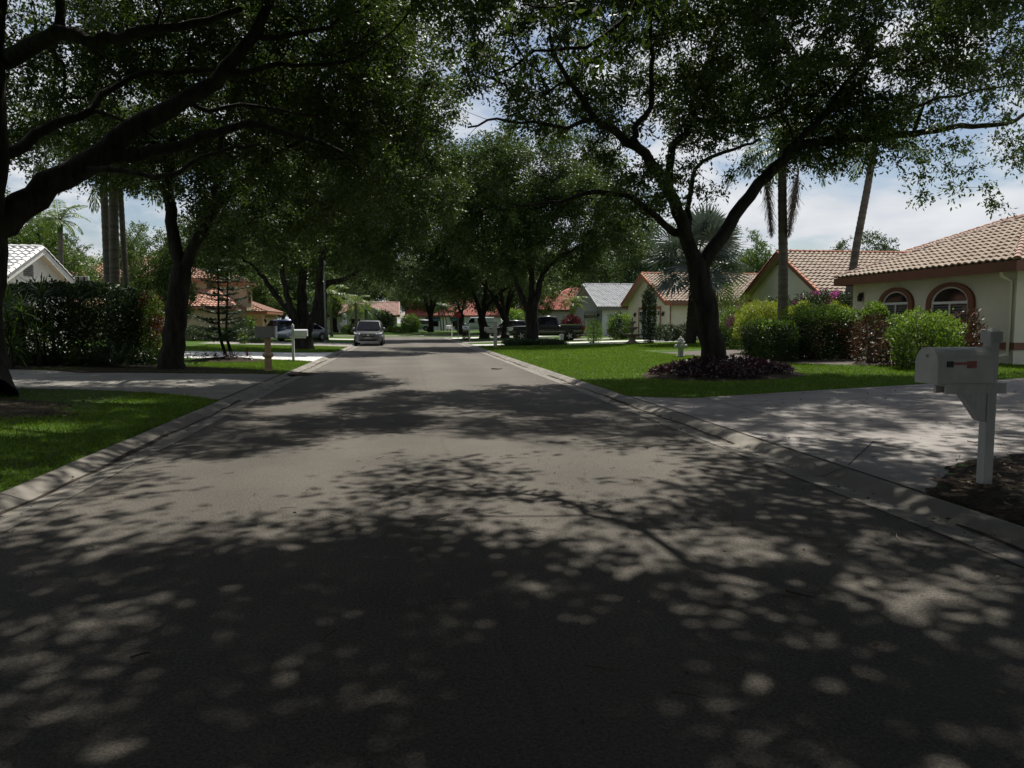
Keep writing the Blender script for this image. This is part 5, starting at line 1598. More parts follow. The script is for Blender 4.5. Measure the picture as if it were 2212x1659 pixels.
# hydrant
pb = G(1470, 771)
root = thing('fire_hydrant', 'dirty white fire hydrant standing on the right lawn', 'fire hydrant', pb)
m = MB(); m.smooth = True
m.lathe([(.17, -.05), (.17, .05), (.12, .055), (.115, .1), (.115, .50), (.13, .52), (.13, .56)], 18)
o = m.build('barrel', MT['hyd_white'], root)
m = MB(); m.smooth = True; m.lathe([(.17, .56), (.17, .62), (.135, .63), (.13, .68), (.10, .75), (.04, .79), (.035, .84), (.003, .84)], 18); m.build('bonnet', MT['hyd_white'], root)
for (dx, dy, r) in ((-1, 0, .065), (1, 0, .065), (0, -1, .085)):
    m = MB()
    ax = 'x' if dx else 'y'; s = dx or dy
    pr = [(r, .1), (r, .19), (r * 1.25, .19), (r * 1.25, .24), (r * .4, .245), (r * .4, .28)]
    m.lathe([(a, s * z) for a, z in pr], 12, (0, 0, .44), ax); m.build('outlet', MT['hyd_white'], root)
m = MB(); m.lathe([(.26, -.05), (.25, .02), (.2, .03)], 16); m.build('base_plate', MT['mulch'], root)

# fountain
pb = GD(1366, 47.5)
root = thing('fountain', 'three tiered cast stone fountain on the grass before the garage', 'fountain', pb)
m = MB(); m.smooth = True
m.lathe([(.42, -.05), (.42, .06), (.34, .1), (.2, .2), (.17, .34), (.24, .42)], 20); m.build('pedestal', MT['stone'], root)
for nm, z, R in (('lower_bowl', .42, .60), ('middle_bowl', .86, .38), ('upper_bowl', 1.22, .22)):
    m = MB(); m.smooth = True
    m.lathe([(R * .35, z), (R * .75, z + .06), (R, z + .16), (R * 1.02, z + .2), (R * .92, z + .19), (R * .6, z + .1), (R * .16, z + .09), (R * .14, z + .3 + R * .2), (R * .2, z + .38)], 24); m.build(nm, MT['stone'], root)
m = MB(); m.smooth = True; m.lathe([(.03, 1.5), (.06, 1.56), (.05, 1.62), (.005, 1.68)], 10); m.build('finial', MT['stone'], root)

# low rail by the forked oak
pb = GD(1214, 50.5)
root = thing('low_fence', 'low white rail fence with a capped post beside the forked oak', 'fence', pb)
m = MB(); m.box(-.12, -.1, -.1, .1, .1, .56); m.box(-.14, -.12, .56, .12, .12, .63); m.build('post', MT['post_white'], root)
m = MB(); m.box(-1.85, -.07, -.1, -1.70, .07, .30); m.build('post', MT['post_white'], root)
m = MB(); m.box(-1.7, -.03, .18, -.12, .03, .25); m.build('rail', MT['post_white'], root)
m = MB(); m.box(-1.9, .25, .34, -.5, .31, .40); m.build('rail', MT['post_white'], root)

# stop sign
pb = GD(980, 72); pb.x = max(pb.x, XR + .5)
root = thing('stop_sign', 'red octagonal stop sign on a thin post at the far right corner', 'road sign', pb)
zc = at(979, 680, 72).z - pb.z
m = MB(); m.box(-.03, 0, -.2, .03, .05, zc + .3); m.build('post', MT['pole_green'], root)
R = .33
oc = lambda r, y: [(r * math.cos(rad(22.5 + 45 * k)), y, zc + r * math.sin(rad(22.5 + 45 * k))) for k in range(8)]
m = MB(); m.prism(oc(R, -.02), (0, .018, 0)); pn = m.build('panel', MT['sign_red'], root)
m = MB()
a, b_ = oc(R, -.0215), oc(R * .95, -.0215)
for k in range(8):
    m.poly([a[k], a[(k + 1) % 8], b_[(k + 1) % 8], b_[k]])
m.build('border', MT['sign_red'], pn)
cu = bpy.data.curves.new('lettering', 'FONT'); cu.body = 'STOP'; cu.size = .22; cu.align_x = 'CENTER'; cu.align_y = 'CENTER'; cu.extrude = .001
tmp = bpy.data.objects.new('lettering_tmp', cu)
COL.objects.link(tmp)
dg = bpy.context.evaluated_depsgraph_get()
me = bpy.data.meshes.new_from_object(tmp.evaluated_get(dg))
bpy.data.objects.remove(tmp)
MT['faded_white'] = paint('faded sign lettering', (0.42, 0.30, 0.29), .5, .1, 5)
lt = link('lettering', me, MT['faded_white'], pn); lt.location = (0, -.0235, zc); lt.rotation_euler = (rad(90), 0, 0)

# grey lamp post by the second oak
pb = GD(703, 56)
root = thing('lamp_post', 'plain grey green lamp post standing beside the wide oak trunk', 'lamp post', pb)
m = MB(); m.smooth = True; m.tube([(0, 0, -.1), (0, 0, 2), (-.03, 0, 5.6)], [.085, .064, .055], 10); m.build('pole', MT['pole_green'], root)
m = MB(); m.lathe([(.14, -.05), (.14, .12), (.09, .16)], 10); m.build('base', MT['pole_green'], root)
m = MB(); m.smooth = True; m.lathe([(.05, 5.5), (.16, 5.62), (.2, 5.8), (.16, 6.05), (.03, 6.15)], 12, (-.03, 0, 0)); m.build('lantern', MT['pole_green'], root)
# globe lamp on a white pillar
pb = GD(744, 96)
root = thing('globe_lamp', 'white globe lamp on a pale pillar left of the parked minivan', 'lamp', pb)
m = MB(); m.box(-.3, -.3, -.1, .3, .3, 1.75); m.build('pillar', MT['white_wall'], root)
m = MB(); m.lathe([(.1, 1.75), (.05, 1.85), (.05, 2.0), (.12, 2.02)], 10); m.build('stem', MT['black_metal'], root)
m = MB(); m.smooth = True; m.lathe([(.1, 2.02)] + [(.32 * math.sin(t), 2.32 - .32 * math.cos(t)) for t in np.linspace(.35, math.pi - .05, 10)], 16); m.build('globe', MT['globe'], root)
# basketball backboard seen from behind
pb = GD(181, 33)
p = at(180, 612, 33)
root = thing('basketball_hoop', 'basketball backboard seen from behind above the left hedge', 'basketball hoop', pb, rad(-20))
zb, zt = at(180, 628, 33).z - pb.z - .1, at(180, 598, 33).z - pb.z
w2 = .33
m = MB(); m.box(-w2, 0, zb, w2, .03, zt); m.build('panel', MT['board'], root)
m = MB(); e = .035
m.box(-w2 - e, -.02, zb - e, w2 + e, .05, zb); m.box(-w2 - e, -.02, zt, w2 + e, .05, zt + e); m.box(-w2 - e, -.02, zb, -w2, .05, zt); m.box(w2, -.02, zb, w2 + e, .05, zt)
m.box(-.15, -.03, zb, -.12, -.002, zb + .3); m.box(.12, -.03, zb, .15, -.002, zb + .3); m.box(-.15, -.031, zb + .3, .15, -.002, zb + .33); m.build('frame', MT['frame_white'], root)
m = MB()
for xx in (-.19, .12): m.box(xx, -.05, zb + .34, xx + .045, -.003, zt)
m.build('bracket', MT['black_metal'], root)
m = MB(); m.tube([(0, -.6, -.1), (0, -.6, zb - .2), (0, -.06, zb + .25)], .05, 8); m.build('pole', MT['black_metal'], root)
m = MB(); m.tube([(.23 * math.cos(t), .28 + .23 * math.sin(t), zb + .12) for t in np.linspace(0, 2 * math.pi, 17)], .012, 5); m.build('rim', MT['orange'], root)
# little black path stake
pb = G(433, 793)
m = MB(pb); m.tube([pb + Vector((0, 0, -.05)), pb + Vector((0, 0, .42))], .018, 6); m.lathe([(.05, .40), (.05, .46), (.015, .48)], 8, pb)
o = m.build('garden_stake', MT['black_metal']); tag(o, 'thin black garden stake at the edge of the grass beside the forked oak', 'garden stake')
pb = G(604, 762)
m = MB(pb); m.box(pb.x - .09, pb.y, pb.z - .05, pb.x + .09, pb.y + .05, pb.z + .32); o = m.build('utility_marker', MT['box_taupe'], bevel=.01); tag(o, 'small grey utility marker on the grass left of the white mailbox post', 'utility marker')

# fallen branches that read as single sticks
MT['stick'] = paint('dead twig', (0.055, 0.04, 0.03), .95, .4, 20)
def stick(label, pts, r=.012):
    P = [G(*p) + Vector((0, 0, r * 1.1 + .006)) for p in pts]
    m = MB(P[0]); m.tube(P, [r] * (len(P) - 1) + [r * .5], 6)
    o = m.build('fallen_stick', MT['stick']); o.location = P[0]
    tag(o, label, 'stick', 'fallen sticks')
stick('dark straight stick lying across the sunlit road near the right kerb', [(1062, 798), (1075, 799), (1085, 798)], .02)
stick('bent twig lying on the shaded road at the lower left', [(283, 1426), (300, 1420), (312, 1416), (326, 1416)], .007)
stick('long thin twig lying on the shaded road at the lower right', [(1697, 1281), (1728, 1289), (1757, 1296)], .007)
stick('branched twig lying on the pink driveway beside the mailbox post', [(2090, 955), (2105, 958), (2125, 955), (2140, 950)], .007)
# ------------------------------------------------------------------ palms
MT['palm_trunk'] = paint('palm trunk', (0.115, 0.10, 0.085), .9, .25, 3, c2=(0.18, 0.16, 0.135), bump=.7, bscale=14, stretch=(.3, .3, 2.5), spec=.2)
MT['palm_dark'] = paint('dark palm trunk', (0.05, 0.042, 0.035), .95, .3, 4, bump=.9, bscale=14, stretch=(.3, .3, 2.5), spec=.15)
MT['frond'] = leafmat('palm leaflet', (0.04, 0.085, 0.018), (0.08, 0.135, 0.025), trans=(0.12, 0.2, 0.03), tf=.25, rough=.38)
MT['frond_light'] = leafmat('yellow green palm leaflet', (0.07, 0.12, 0.022), (0.14, 0.2, 0.04), trans=(0.2, 0.28, 0.04), tf=.3, rough=.4)
MT['frond_dead'] = leafmat('dead palm leaflet', (0.10, 0.075, 0.05), (0.17, 0.13, 0.09), trans=(0.12, 0.09, 0.05), tf=.15, rough=.7)
MT['silverleaf'] = leafmat('silver fan leaf', (0.095, 0.12, 0.098), (0.19, 0.22, 0.185), trans=(0.10, 0.14, 0.10), tf=.14, rough=.45)

def frond_mesh(name, L, a0, a1, n, ll, lw, mat, seed, hang=.35, vshape=.35, bare=.14, clump=0, jit=.10):
    rg = np.random.default_rng(seed)
    S = 26
    ts = np.linspace(0, 1, S)
    ang = np.radians(a0 + (a1 - a0) * (np.minimum(1, ts / clump) if clump else ts ** 1.15))
    seg = L / (S - 1)
    X = np.concatenate([[0], np.cumsum(np.cos(ang[:-1]) * seg)]); Z = np.concatenate([[0], np.cumsum(np.sin(ang[:-1]) * seg)])
    m = MB(); m.smooth = True
    m.tube([(X[i], 0, Z[i]) for i in range(S)], list(np.linspace(.035, .006, S)), 4)
    t = np.linspace(bare, .995, n)
    px = np.interp(t, ts, X); pz = np.interp(t, ts, Z); an = np.interp(t, ts, ang)
    P = []; D = []; Nn = []; LL = []
    for s in (1, -1):
        tt = np.stack([np.cos(an), np.zeros(n), np.sin(an)], 1)
        d = tt * .55 + np.array([0, s * .85, 0]) + np.array([0, 0, -hang]) + rg.normal(0, jit, (n, 3)) + np.stack([-np.sin(an), 0 * an, np.cos(an)], 1) * vshape
        P.append(np.stack([px, 0 * px, pz], 1)); D.append(unit(d)); Nn.append(unit(np.stack([-np.sin(an), 0 * an, np.cos(an)], 1) + rg.normal(0, .25, (n, 3))))
        LL.append(ll * np.sin(np.pi * (.16 + .80 * t)) ** .7 * rg.uniform(.85, 1.1, n))
    P = np.vstack(P); D = np.vstack(D); Nn = np.vstack(Nn); LL = np.concatenate(LL)
    # two quads per leaflet, the outer half bends down
    V1, F1 = leaf_arrays(P, D, Nn, LL * .62, lw)
    D2 = unit(D + np.array([0, 0, -.55]))
    V2, F2 = leaf_arrays(P + D * (LL * .5)[:, None], D2, Nn, LL * .55, lw * .9)
    b = len(m.v)
    m.v.extend([tuple(v) for v in V1] + [tuple(v) for v in V2])
    fs = [list(f + b) for f in F1] + [list(f + b + len(V1)) for f in F2]
    m.f.extend(fs); m.mi.extend([0] * len(fs)); m.sm.extend([False] * len(fs))
    return m.mesh(name, mat)

FR = {
    'up': frond_mesh('frond', 2.6, 70, -15, 46, .75, .045, MT['frond'], 1),
    'mid': frond_mesh('frond', 2.8, 38, -60, 46, .78, .045, MT['frond'], 2),
    'low': frond_mesh('frond', 2.7, 0, -82, 44, .78, .045, MT['frond'], 3, hang=.6, vshape=.1),
    'lup': frond_mesh('frond', 2.2, 72, -10, 40, .6, .05, MT['frond_light'], 4),
    'lmid': frond_mesh('frond', 2.3, 42, -60, 40, .62, .05, MT['frond_light'], 5),
    'llow': frond_mesh('frond', 2.2, 5, -80, 38, .6, .05, MT['frond_light'], 6, hang=.55, vshape=.1),
    'dead': frond_mesh('dead_frond', 3.9, 55, -97, 190, .75, .03, MT['frond_dead'], 7, jit=.4, hang=1.0, vshape=-.2, bare=.30, clump=.26),
}
def palm(label, path, r0, r1, nf, sc=1.0, kind='', name='palm_tree', mat='palm_trunk', group='palms in the front gardens', dead=0, shaft=True, seed=0, flat=1.0):
    rg = np.random.default_rng(seed + 50)
    base = Vector(path[0])
    root = thing(name, label, 'palm', base, 0, group)
    # densify the trunk and give it rings
    P = []; R = []
    for i in range(len(path) - 1):
        a, b = Vector(path[i]), Vector(path[i + 1])
        m = max(2, int((b - a).length / .12))
        for k in range(m): P.append(a + (b - a) * k / m)
    P.append(Vector(path[-1]))
    for i in range(len(P)):
        t = i / (len(P) - 1)
        R.append((r0 + (r1 - r0) * t) * (1 + .035 * ((i % 2) * 2 - 1)) * (1 + .25 * math.exp(-t * 14)))
    mb = MB(base); mb.smooth = True; mb.tube(P, R, 12); mb.build('trunk', MT[mat], root, fixn=False)
    top = P[-1] - base
    if shaft:
        m = MB(); m.smooth = True
        m.tube([top + Vector((0, 0, -.1)), top + Vector((0, 0, .35)), top + Vector((0, 0, .8))], [r1 * 1.12, r1 * 1.2, r1 * .5], 10); m.build('crownshaft', MT['frond'], root)
        top = top + Vector((0, 0, .55))
    for k in range(nf):
        t = k / max(1, nf - 1)
        key = kind + ('up' if t < .25 else 'mid' if t < .68 else 'low')
        o = link('frond', FR[key], None, root)
        o.location = top; o.rotation_euler = (rg.normal(0, .15), rg.normal(0, .14), k * 2.399 + rg.normal(0, .15))
        s = sc * rg.uniform(.85, 1.12); o.scale = (s, s, s * flat)
    for k in range(dead):
        o = link('dead_frond', FR['dead'], None, root)
        o.location = top + Vector((0, 0, -.75)); o.rotation_euler = (0, 0, (math.pi - .1, -.2, -.9, 2.6)[k % 4]); o.scale = (sc * .9,) * 3
    return root

def pp(px, py, D): return at(px, py, D)
# tall palms on the left
b = [GD(237, 28.6), GD(250, 28.2), GD(282, 29.2)]
palm('leftmost of three tall pale palm trunks rising behind the left hedge', [b[0], pp(231, 560, 28.6), pp(225, 420, 28.6), pp(224, 300, 28.6)], .15, .125, 13, 1.0, seed=1)
palm('thickest middle palm of the three tall trunks behind the left hedge', [b[1], pp(247, 560, 28.2), pp(245, 420, 28.2), pp(248, 330, 28.2)], .185, .16, 14, 1.05, seed=2)
palm('slender leaning palm, right one of the three trunks behind the left hedge', [b[2], pp(274, 640, 29.2), pp(264, 480, 29.2), pp(259, 395, 29.2)], .115, .10, 14, .95, seed=3)
palm('small feathery palm standing behind the white tiled gable', [GD(131, 47), pp(131, 560, 47), pp(130, 497, 47)], .17, .14, 15, .95, 'l', seed=4, flat=.9)
palm('dark green palm behind the right slope of the white gable', [GD(172, 58), pp(173, 590, 58)], .14, .12, 12, .95, '', seed=5)
palm('bushy palm between the white gable and the three tall palm trunks', [GD(205, 62), pp(206, 600, 62)], .14, .12, 12, 1.0, 'l', seed=6)
palm('palm with arching fronds right behind the parked minivan', [GD(768, 84), pp(769, 668, 84)], .16, .14, 15, 1.0, 'l', seed=7)
palm('lower palm with arching fronds just right of the globe lamp', [GD(790, 88), pp(790, 682, 88)], .14, .12, 14, .9, '', seed=8)
palm('bright palm clump beside the grey lamp post', [GD(716, 78), pp(714, 650, 78)], .14, .12, 16, 1.15, 'l', seed=9)
palm('palm rising right of the peach garage', [GD(585, 88), pp(580, 600, 88)], .16, .13, 16, 1.15, 'l', seed=10)
# right side
palm('tall palm with hanging dead fronds between the golden shrubs', [GD(1692, 30.5), pp(1692, 560, 30.5), pp(1690, 440, 30.5), pp(1690, 352, 30.5)], .21, .17, 14, 1.0, dead=4, seed=11)
palm('leaning bare palm trunk in front of the tan tiled roof', [GD(1822, 36.5), pp(1836, 620, 36.3), pp(1852, 520, 36.2), pp(1872, 415, 36), pp(1886, 335, 36)], .21, .16, 14, 1.05, seed=12)
palm('small palm with orange tinted stem between the red plants and the grey garage', [GD(1236, 64), pp(1237, 668, 64)], .10, .08, 10, .75, 'l', seed=13)
GC = 'thin curved palms before the far red roof'
for i, (bx, tx, lab) in enumerate([(953, 945, 'leftmost thin curved palm before the far red roof'), (958, 953, 'second thin palm from the left before the far red roof'), (967, 956, 'third thin palm, leaning left, before the far red roof'), (973, 985, 'right hand thin palm behind the stop sign leaning right')]):
    palm(lab, [GD(bx, 117), pp((bx + tx) / 2 + (2 if tx < bx else -1), 690, 117), pp(tx, 668, 117)], .10, .075, 9, .75, '', seed=20 + i, group=GC)

# silver fan palm
def fan_leaf(name, R, n, mat, seed):
    rg = np.random.default_rng(seed)
    m = MB()
    m.tube([(0, 0, 0), (.8, 0, .10), (1.6, 0, .12)], [.045, .03, .022], 5)
    for k in range(n):
        a = rad(-125 + 250 * k / (n - 1))
        d = Vector((math.cos(a), math.sin(a), 0)); s = Vector((-math.sin(a), math.cos(a), 0))
        L = R * (1 - .12 * abs(a) / 2.2) * rg.uniform(.93, 1.03)
        c = Vector((1.6, 0, .12))
        cup = lambda t: Vector((0, 0, .20 * t - .30 * t * t + (.03 if k % 2 else -.02)))
        w = .045 * R
        p0, p1, p2 = c + d * (L * .08), c + d * (L * .55) + cup(.55) * R, c + d * L + cup(1.0) * R
        m.add([p0 - s * .01, p1 - s * w, p2, p1 + s * w, p0 + s * .01, p1 + Vector((0, 0, -.03))], [(0, 1, 5), (1, 2, 5), (5, 2, 3), (4, 5, 3), (0, 5, 4)])
    return m.mesh(name, mat)
FAN = [fan_leaf('fan_leaf', 1.75, 34, MT['silverleaf'], k) for k in range(3)]
pbm = GD(1492, 45)
root = thing('fan_palm', 'silvery blue fan palm behind the leaning oak', 'palm', pbm, 0, 'palms in the front gardens')
zc = at(1505, 545, 45).z - pbm.z
top = at(1506, 560, 45) - pbm
m = MB(); m.smooth = True
n = 40
m.tube([Vector((0, 0, -.1)) + (top - Vector((0, 0, 0))) * (k / n) for k in range(n + 1)], [.34 * (1 + .05 * ((k % 2) * 2 - 1)) for k in range(n + 1)], 12); m.build('trunk', MT['palm_dark'], root)
rg = np.random.default_rng(77)
for k in range(27):
    t = k / 26
    el = rad(80 - 125 * t + rg.normal(0, 6))
    o = link('fan_leaf', FAN[k % 3], None, root)
    o.location = top + Vector((0, 0, .1 - .5 * t))
    o.rotation_euler = (rg.normal(0, .7), -el, k * 2.399 + rg.normal(0, .1))
    s = rg.uniform(.95, 1.15); o.scale = (s, s, s)

# ------------------------------------------------------------------ young star pines in the mulch bed
MT['needle'] = leafmat('star pine needle', (0.02, 0.05, 0.018), (0.045, 0.085, 0.025), trans=(0.05, 0.09, 0.02), tf=.15, rough=.5)
def star_pine(label, base, path, nwh, L0, seed):
    rg = np.random.default_rng(seed)
    root = thing('star_pine', label, 'tree', base, 0, 'young star pines in the mulch bed')
    mb = MB(base); mb.smooth = True
    P = [Vector(p) for p in path]; n = len(P)
    mb.tube(P, list(np.linspace(.075, .015, n)), 8)
    Ps = []; Ds = []; Ns = []; Ls = []
    br = mb
    zs = np.linspace(.27, .985, nwh)
    for w in zs:
        x = w * (n - 1); i = min(n - 2, int(x)); c = P[i] + (P[i + 1] - P[i]) * (x - i)
        L = L0 * (1 - w) ** .6 * min(1, .45 + w * 1.3) + .12
        off = rg.uniform(0, 2)
        for k in range(5):
            a = off + 2 * math.pi * k / 5 + rg.normal(0, .12)
            if w < .45 and rg.random() < .25: continue
            l = L * rg.uniform(.75, 1.1)
            pts = [c + Vector((math.cos(a) * l * t, math.sin(a) * l * t, l * (.02 + .22 * t * t - .06 * t))) for t in np.linspace(0, 1, 6)]
            br.tube(pts, list(np.linspace(.018, .005, 6)), 4)
            m = int(120 * l)
            t = rg.uniform(.12, 1, m)
            q = np.array([np.array(pts[0]) + (np.array(pts[-1]) - np.array(pts[0])) * u for u in t]) + np.array([[0, 0, -.05 * math.sin(3.14 * u) * l] for u in t])
            d = np.stack([np.full(m, math.cos(a)), np.full(m, math.sin(a)), np.zeros(m)], 1)
            sd = np.stack([np.full(m, -math.sin(a)), np.full(m, math.cos(a)), np.zeros(m)], 1) * np.where(rg.random(m) < .5, 1, -1)[:, None]
            dd = unit(d * .7 + sd * .8 + rg.normal(0, .25, (m, 3)) + np.array([0, 0, .05]))
            Ps.append(q); Ds.append(dd); Ns.append(unit(rg.normal(0, .5, (m, 3)) + np.array([0, 0, 1]))); Ls.append(.20 * (1 - .6 * t) + .05)
    mb.build('trunk', MT['bark'], root, fixn=False)
    V, F = leaf_arrays(np.vstack(Ps) - np.array(base), np.vstack(Ds), np.vstack(Ns), np.concatenate(Ls), .032)
    link('foliage', mesh_np('foliage', V, F), MT['needle'], root)
bA, bB = G(489, 777), G(503, 776)
dA = bA.x * SH + bA.y * CH
star_pine('taller star pine of the pair, left stem in the mulch bed', bA, [bA] + [at(x, y, dA) for x, y in ((484, 755), (477, 735), (473, 710), (472, 680), (472, 640), (471, 600), (470, 570), (470, 530))], 9, 1.5, 1)
star_pine('bushier star pine of the pair, right stem in the mulch bed', bB, [bB] + [at(x, y, dA + .3) for x, y in ((497, 755), (491, 735), (489, 710), (490, 680), (491, 640), (492, 610), (492, 575))], 8, 1.75, 2)

# ------------------------------------------------------------------ shrubs and hedges
def lm(name, *a, **k): MT[name] = leafmat(name, *a, **k)
lm('hedge_dark', (0.018, 0.038, 0.010), (0.036, 0.066, 0.015), trans=(0.05, 0.09, 0.012), tf=.2)
lm('hedge_green', (0.03, 0.065, 0.012), (0.065, 0.12, 0.02), trans=(0.13, 0.22, 0.02), tf=.36)
lm('bright_green', (0.06, 0.125, 0.015), (0.13, 0.215, 0.03), trans=(0.20, 0.34, 0.03), tf=.42)
lm('golden', (0.095, 0.145, 0.015), (0.205, 0.245, 0.024), trans=(0.30, 0.36, 0.02), tf=.40)
lm('yellowgreen', (0.075, 0.13, 0.016), (0.15, 0.21, 0.028), trans=(0.20, 0.33, 0.03), tf=.40)
lm('croton', (0.04, 0.03, 0.012), (0.115, 0.036, 0.014), trans=(0.15, 0.05, 0.02), tf=.25, c3=(0.45, 0.13, 0.02))
lm('croton_dark', (0.028, 0.042, 0.012), (0.06, 0.032, 0.014), trans=(0.1, 0.04, 0.02), tf=.2, c3=(0.3, 0.05, 0.02))
lm('redplant', (0.05, 0.012, 0.016), (0.14, 0.022, 0.03), trans=(0.2, 0.03, 0.04), tf=.25)
lm('magenta', (0.25, 0.03, 0.16), (0.45, 0.07, 0.30), trans=(0.5, 0.08, 0.32), tf=.35, rough=.6)
lm('purple', (0.016, 0.014, 0.010), (0.036, 0.021, 0.018), trans=(0.10, 0.03, 0.05), tf=.2, c3=(0.11, 0.065, 0.065))
lm('redflower', (0.5, 0.03, 0.02), (0.65, 0.08, 0.03), trans=(0.6, 0.06, 0.03), tf=.3)
lm('grassblade', (0.062, 0.125, 0.009), (0.13, 0.215, 0.017), trans=(0.19, 0.32, 0.018), tf=.3, rough=.55, c3=(0.2, 0.19, 0.06), spec=.2)
SHN = [0]
def shrub(label, px0, px1, ytop, D, mat, p=2.3, depth=None, ybot=None, L=.09, W=.045, dens=420, stems=False, name='shrub', cat='shrub', group='shrubs in the front gardens', mix=None, rough=.24, flowers=None, loc=None, half=None, height=None, inner=.55, tip=None):
    SHN[0] += 1
    rg = np.random.default_rng(900 + SHN[0])
    if loc is None:
        g_ = GD((px0 + px1) / 2, D)
        rx = (px1 - px0) / 2 / PF * D
        ry = depth if depth else min(rx, 1.3)
        zt = at((px0 + px1) / 2, ytop, D).z
        zb = at((px0 + px1) / 2, ybot, D).z if ybot else g_.z - .05
        rot = -HEAD
    else:
        g_ = Vector((loc[0], loc[1], gh(*loc))); rx, ry = half; zb = g_.z - .05; zt = g_.z + height; rot = 0
    rz = (zt - zb) / 2
    area = 4 * math.pi * (((rx * ry) ** 1.6 + (rx * rz) ** 1.6 + (ry * rz) ** 1.6) / 3) ** (1 / 1.6)
    n = int(min(60000, 2.0 * area * dens / max(.35, (L / .09) ** 1.5)))
    d = unit(rg.normal(0, 1, (n, 3)))
    pn = np.sum(np.abs(d) ** p, axis=1) ** (1 / p)
    s = d / pn[:, None]
    r = 1 - (1 - inner) * rg.random(n) ** 2.2
    lump = np.array([mnoise.noise(Vector((float(q_[0]) * 2.2 * rx + SHN[0], float(q_[1]) * 2.2 * ry, float(q_[2]) * 2.2 * rz))) for q_ in s])
    lump2 = np.array([mnoise.noise(Vector((float(q_[0]) * 6 * rx + SHN[0], float(q_[1]) * 6 * ry, float(q_[2]) * 6 * rz))) for q_ in s])
    r = r * (1 + rough * lump * 1.4 + rough * .6 * lump2)
    shoot = lump2 > .42
    r = np.where(shoot & (rg.random(n) < .35), r * rg.uniform(1.0, 1.22, n), r)
    P = s * r[:, None] * np.array([rx, ry, rz]) + rg.normal(0, .025, (n, 3))
    c, s_ = math.cos(rot), math.sin(rot)
    P = np.stack([P[:, 0] * c - P[:, 1] * s_, P[:, 0] * s_ + P[:, 1] * c, P[:, 2]], 1)
    P[:, 2] += (zb + zt) / 2 - g_.z
    keep = P[:, 2] > .02; P = P[keep]; n = len(P)
    dn = unit(P - np.array([0, 0, (zb + zt) / 2 - g_.z - rz * .3]))
    Dv = unit(dn * .6 + rg.normal(0, .7, (n, 3)) + np.array([0, 0, .25]))
    Nv = unit(dn * .6 + rg.normal(0, .6, (n, 3)) + np.array([0, 0, .3]))
    sz = rg.uniform(.6, 1.3, n)
    root = thing(name, label, cat, g_, 0, group)
    if mix:
        k = rg.random(n)
        # clumps of the second colour follow a noise, not the light
        sel = np.array([mnoise.noise(Vector((float(a[0]) * 1.3, float(a[1]) * 1.3, float(a[2]) * 1.3 + SHN[0]))) for a in P]) + .25 * k > mix[1]
    else:
        sel = np.zeros(n, bool)
    if tip:  # brighter leaf colour near the top stands in for sunlight on the shrub
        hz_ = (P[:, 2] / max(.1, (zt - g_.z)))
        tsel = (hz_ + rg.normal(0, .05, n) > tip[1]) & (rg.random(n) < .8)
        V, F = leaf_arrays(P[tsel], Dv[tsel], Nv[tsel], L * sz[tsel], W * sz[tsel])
        link('sun_tinted_tops', mesh_np('sun_tinted_tops', V, F), MT[tip[0]], root)
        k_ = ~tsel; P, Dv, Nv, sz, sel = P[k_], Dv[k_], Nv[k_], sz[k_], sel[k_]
    V, F = leaf_arrays(P[~sel], Dv[~sel], Nv[~sel], L * sz[~sel], W * sz[~sel])
    link('foliage', mesh_np('foliage', V, F), MT[mat], root)
    if mix and sel.any():
        V, F = leaf_arrays(P[sel], Dv[sel], Nv[sel], L * sz[sel], W * sz[sel])
        link('flowers' if 'magenta' in mix[0] or 'flower' in mix[0] else 'foliage', mesh_np('foliage', V, F), MT[mix[0]], root)
    if stems:
        m = MB()
        for k in range(7):
            a = rg.uniform(0, 6.28); e = rg.uniform(.3, .75)
            m.tube([(.12 * math.cos(a), .12 * math.sin(a), -.05), (rx * e * .4 * math.cos(a), ry * e * .4 * math.sin(a), (zt - g_.z) * .4), (rx * e * math.cos(a), ry * e * math.sin(a), (zt - g_.z) * .8)], [.022, .016, .008], 5)
        m.build('stems', MT['bark_light'], root, fixn=False)
    return root

HG = 'hedges and shrubs of the left gardens'
shrub('tall boxy clipped hedge shading the left lawn', 0, 0, 0, 0, 'hedge_dark', 6, loc=(-11.1, 26.9), half=(2.15, 1.1), height=2.62, L=.105, W=.058, dens=900, name='hedge', cat='hedge', group=HG, rough=.06, inner=.7)
shrub('low dark planting under the right end of the tall hedge', 170, 350, 752, 24.6, 'hedge_dark', 2.6, L=.12, W=.05, depth=.6, group=HG)
shrub('loose yellowish shrub at the right end of the tall clipped hedge', 296, 345, 640, 25.2, 'hedge_green', 2.6, L=.08, W=.04, group=HG, mix=('croton', .22), stems=True)
shrub('leafy red tipped shrub behind the forked oak trunk', 318, 352, 628, 27.5, 'croton_dark', 2.2, L=.13, W=.05, group=HG, stems=True, mix=('redflower', .42))
shrub('small fern like shrub at the right foot of the forked oak', 388, 428, 764, 24.3, 'hedge_green', 2.0, L=.16, W=.022, group=HG, dens=260)
shrub('dark clipped hedge block under the peach house wall', 392, 446, 706, 53, 'hedge_dark', 5, name='hedge', cat='hedge', group=HG)
shrub('rough hedge in the middle of the peach house wall', 444, 506, 709, 54, 'hedge_green', 3, name='hedge', cat='hedge', group=HG)
shrub('dark hedge behind the star pines', 500, 534, 703, 53.5, 'hedge_dark', 3.5, name='hedge', cat='hedge', group=HG)
shrub('dark boxy hedge left of the taupe mailbox', 527, 572, 709, 51, 'hedge_dark', 5, name='hedge', cat='hedge', group=HG)
shrub('light green bush beside the dark boxy hedge by the drive', 516, 532, 718, 49, 'yellowgreen', 2.2, group=HG)
shrub('leafy bush against the peach garage wall', 521, 552, 684, 62, 'bright_green', 2.2, L=.16, W=.06, group=HG)
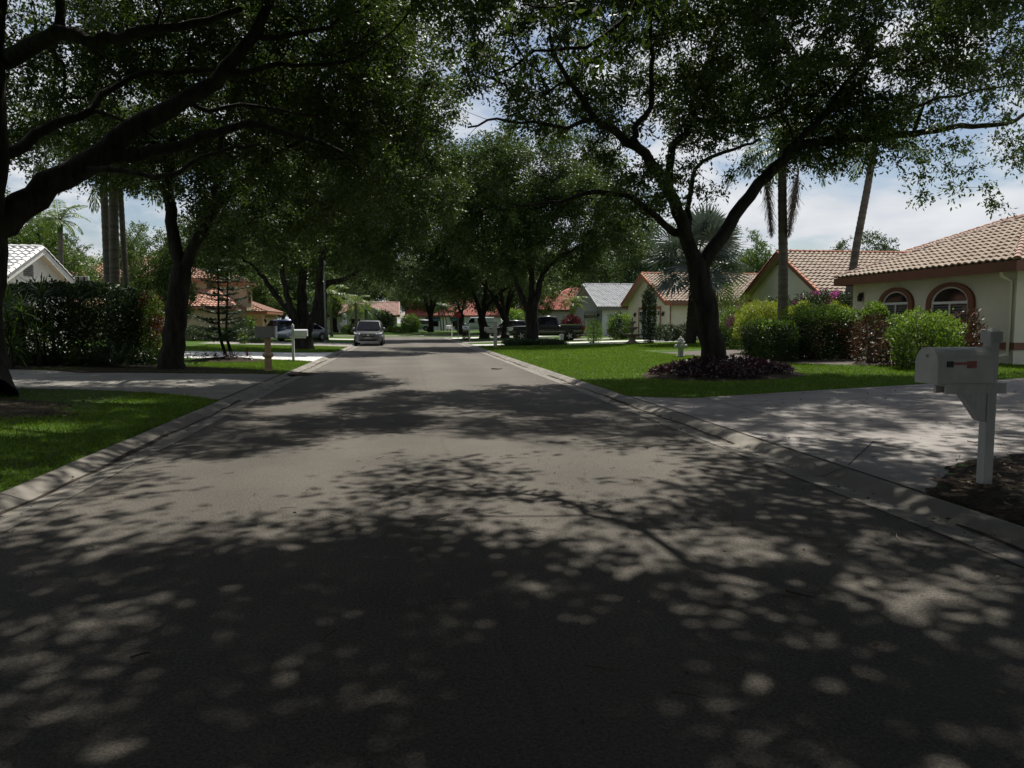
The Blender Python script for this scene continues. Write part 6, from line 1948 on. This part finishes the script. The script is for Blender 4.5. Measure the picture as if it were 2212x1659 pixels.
shrub('long low clipped hedge across the end of the street', 838, 899, 706, 100, 'hedge_green', 6, L=.14, W=.07, name='hedge', cat='hedge', group=HG, depth=.7)
shrub('big dark bush in front of the pinkish roofed house', 806, 850, 672, 103, 'hedge_dark', 2.3, L=.18, W=.09, group=HG)
shrub('bush behind the right end of the long low hedge', 868, 905, 680, 110, 'hedge_green', 2.3, L=.18, W=.09, group=HG)
shrub('round bush under the globe lamp', 738, 758, 703, 94, 'bright_green', 2.2, L=.14, W=.07, group=HG)
shrub('dark bush left of the parked minivan', 752, 772, 700, 92, 'hedge_dark', 2.4, L=.14, W=.07, group=HG)
# right gardens
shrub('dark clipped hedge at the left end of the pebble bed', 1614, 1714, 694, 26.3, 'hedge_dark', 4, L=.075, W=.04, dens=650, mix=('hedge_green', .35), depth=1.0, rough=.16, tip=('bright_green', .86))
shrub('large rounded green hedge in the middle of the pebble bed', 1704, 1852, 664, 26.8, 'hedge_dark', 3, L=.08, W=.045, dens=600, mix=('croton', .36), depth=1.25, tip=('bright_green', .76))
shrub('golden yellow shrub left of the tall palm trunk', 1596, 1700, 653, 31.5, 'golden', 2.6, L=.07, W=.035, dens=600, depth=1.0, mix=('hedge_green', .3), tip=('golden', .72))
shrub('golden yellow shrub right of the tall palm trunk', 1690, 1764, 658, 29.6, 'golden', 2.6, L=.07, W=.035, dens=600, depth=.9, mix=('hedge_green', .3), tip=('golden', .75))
shrub('small golden tip showing above the large rounded hedge', 1785, 1838, 656, 28.8, 'golden', 2.3, L=.07, W=.035, dens=600, depth=.6)
shrub('dark red leaved shrub between the rounded hedge and the arched window', 1846, 1922, 688, 23.8, 'croton_dark', 2.3, L=.14, W=.04, dens=300, stems=True, mix=('croton', .42))
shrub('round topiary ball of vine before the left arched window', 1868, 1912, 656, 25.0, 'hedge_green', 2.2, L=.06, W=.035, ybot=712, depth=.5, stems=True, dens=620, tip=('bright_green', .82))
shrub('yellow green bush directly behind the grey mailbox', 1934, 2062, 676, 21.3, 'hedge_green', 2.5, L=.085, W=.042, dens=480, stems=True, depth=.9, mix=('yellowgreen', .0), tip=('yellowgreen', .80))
shrub('orange red leaved shrub below the right arched window', 2040, 2122, 668, 21.8, 'croton_dark', 2.1, L=.15, W=.045, dens=220, stems=True, depth=.6, mix=('croton', .25))
shrub('low red leaved plant in the pebble bed', 1898, 1962, 728, 22.6, 'croton_dark', 2.1, L=.14, W=.045, dens=300, stems=True, depth=.5)
shrub('magenta bougainvillea below the leaning palm', 1718, 1850, 630, 34.0, 'hedge_dark', 2.3, L=.07, W=.05, dens=420, ybot=690, depth=.7, mix=('magenta', .36), stems=True)
shrub('dark climbing shrub against the cream gable', 1650, 1730, 640, 34.6, 'hedge_dark', 2.4, L=.07, W=.045, dens=420, depth=.6, stems=True)
shrub('green shrub with a few pink flowers behind the oak trunk', 1552, 1640, 664, 37, 'hedge_green', 2.3, L=.09, W=.05, mix=('magenta', .62), stems=True)
shrub('wispy grey green shrub by the cream gable edge', 1540, 1620, 612, 40, 'bgleaf_dark' if False else 'hedge_green', 2.0, L=.07, W=.03, dens=150, stems=True, depth=.8)
FS = 'foundation shrubs under the orange gable house'
shrub('dark upright shrub left of the foundation row', 1414, 1440, 703, 50.5, 'hedge_dark', 2.6, group=FS)
shrub('dark shrub in the middle of the foundation row', 1436, 1466, 703, 51, 'hedge_dark', 2.6, group=FS)
shrub('dark shrub at the right end of the foundation row by the fan palm', 1462, 1500, 700, 51, 'hedge_dark', 2.6, group=FS)
shrub('narrow dark column of vine before the garage door', 1387, 1417, 622, 47.5, 'hedge_dark', 2.6, L=.09, W=.05, dens=520, ybot=742, depth=.42, name='columnar_shrub', stems=True, mix=('hedge_green', .5))
shrub('upright light green bush before the grey garage', 1266, 1302, 690, 50.5, 'bright_green', 2.0, L=.12, W=.035, dens=330, stems=True)
shrub('round bright green bush against the pale grey wall', 1313, 1366, 676, 58, 'bright_green', 2.2, L=.12, W=.06, mix=('hedge_dark', .25))
shrub('clump of dark red cordyline beside the pickup tail', 1212, 1258, 684, 63, 'redplant', 2.2, L=.28, W=.06, dens=700, stems=True)
shrub('low clipped dark hedge ring at the foot of the forked oak', 1092, 1216, 734, 48.3, 'hedge_dark', 5, L=.08, W=.045, name='hedge', cat='hedge', depth=1.2)
shrub('bush climbing the pale grey tree by the far mailboxes', 1000, 1014, 714, 66, 'hedge_dark', 2.3, L=.12, W=.06, mix=('redplant', .3))
shrub('green bush at the foot of the far white house', 985, 1003, 690, 100, 'hedge_dark', 2.6, L=.16, W=.08)
shrub('bushes beside the dark parked car under the light green tree', 1085, 1130, 668, 88, 'bright_green', 2.2, L=.2, W=.1)

# spiky plants at the far left
def spiky(label, rosettes, L, W, n, mat, seed, group='spiky plants before the left hedge', stem=True):
    rg = np.random.default_rng(seed)
    base = Vector(rosettes[0][:2] + (gh(*rosettes[0][:2]),))
    root = thing('spiky_plant', label, 'plant', base, 0, group)
    P = []; D = []; m = MB(base)
    for (x, y, z) in rosettes:
        gz = gh(x, y)
        if z > .25: m.tube([(x, y, gz - .05), (x + .02, y, gz + z * .5), (x, y, gz + z)], [.05, .04, .035], 6)
        d = unit(rg.normal(0, 1, (n, 3)) * np.array([1, 1, .75]) + np.array([0, 0, .45]))
        P.append(np.array([x, y, gz + z]) + d * .04); D.append(d)
    P = np.vstack(P) - np.array(base); D = np.vstack(D); k = len(P)
    Ln = L * rg.uniform(.7, 1.15, k); Nv = unit(np.array([0, 0, 1.]) + rg.normal(0, .2, (k, 3)))
    V1, F1 = leaf_arrays(P, D, Nv, Ln * .6, W)
    D2 = unit(D + np.array([0, 0, -.35])); V2, F2 = leaf_arrays(P + D * (Ln * .5)[:, None], D2, Nv, Ln * .55, W * .85)
    link('leaves', mesh_np('leaves', np.vstack([V1, V2]), np.vstack([F1, F2 + len(V1)])), MT[mat], root)
    if m.v: m.build('stems', MT['bark'], root, fixn=False)
a = GD(92, 23.5); b = GD(48, 22.5); c = GD(15, 22)
spiky('tall spiky plant with sword leaves before the white gable', [(a.x, a.y, 2.2), (a.x - .35, a.y + .2, 1.5), (a.x + .3, a.y, 1.0)], .75, .055, 60, 'hedge_dark', 1)
spiky('lighter green spiky plant left of the taller sword leaved plant', [(b.x, b.y, 1.7), (b.x + .4, b.y, 1.0), (b.x - .2, b.y - .3, 1.25)], .7, .05, 60, 'hedge_green', 2)
spiky('spiky plant at the far left behind the big oak', [(c.x, c.y, 1.9), (c.x - .4, c.y, 1.2), (c.x + .2, c.y - .3, .7)], .7, .05, 60, 'hedge_green', 3)
for i, px in enumerate((40, 95, 150, 205, 255)):
    g_ = GD(px, 23.2 + .25 * (i % 2))
    spiky(('%s clump of strappy grass at the foot of the left hedge' % ('leftmost', 'second', 'middle', 'fourth', 'rightmost')[i]), [(g_.x, g_.y, .1), (g_.x + .35, g_.y + .1, .1), (g_.x - .3, g_.y + .1, .1)], .75, .028, 90, 'hedge_dark', 10 + i, 'strappy clumps under the left hedge')

# purple ground cover under the leaning oak
rg = np.random.default_rng(5)
n = 5200
a = rg.uniform(0, 6.283, n); r = np.sqrt(rg.random(n)) * (1 + .12 * np.sin(3 * a + 1) + .08 * np.sin(7 * a))
x = tb.x + .05 + 1.9 * r * np.cos(a); y = tb.y - .35 + 1.75 * r * np.sin(a)
hgt = np.clip((.30 * (1 - r ** 2) + .10), .05, .6) * rg.uniform(.3, 1.15, n)
P = np.stack([x, y, np.array([gh(u, v) for u, v in zip(x, y)]) + hgt + .05], 1)
D = unit(np.stack([np.cos(a) * .4, np.sin(a) * .4, np.full(n, .25)], 1) + rg.normal(0, .6, (n, 3)))
V, F = leaf_arrays(P, D, unit(rg.normal(0, .6, (n, 3)) + np.array([0, 0, .7])), .15 * rg.uniform(.6, 1.2, n), .055)
o = link('ground_cover', mesh_np('ground_cover', V, F), MT['purple']); tag(o, 'dark purple ground cover growing around the leaning oak', 'ground cover', kind='stuff')
# small bromeliads in the star pine bed
for i, (dx, dy) in enumerate(((-.75, -.35), (-.3, -.6), (.35, -.5), (.8, -.2), (.1, -.75))):
    x, y = nb.x + dx, nb.y + dy
    spiky(('%s reddish rosette plant in the star pine bed' % ('leftmost', 'second', 'fourth', 'rightmost', 'middle')[i]), [(x, y, .16)], .30, .05, 34, 'purple', 40 + i, 'rosette plants in the star pine bed')

# ------------------------------------------------------------------ grass blades and litter
def blades(regions):
    P = []; D = []; L = []; W = []
    rg = np.random.default_rng(9)
    for (fn, x0, x1, y0, y1, dens, h, w) in regions:
        n = int((x1 - x0) * (y1 - y0) * dens)
        x = rg.uniform(x0, x1, n); y = rg.uniform(y0, y1, n)
        k = np.array([fn(u, v) for u, v in zip(x, y)], bool)
        x, y = x[k], y[k]; n = len(x)
        z = np.array([gh(u, v) for u, v in zip(x, y)])
        P.append(np.stack([x, y, z - .005], 1)); D.append(unit(rg.normal(0, .45, (n, 3)) + np.array([0, 0, 1]))); L.append(h * rg.uniform(.6, 1.3, n)); W.append(np.full(n, w))
    P = np.vstack(P); D = np.vstack(D); n = len(P)
    return leaf_arrays(P, D, unit(rg.normal(0, 1, (n, 3))), np.concatenate(L), np.concatenate(W))
def far_edge(pl, x):
    for (a, b_) in zip(pl[:-1], pl[1:]):
        lo, hi = sorted((a[0], b_[0]))
        if lo <= x <= hi and hi > lo:
            return a[1] + (b_[1] - a[1]) * (x - a[0]) / (b_[0] - a[0])
    return pl[-1][1]
LN = [(XL, 15.3), (-4.6, 16.3), (-6.2, 17.2), (-8.8, 17.65), (-24, 18.0)]
LF = [(XL, 22.9), (-4.5, 22.8), (-6, 23.0), (-11.8, 23.6), (-24, 23.8)]
WN = [(XL, 30.2), (-4.6, 31.0), (-6, 31.5), (-15.2, 31.8)]
def inbed(x, y):
    if math.hypot((x - tb.x) / 2.2, (y - tb.y + .35) / 2.15) < 1: return True
    if math.hypot(x - nb.x, y - nb.y) < 1.35: return True
    return False
def in_left_mulch(x, y):
    return (x < -5.6 and y > 12.4 + .3 * math.sin(x * 2)) and RNG.random() < .85
regs = [
    (lambda x, y: y < far_edge(LN, x) + .02 and not in_left_mulch(x, y), -11.5, XL - .01, 4.5, 17.6, 750, .06, .011),
    (lambda x, y: far_edge(LF, x) - .02 < y < far_edge(WN, x) + .03 and not inbed(x, y) and not (x < -7.3 and y > 24.3), -11, XL - .01, 22.8, 31.6, 550, .06, .014),
    (lambda x, y: y > far_edge(DR1f, x) - .03 and not inbed(x, y) and not (x > 12 and y > 21 and x + .55 * (y - 24) > 12.4), XR + .01, 18, 14, 30, 480, .06, .015),
    (lambda x, y: (x < 11.5 if y < 35.6 else x < 19) and not (x > 10.1 and y > 46.3), XR + .01, 19, 30, 48, 260, .065, .02),
    (lambda x, y: x > 10.5 + .3 * math.sin(y * 3), 10, 14, 1, 7.4, 300, .06, .011),
    (lambda x, y: True, -12, XL - .01, 39.5, 48.3, 180, .065, .024),
]
V, F = blades(regs)
o = link('grass', mesh_np('grass', V, F), MT['grassblade']); tag(o, 'short green lawn grass on both sides of the road', 'grass', kind='stuff')

MT['litter'] = leafmat('dead leaf', (0.045, 0.03, 0.02), (0.12, 0.085, 0.05), trans=(0.1, 0.07, 0.03), tf=.1, rough=.8, c3=(0.30, 0.26, 0.19))
rg = np.random.default_rng(31)
P = []; L = []
def scatter(n, x0, x1, y0, y1, s, fn=None, dz=.012):
    for _ in range(n):
        x, y = rg.uniform(x0, x1), rg.uniform(y0, y1)
        if fn and not fn(x, y): continue
        P.append((x, y, gh(x, y) + dz)); L.append(s * rg.uniform(.5, 1.3))
scatter(220, XL + .6, XR - .5, 1.5, 12, .022)
scatter(420, 1.5, XR - .4, 2, 16, .032)
scatter(90, XL + .6, XR - .5, 12, 40, .035)
scatter(420, XR, 14, 6, 15.5, .038, lambda x, y: y < far_edge(DR1f, x) and y > far_edge(DR1n, x), .016)
scatter(200, -14, XL, 15.5, 23.5, .05, lambda x, y: far_edge(LN, x) < y < far_edge(LF, x), .016)
scatter(2600, XR + .2, 9.5, 2.5, 7.1, .055, lambda x, y: y < far_edge(DR1n, x) + .12, .05)
scatter(500, -13, -5, 11.8, 16.5, .06, lambda x, y: y < far_edge(LN, x), .05)
scatter(520, XR - .46, XR - .18, 2, 40, .035, None, .004); scatter(420, XL + .18, XL + .46, 4, 40, .035, None, .004); scatter(200, XR - 1.0, XR - .4, 2, 25, .03); scatter(160, XL + .4, XL + 1.0, 4, 25, .03)
scatter(160, -9.5, -4.5, 22.9, 26, .05, None, .03)
P = np.array(P); n = len(P)
a = rg.uniform(0, 6.283, n)
V, F = leaf_arrays(P, unit(np.stack([np.cos(a), np.sin(a), rg.uniform(-.05, .3, n)], 1)), unit(rg.normal(0, .35, (n, 3)) + np.array([0, 0, 1])), np.array(L) * 1.3, np.array(L) * .6)
# twigs as thin slivers with some thickness
mbt = MB()
for _ in range(230):
    if rg.random() < .6:
        x, y = rg.uniform(XR + .1, 13), rg.uniform(6, 15.3)
        if not (far_edge(DR1n, x) < y < far_edge(DR1f, x)): continue
    else:
        x, y = rg.uniform(XL + .6, XR - .6), rg.uniform(2.5, 16)
    a = rg.uniform(0, 6.283); l = rg.uniform(.04, .2); bnd = rg.normal(0, .4)
    p0 = Vector((x, y, 0)); p1 = p0 + Vector((math.cos(a), math.sin(a), 0)) * l * .5; p2 = p1 + Vector((math.cos(a + bnd), math.sin(a + bnd), 0)) * l * .5
    pts = [Vector((p.x, p.y, (gh(p.x, p.y) if p.x > XR or p.x < XL else 0) + .018)) for p in (p0, p1, p2)]
    mbt.tube(pts, [.0035, .003, .0015], 4)
F = F.tolist(); b = len(V)
Vall = [tuple(v) for v in V] + [tuple(v) for v in mbt.v]
me = bpy.data.meshes.new('leaf_litter'); me.from_pydata(Vall, [], F + [[i + b for i in f] for f in mbt.f]); me.materials.append(MT['litter'])
o = link('leaf_litter', me); tag(o, 'dead leaves and twigs scattered over the road and driveways', 'leaf litter', kind='stuff')
# ------------------------------------------------------------------ sky, sun, camera
SUN_EL, SUN_AZ = rad(60), rad(25)     # azimuth measured from +Y towards +X
w = bpy.data.worlds.new('World'); SC.world = w; w.use_nodes = True
nt = w.node_tree; nt.nodes.clear()
out = nt.nodes.new('ShaderNodeOutputWorld'); bg = nt.nodes.new('ShaderNodeBackground')
sky = nt.nodes.new('ShaderNodeTexSky'); sky.sky_type = 'NISHITA'; sky.sun_disc = False
sky.sun_elevation = SUN_EL; sky.sun_rotation = SUN_AZ; sky.air_density = 1.0; sky.dust_density = 1.2; sky.ozone_density = 1.0
bg.inputs['Strength'].default_value = 0.075
tc = N(nt, 'ShaderNodeTexCoord')
sp = N(nt, 'ShaderNodeSeparateXYZ'); nt.links.new(tc.outputs['Generated'], sp.inputs[0])
# project the direction on a cloud layer so clouds flatten towards the horizon
zc_ = N(nt, 'ShaderNodeMath', operation='ADD'); zc_.inputs[1].default_value = 0.22; nt.links.new(sp.outputs['Z'], zc_.inputs[0])
zm = N(nt, 'ShaderNodeMath', operation='MAXIMUM'); zm.inputs[1].default_value = 0.05; nt.links.new(zc_.outputs[0], zm.inputs[0])
dx = N(nt, 'ShaderNodeMath', operation='DIVIDE'); dy = N(nt, 'ShaderNodeMath', operation='DIVIDE')
nt.links.new(sp.outputs['X'], dx.inputs[0]); nt.links.new(zm.outputs[0], dx.inputs[1])
nt.links.new(sp.outputs['Y'], dy.inputs[0]); nt.links.new(zm.outputs[0], dy.inputs[1])
cb = N(nt, 'ShaderNodeCombineXYZ'); nt.links.new(dx.outputs[0], cb.inputs[0]); nt.links.new(dy.outputs[0], cb.inputs[1])
cl = N(nt, 'ShaderNodeTexNoise', Scale=1.9, Detail=9.0, Roughness=0.58, Distortion=0.4); nt.links.new(cb.outputs[0], cl.inputs['Vector'])
mr = N(nt, 'ShaderNodeMapRange'); mr.interpolation_type = 'SMOOTHSTEP'
mr.inputs['From Min'].default_value = 0.37; mr.inputs['From Max'].default_value = 0.54; mr.inputs['To Max'].default_value = 0.95
# fewer clouds towards the zenith
ze_ = N(nt, 'ShaderNodeMath', operation='MULTIPLY_ADD'); ze_.inputs[1].default_value = -0.10; nt.links.new(sp.outputs['Z'], ze_.inputs[0]); nt.links.new(cl.outputs['Fac'], ze_.inputs[2])
nt.links.new(ze_.outputs[0], mr.inputs[0])
cl2 = N(nt, 'ShaderNodeTexNoise', Scale=3.1, Detail=6.0); nt.links.new(cb.outputs[0], cl2.inputs['Vector'])
cr = N(nt, 'ShaderNodeValToRGB'); e = cr.color_ramp.elements
CW = 9.3
e[0].position = 0.3; e[0].color = (CW * .76, CW * .80, CW * .87, 1); e[1].position = 0.65; e[1].color = (CW * .98, CW, CW * 1.03, 1)
nt.links.new(cl2.outputs['Fac'], cr.inputs[0])
mx = N(nt, 'ShaderNodeMix', data_type='RGBA'); mx.clamp_result = False
nt.links.new(mr.outputs[0], mx.inputs['Factor']); nt.links.new(sky.outputs[0], mx.inputs['A']); nt.links.new(cr.outputs[0], mx.inputs['B'])
nt.links.new(mx.outputs['Result'], bg.inputs['Color']); nt.links.new(bg.outputs[0], out.inputs[0])

sl = bpy.data.lights.new('sun', 'SUN'); sl.energy = 5.0; sl.angle = rad(0.6); sl.color = (1.0, 0.95, 0.86)
so = bpy.data.objects.new('sun', sl); COL.objects.link(so)
sd_ = Vector((math.sin(SUN_AZ) * math.cos(SUN_EL), math.cos(SUN_AZ) * math.cos(SUN_EL), math.sin(SUN_EL)))
so.rotation_euler = sd_.to_track_quat('Z', 'Y').to_euler(); so.location = (0, 0, 40)

cam = bpy.data.cameras.new('camera'); co = bpy.data.objects.new('camera', cam); COL.objects.link(co)
co.location = (0, 0, CAMZ); co.rotation_euler = (rad(90) - PITCH, 0, -HEAD)
cam.sensor_width = 36; cam.lens = 36 * PF / PW; cam.clip_start = .05; cam.clip_end = 4000
SC.camera = co
vs = SC.view_settings
SC.display_settings.display_device = 'sRGB'
vs.view_transform = 'Standard'; vs.look = 'None'; vs.gamma = 1; vs.use_curve_mapping = False
vs.exposure = EXPO
cy = SC.cycles
cy.max_bounces = 6; cy.diffuse_bounces = 2; cy.glossy_bounces = 2; cy.transmission_bounces = 4; cy.transparent_max_bounces = 4
cy.use_denoising = True
cy.caustics_reflective = False; cy.caustics_refractive = False
cy.sample_clamp_indirect = 4.0
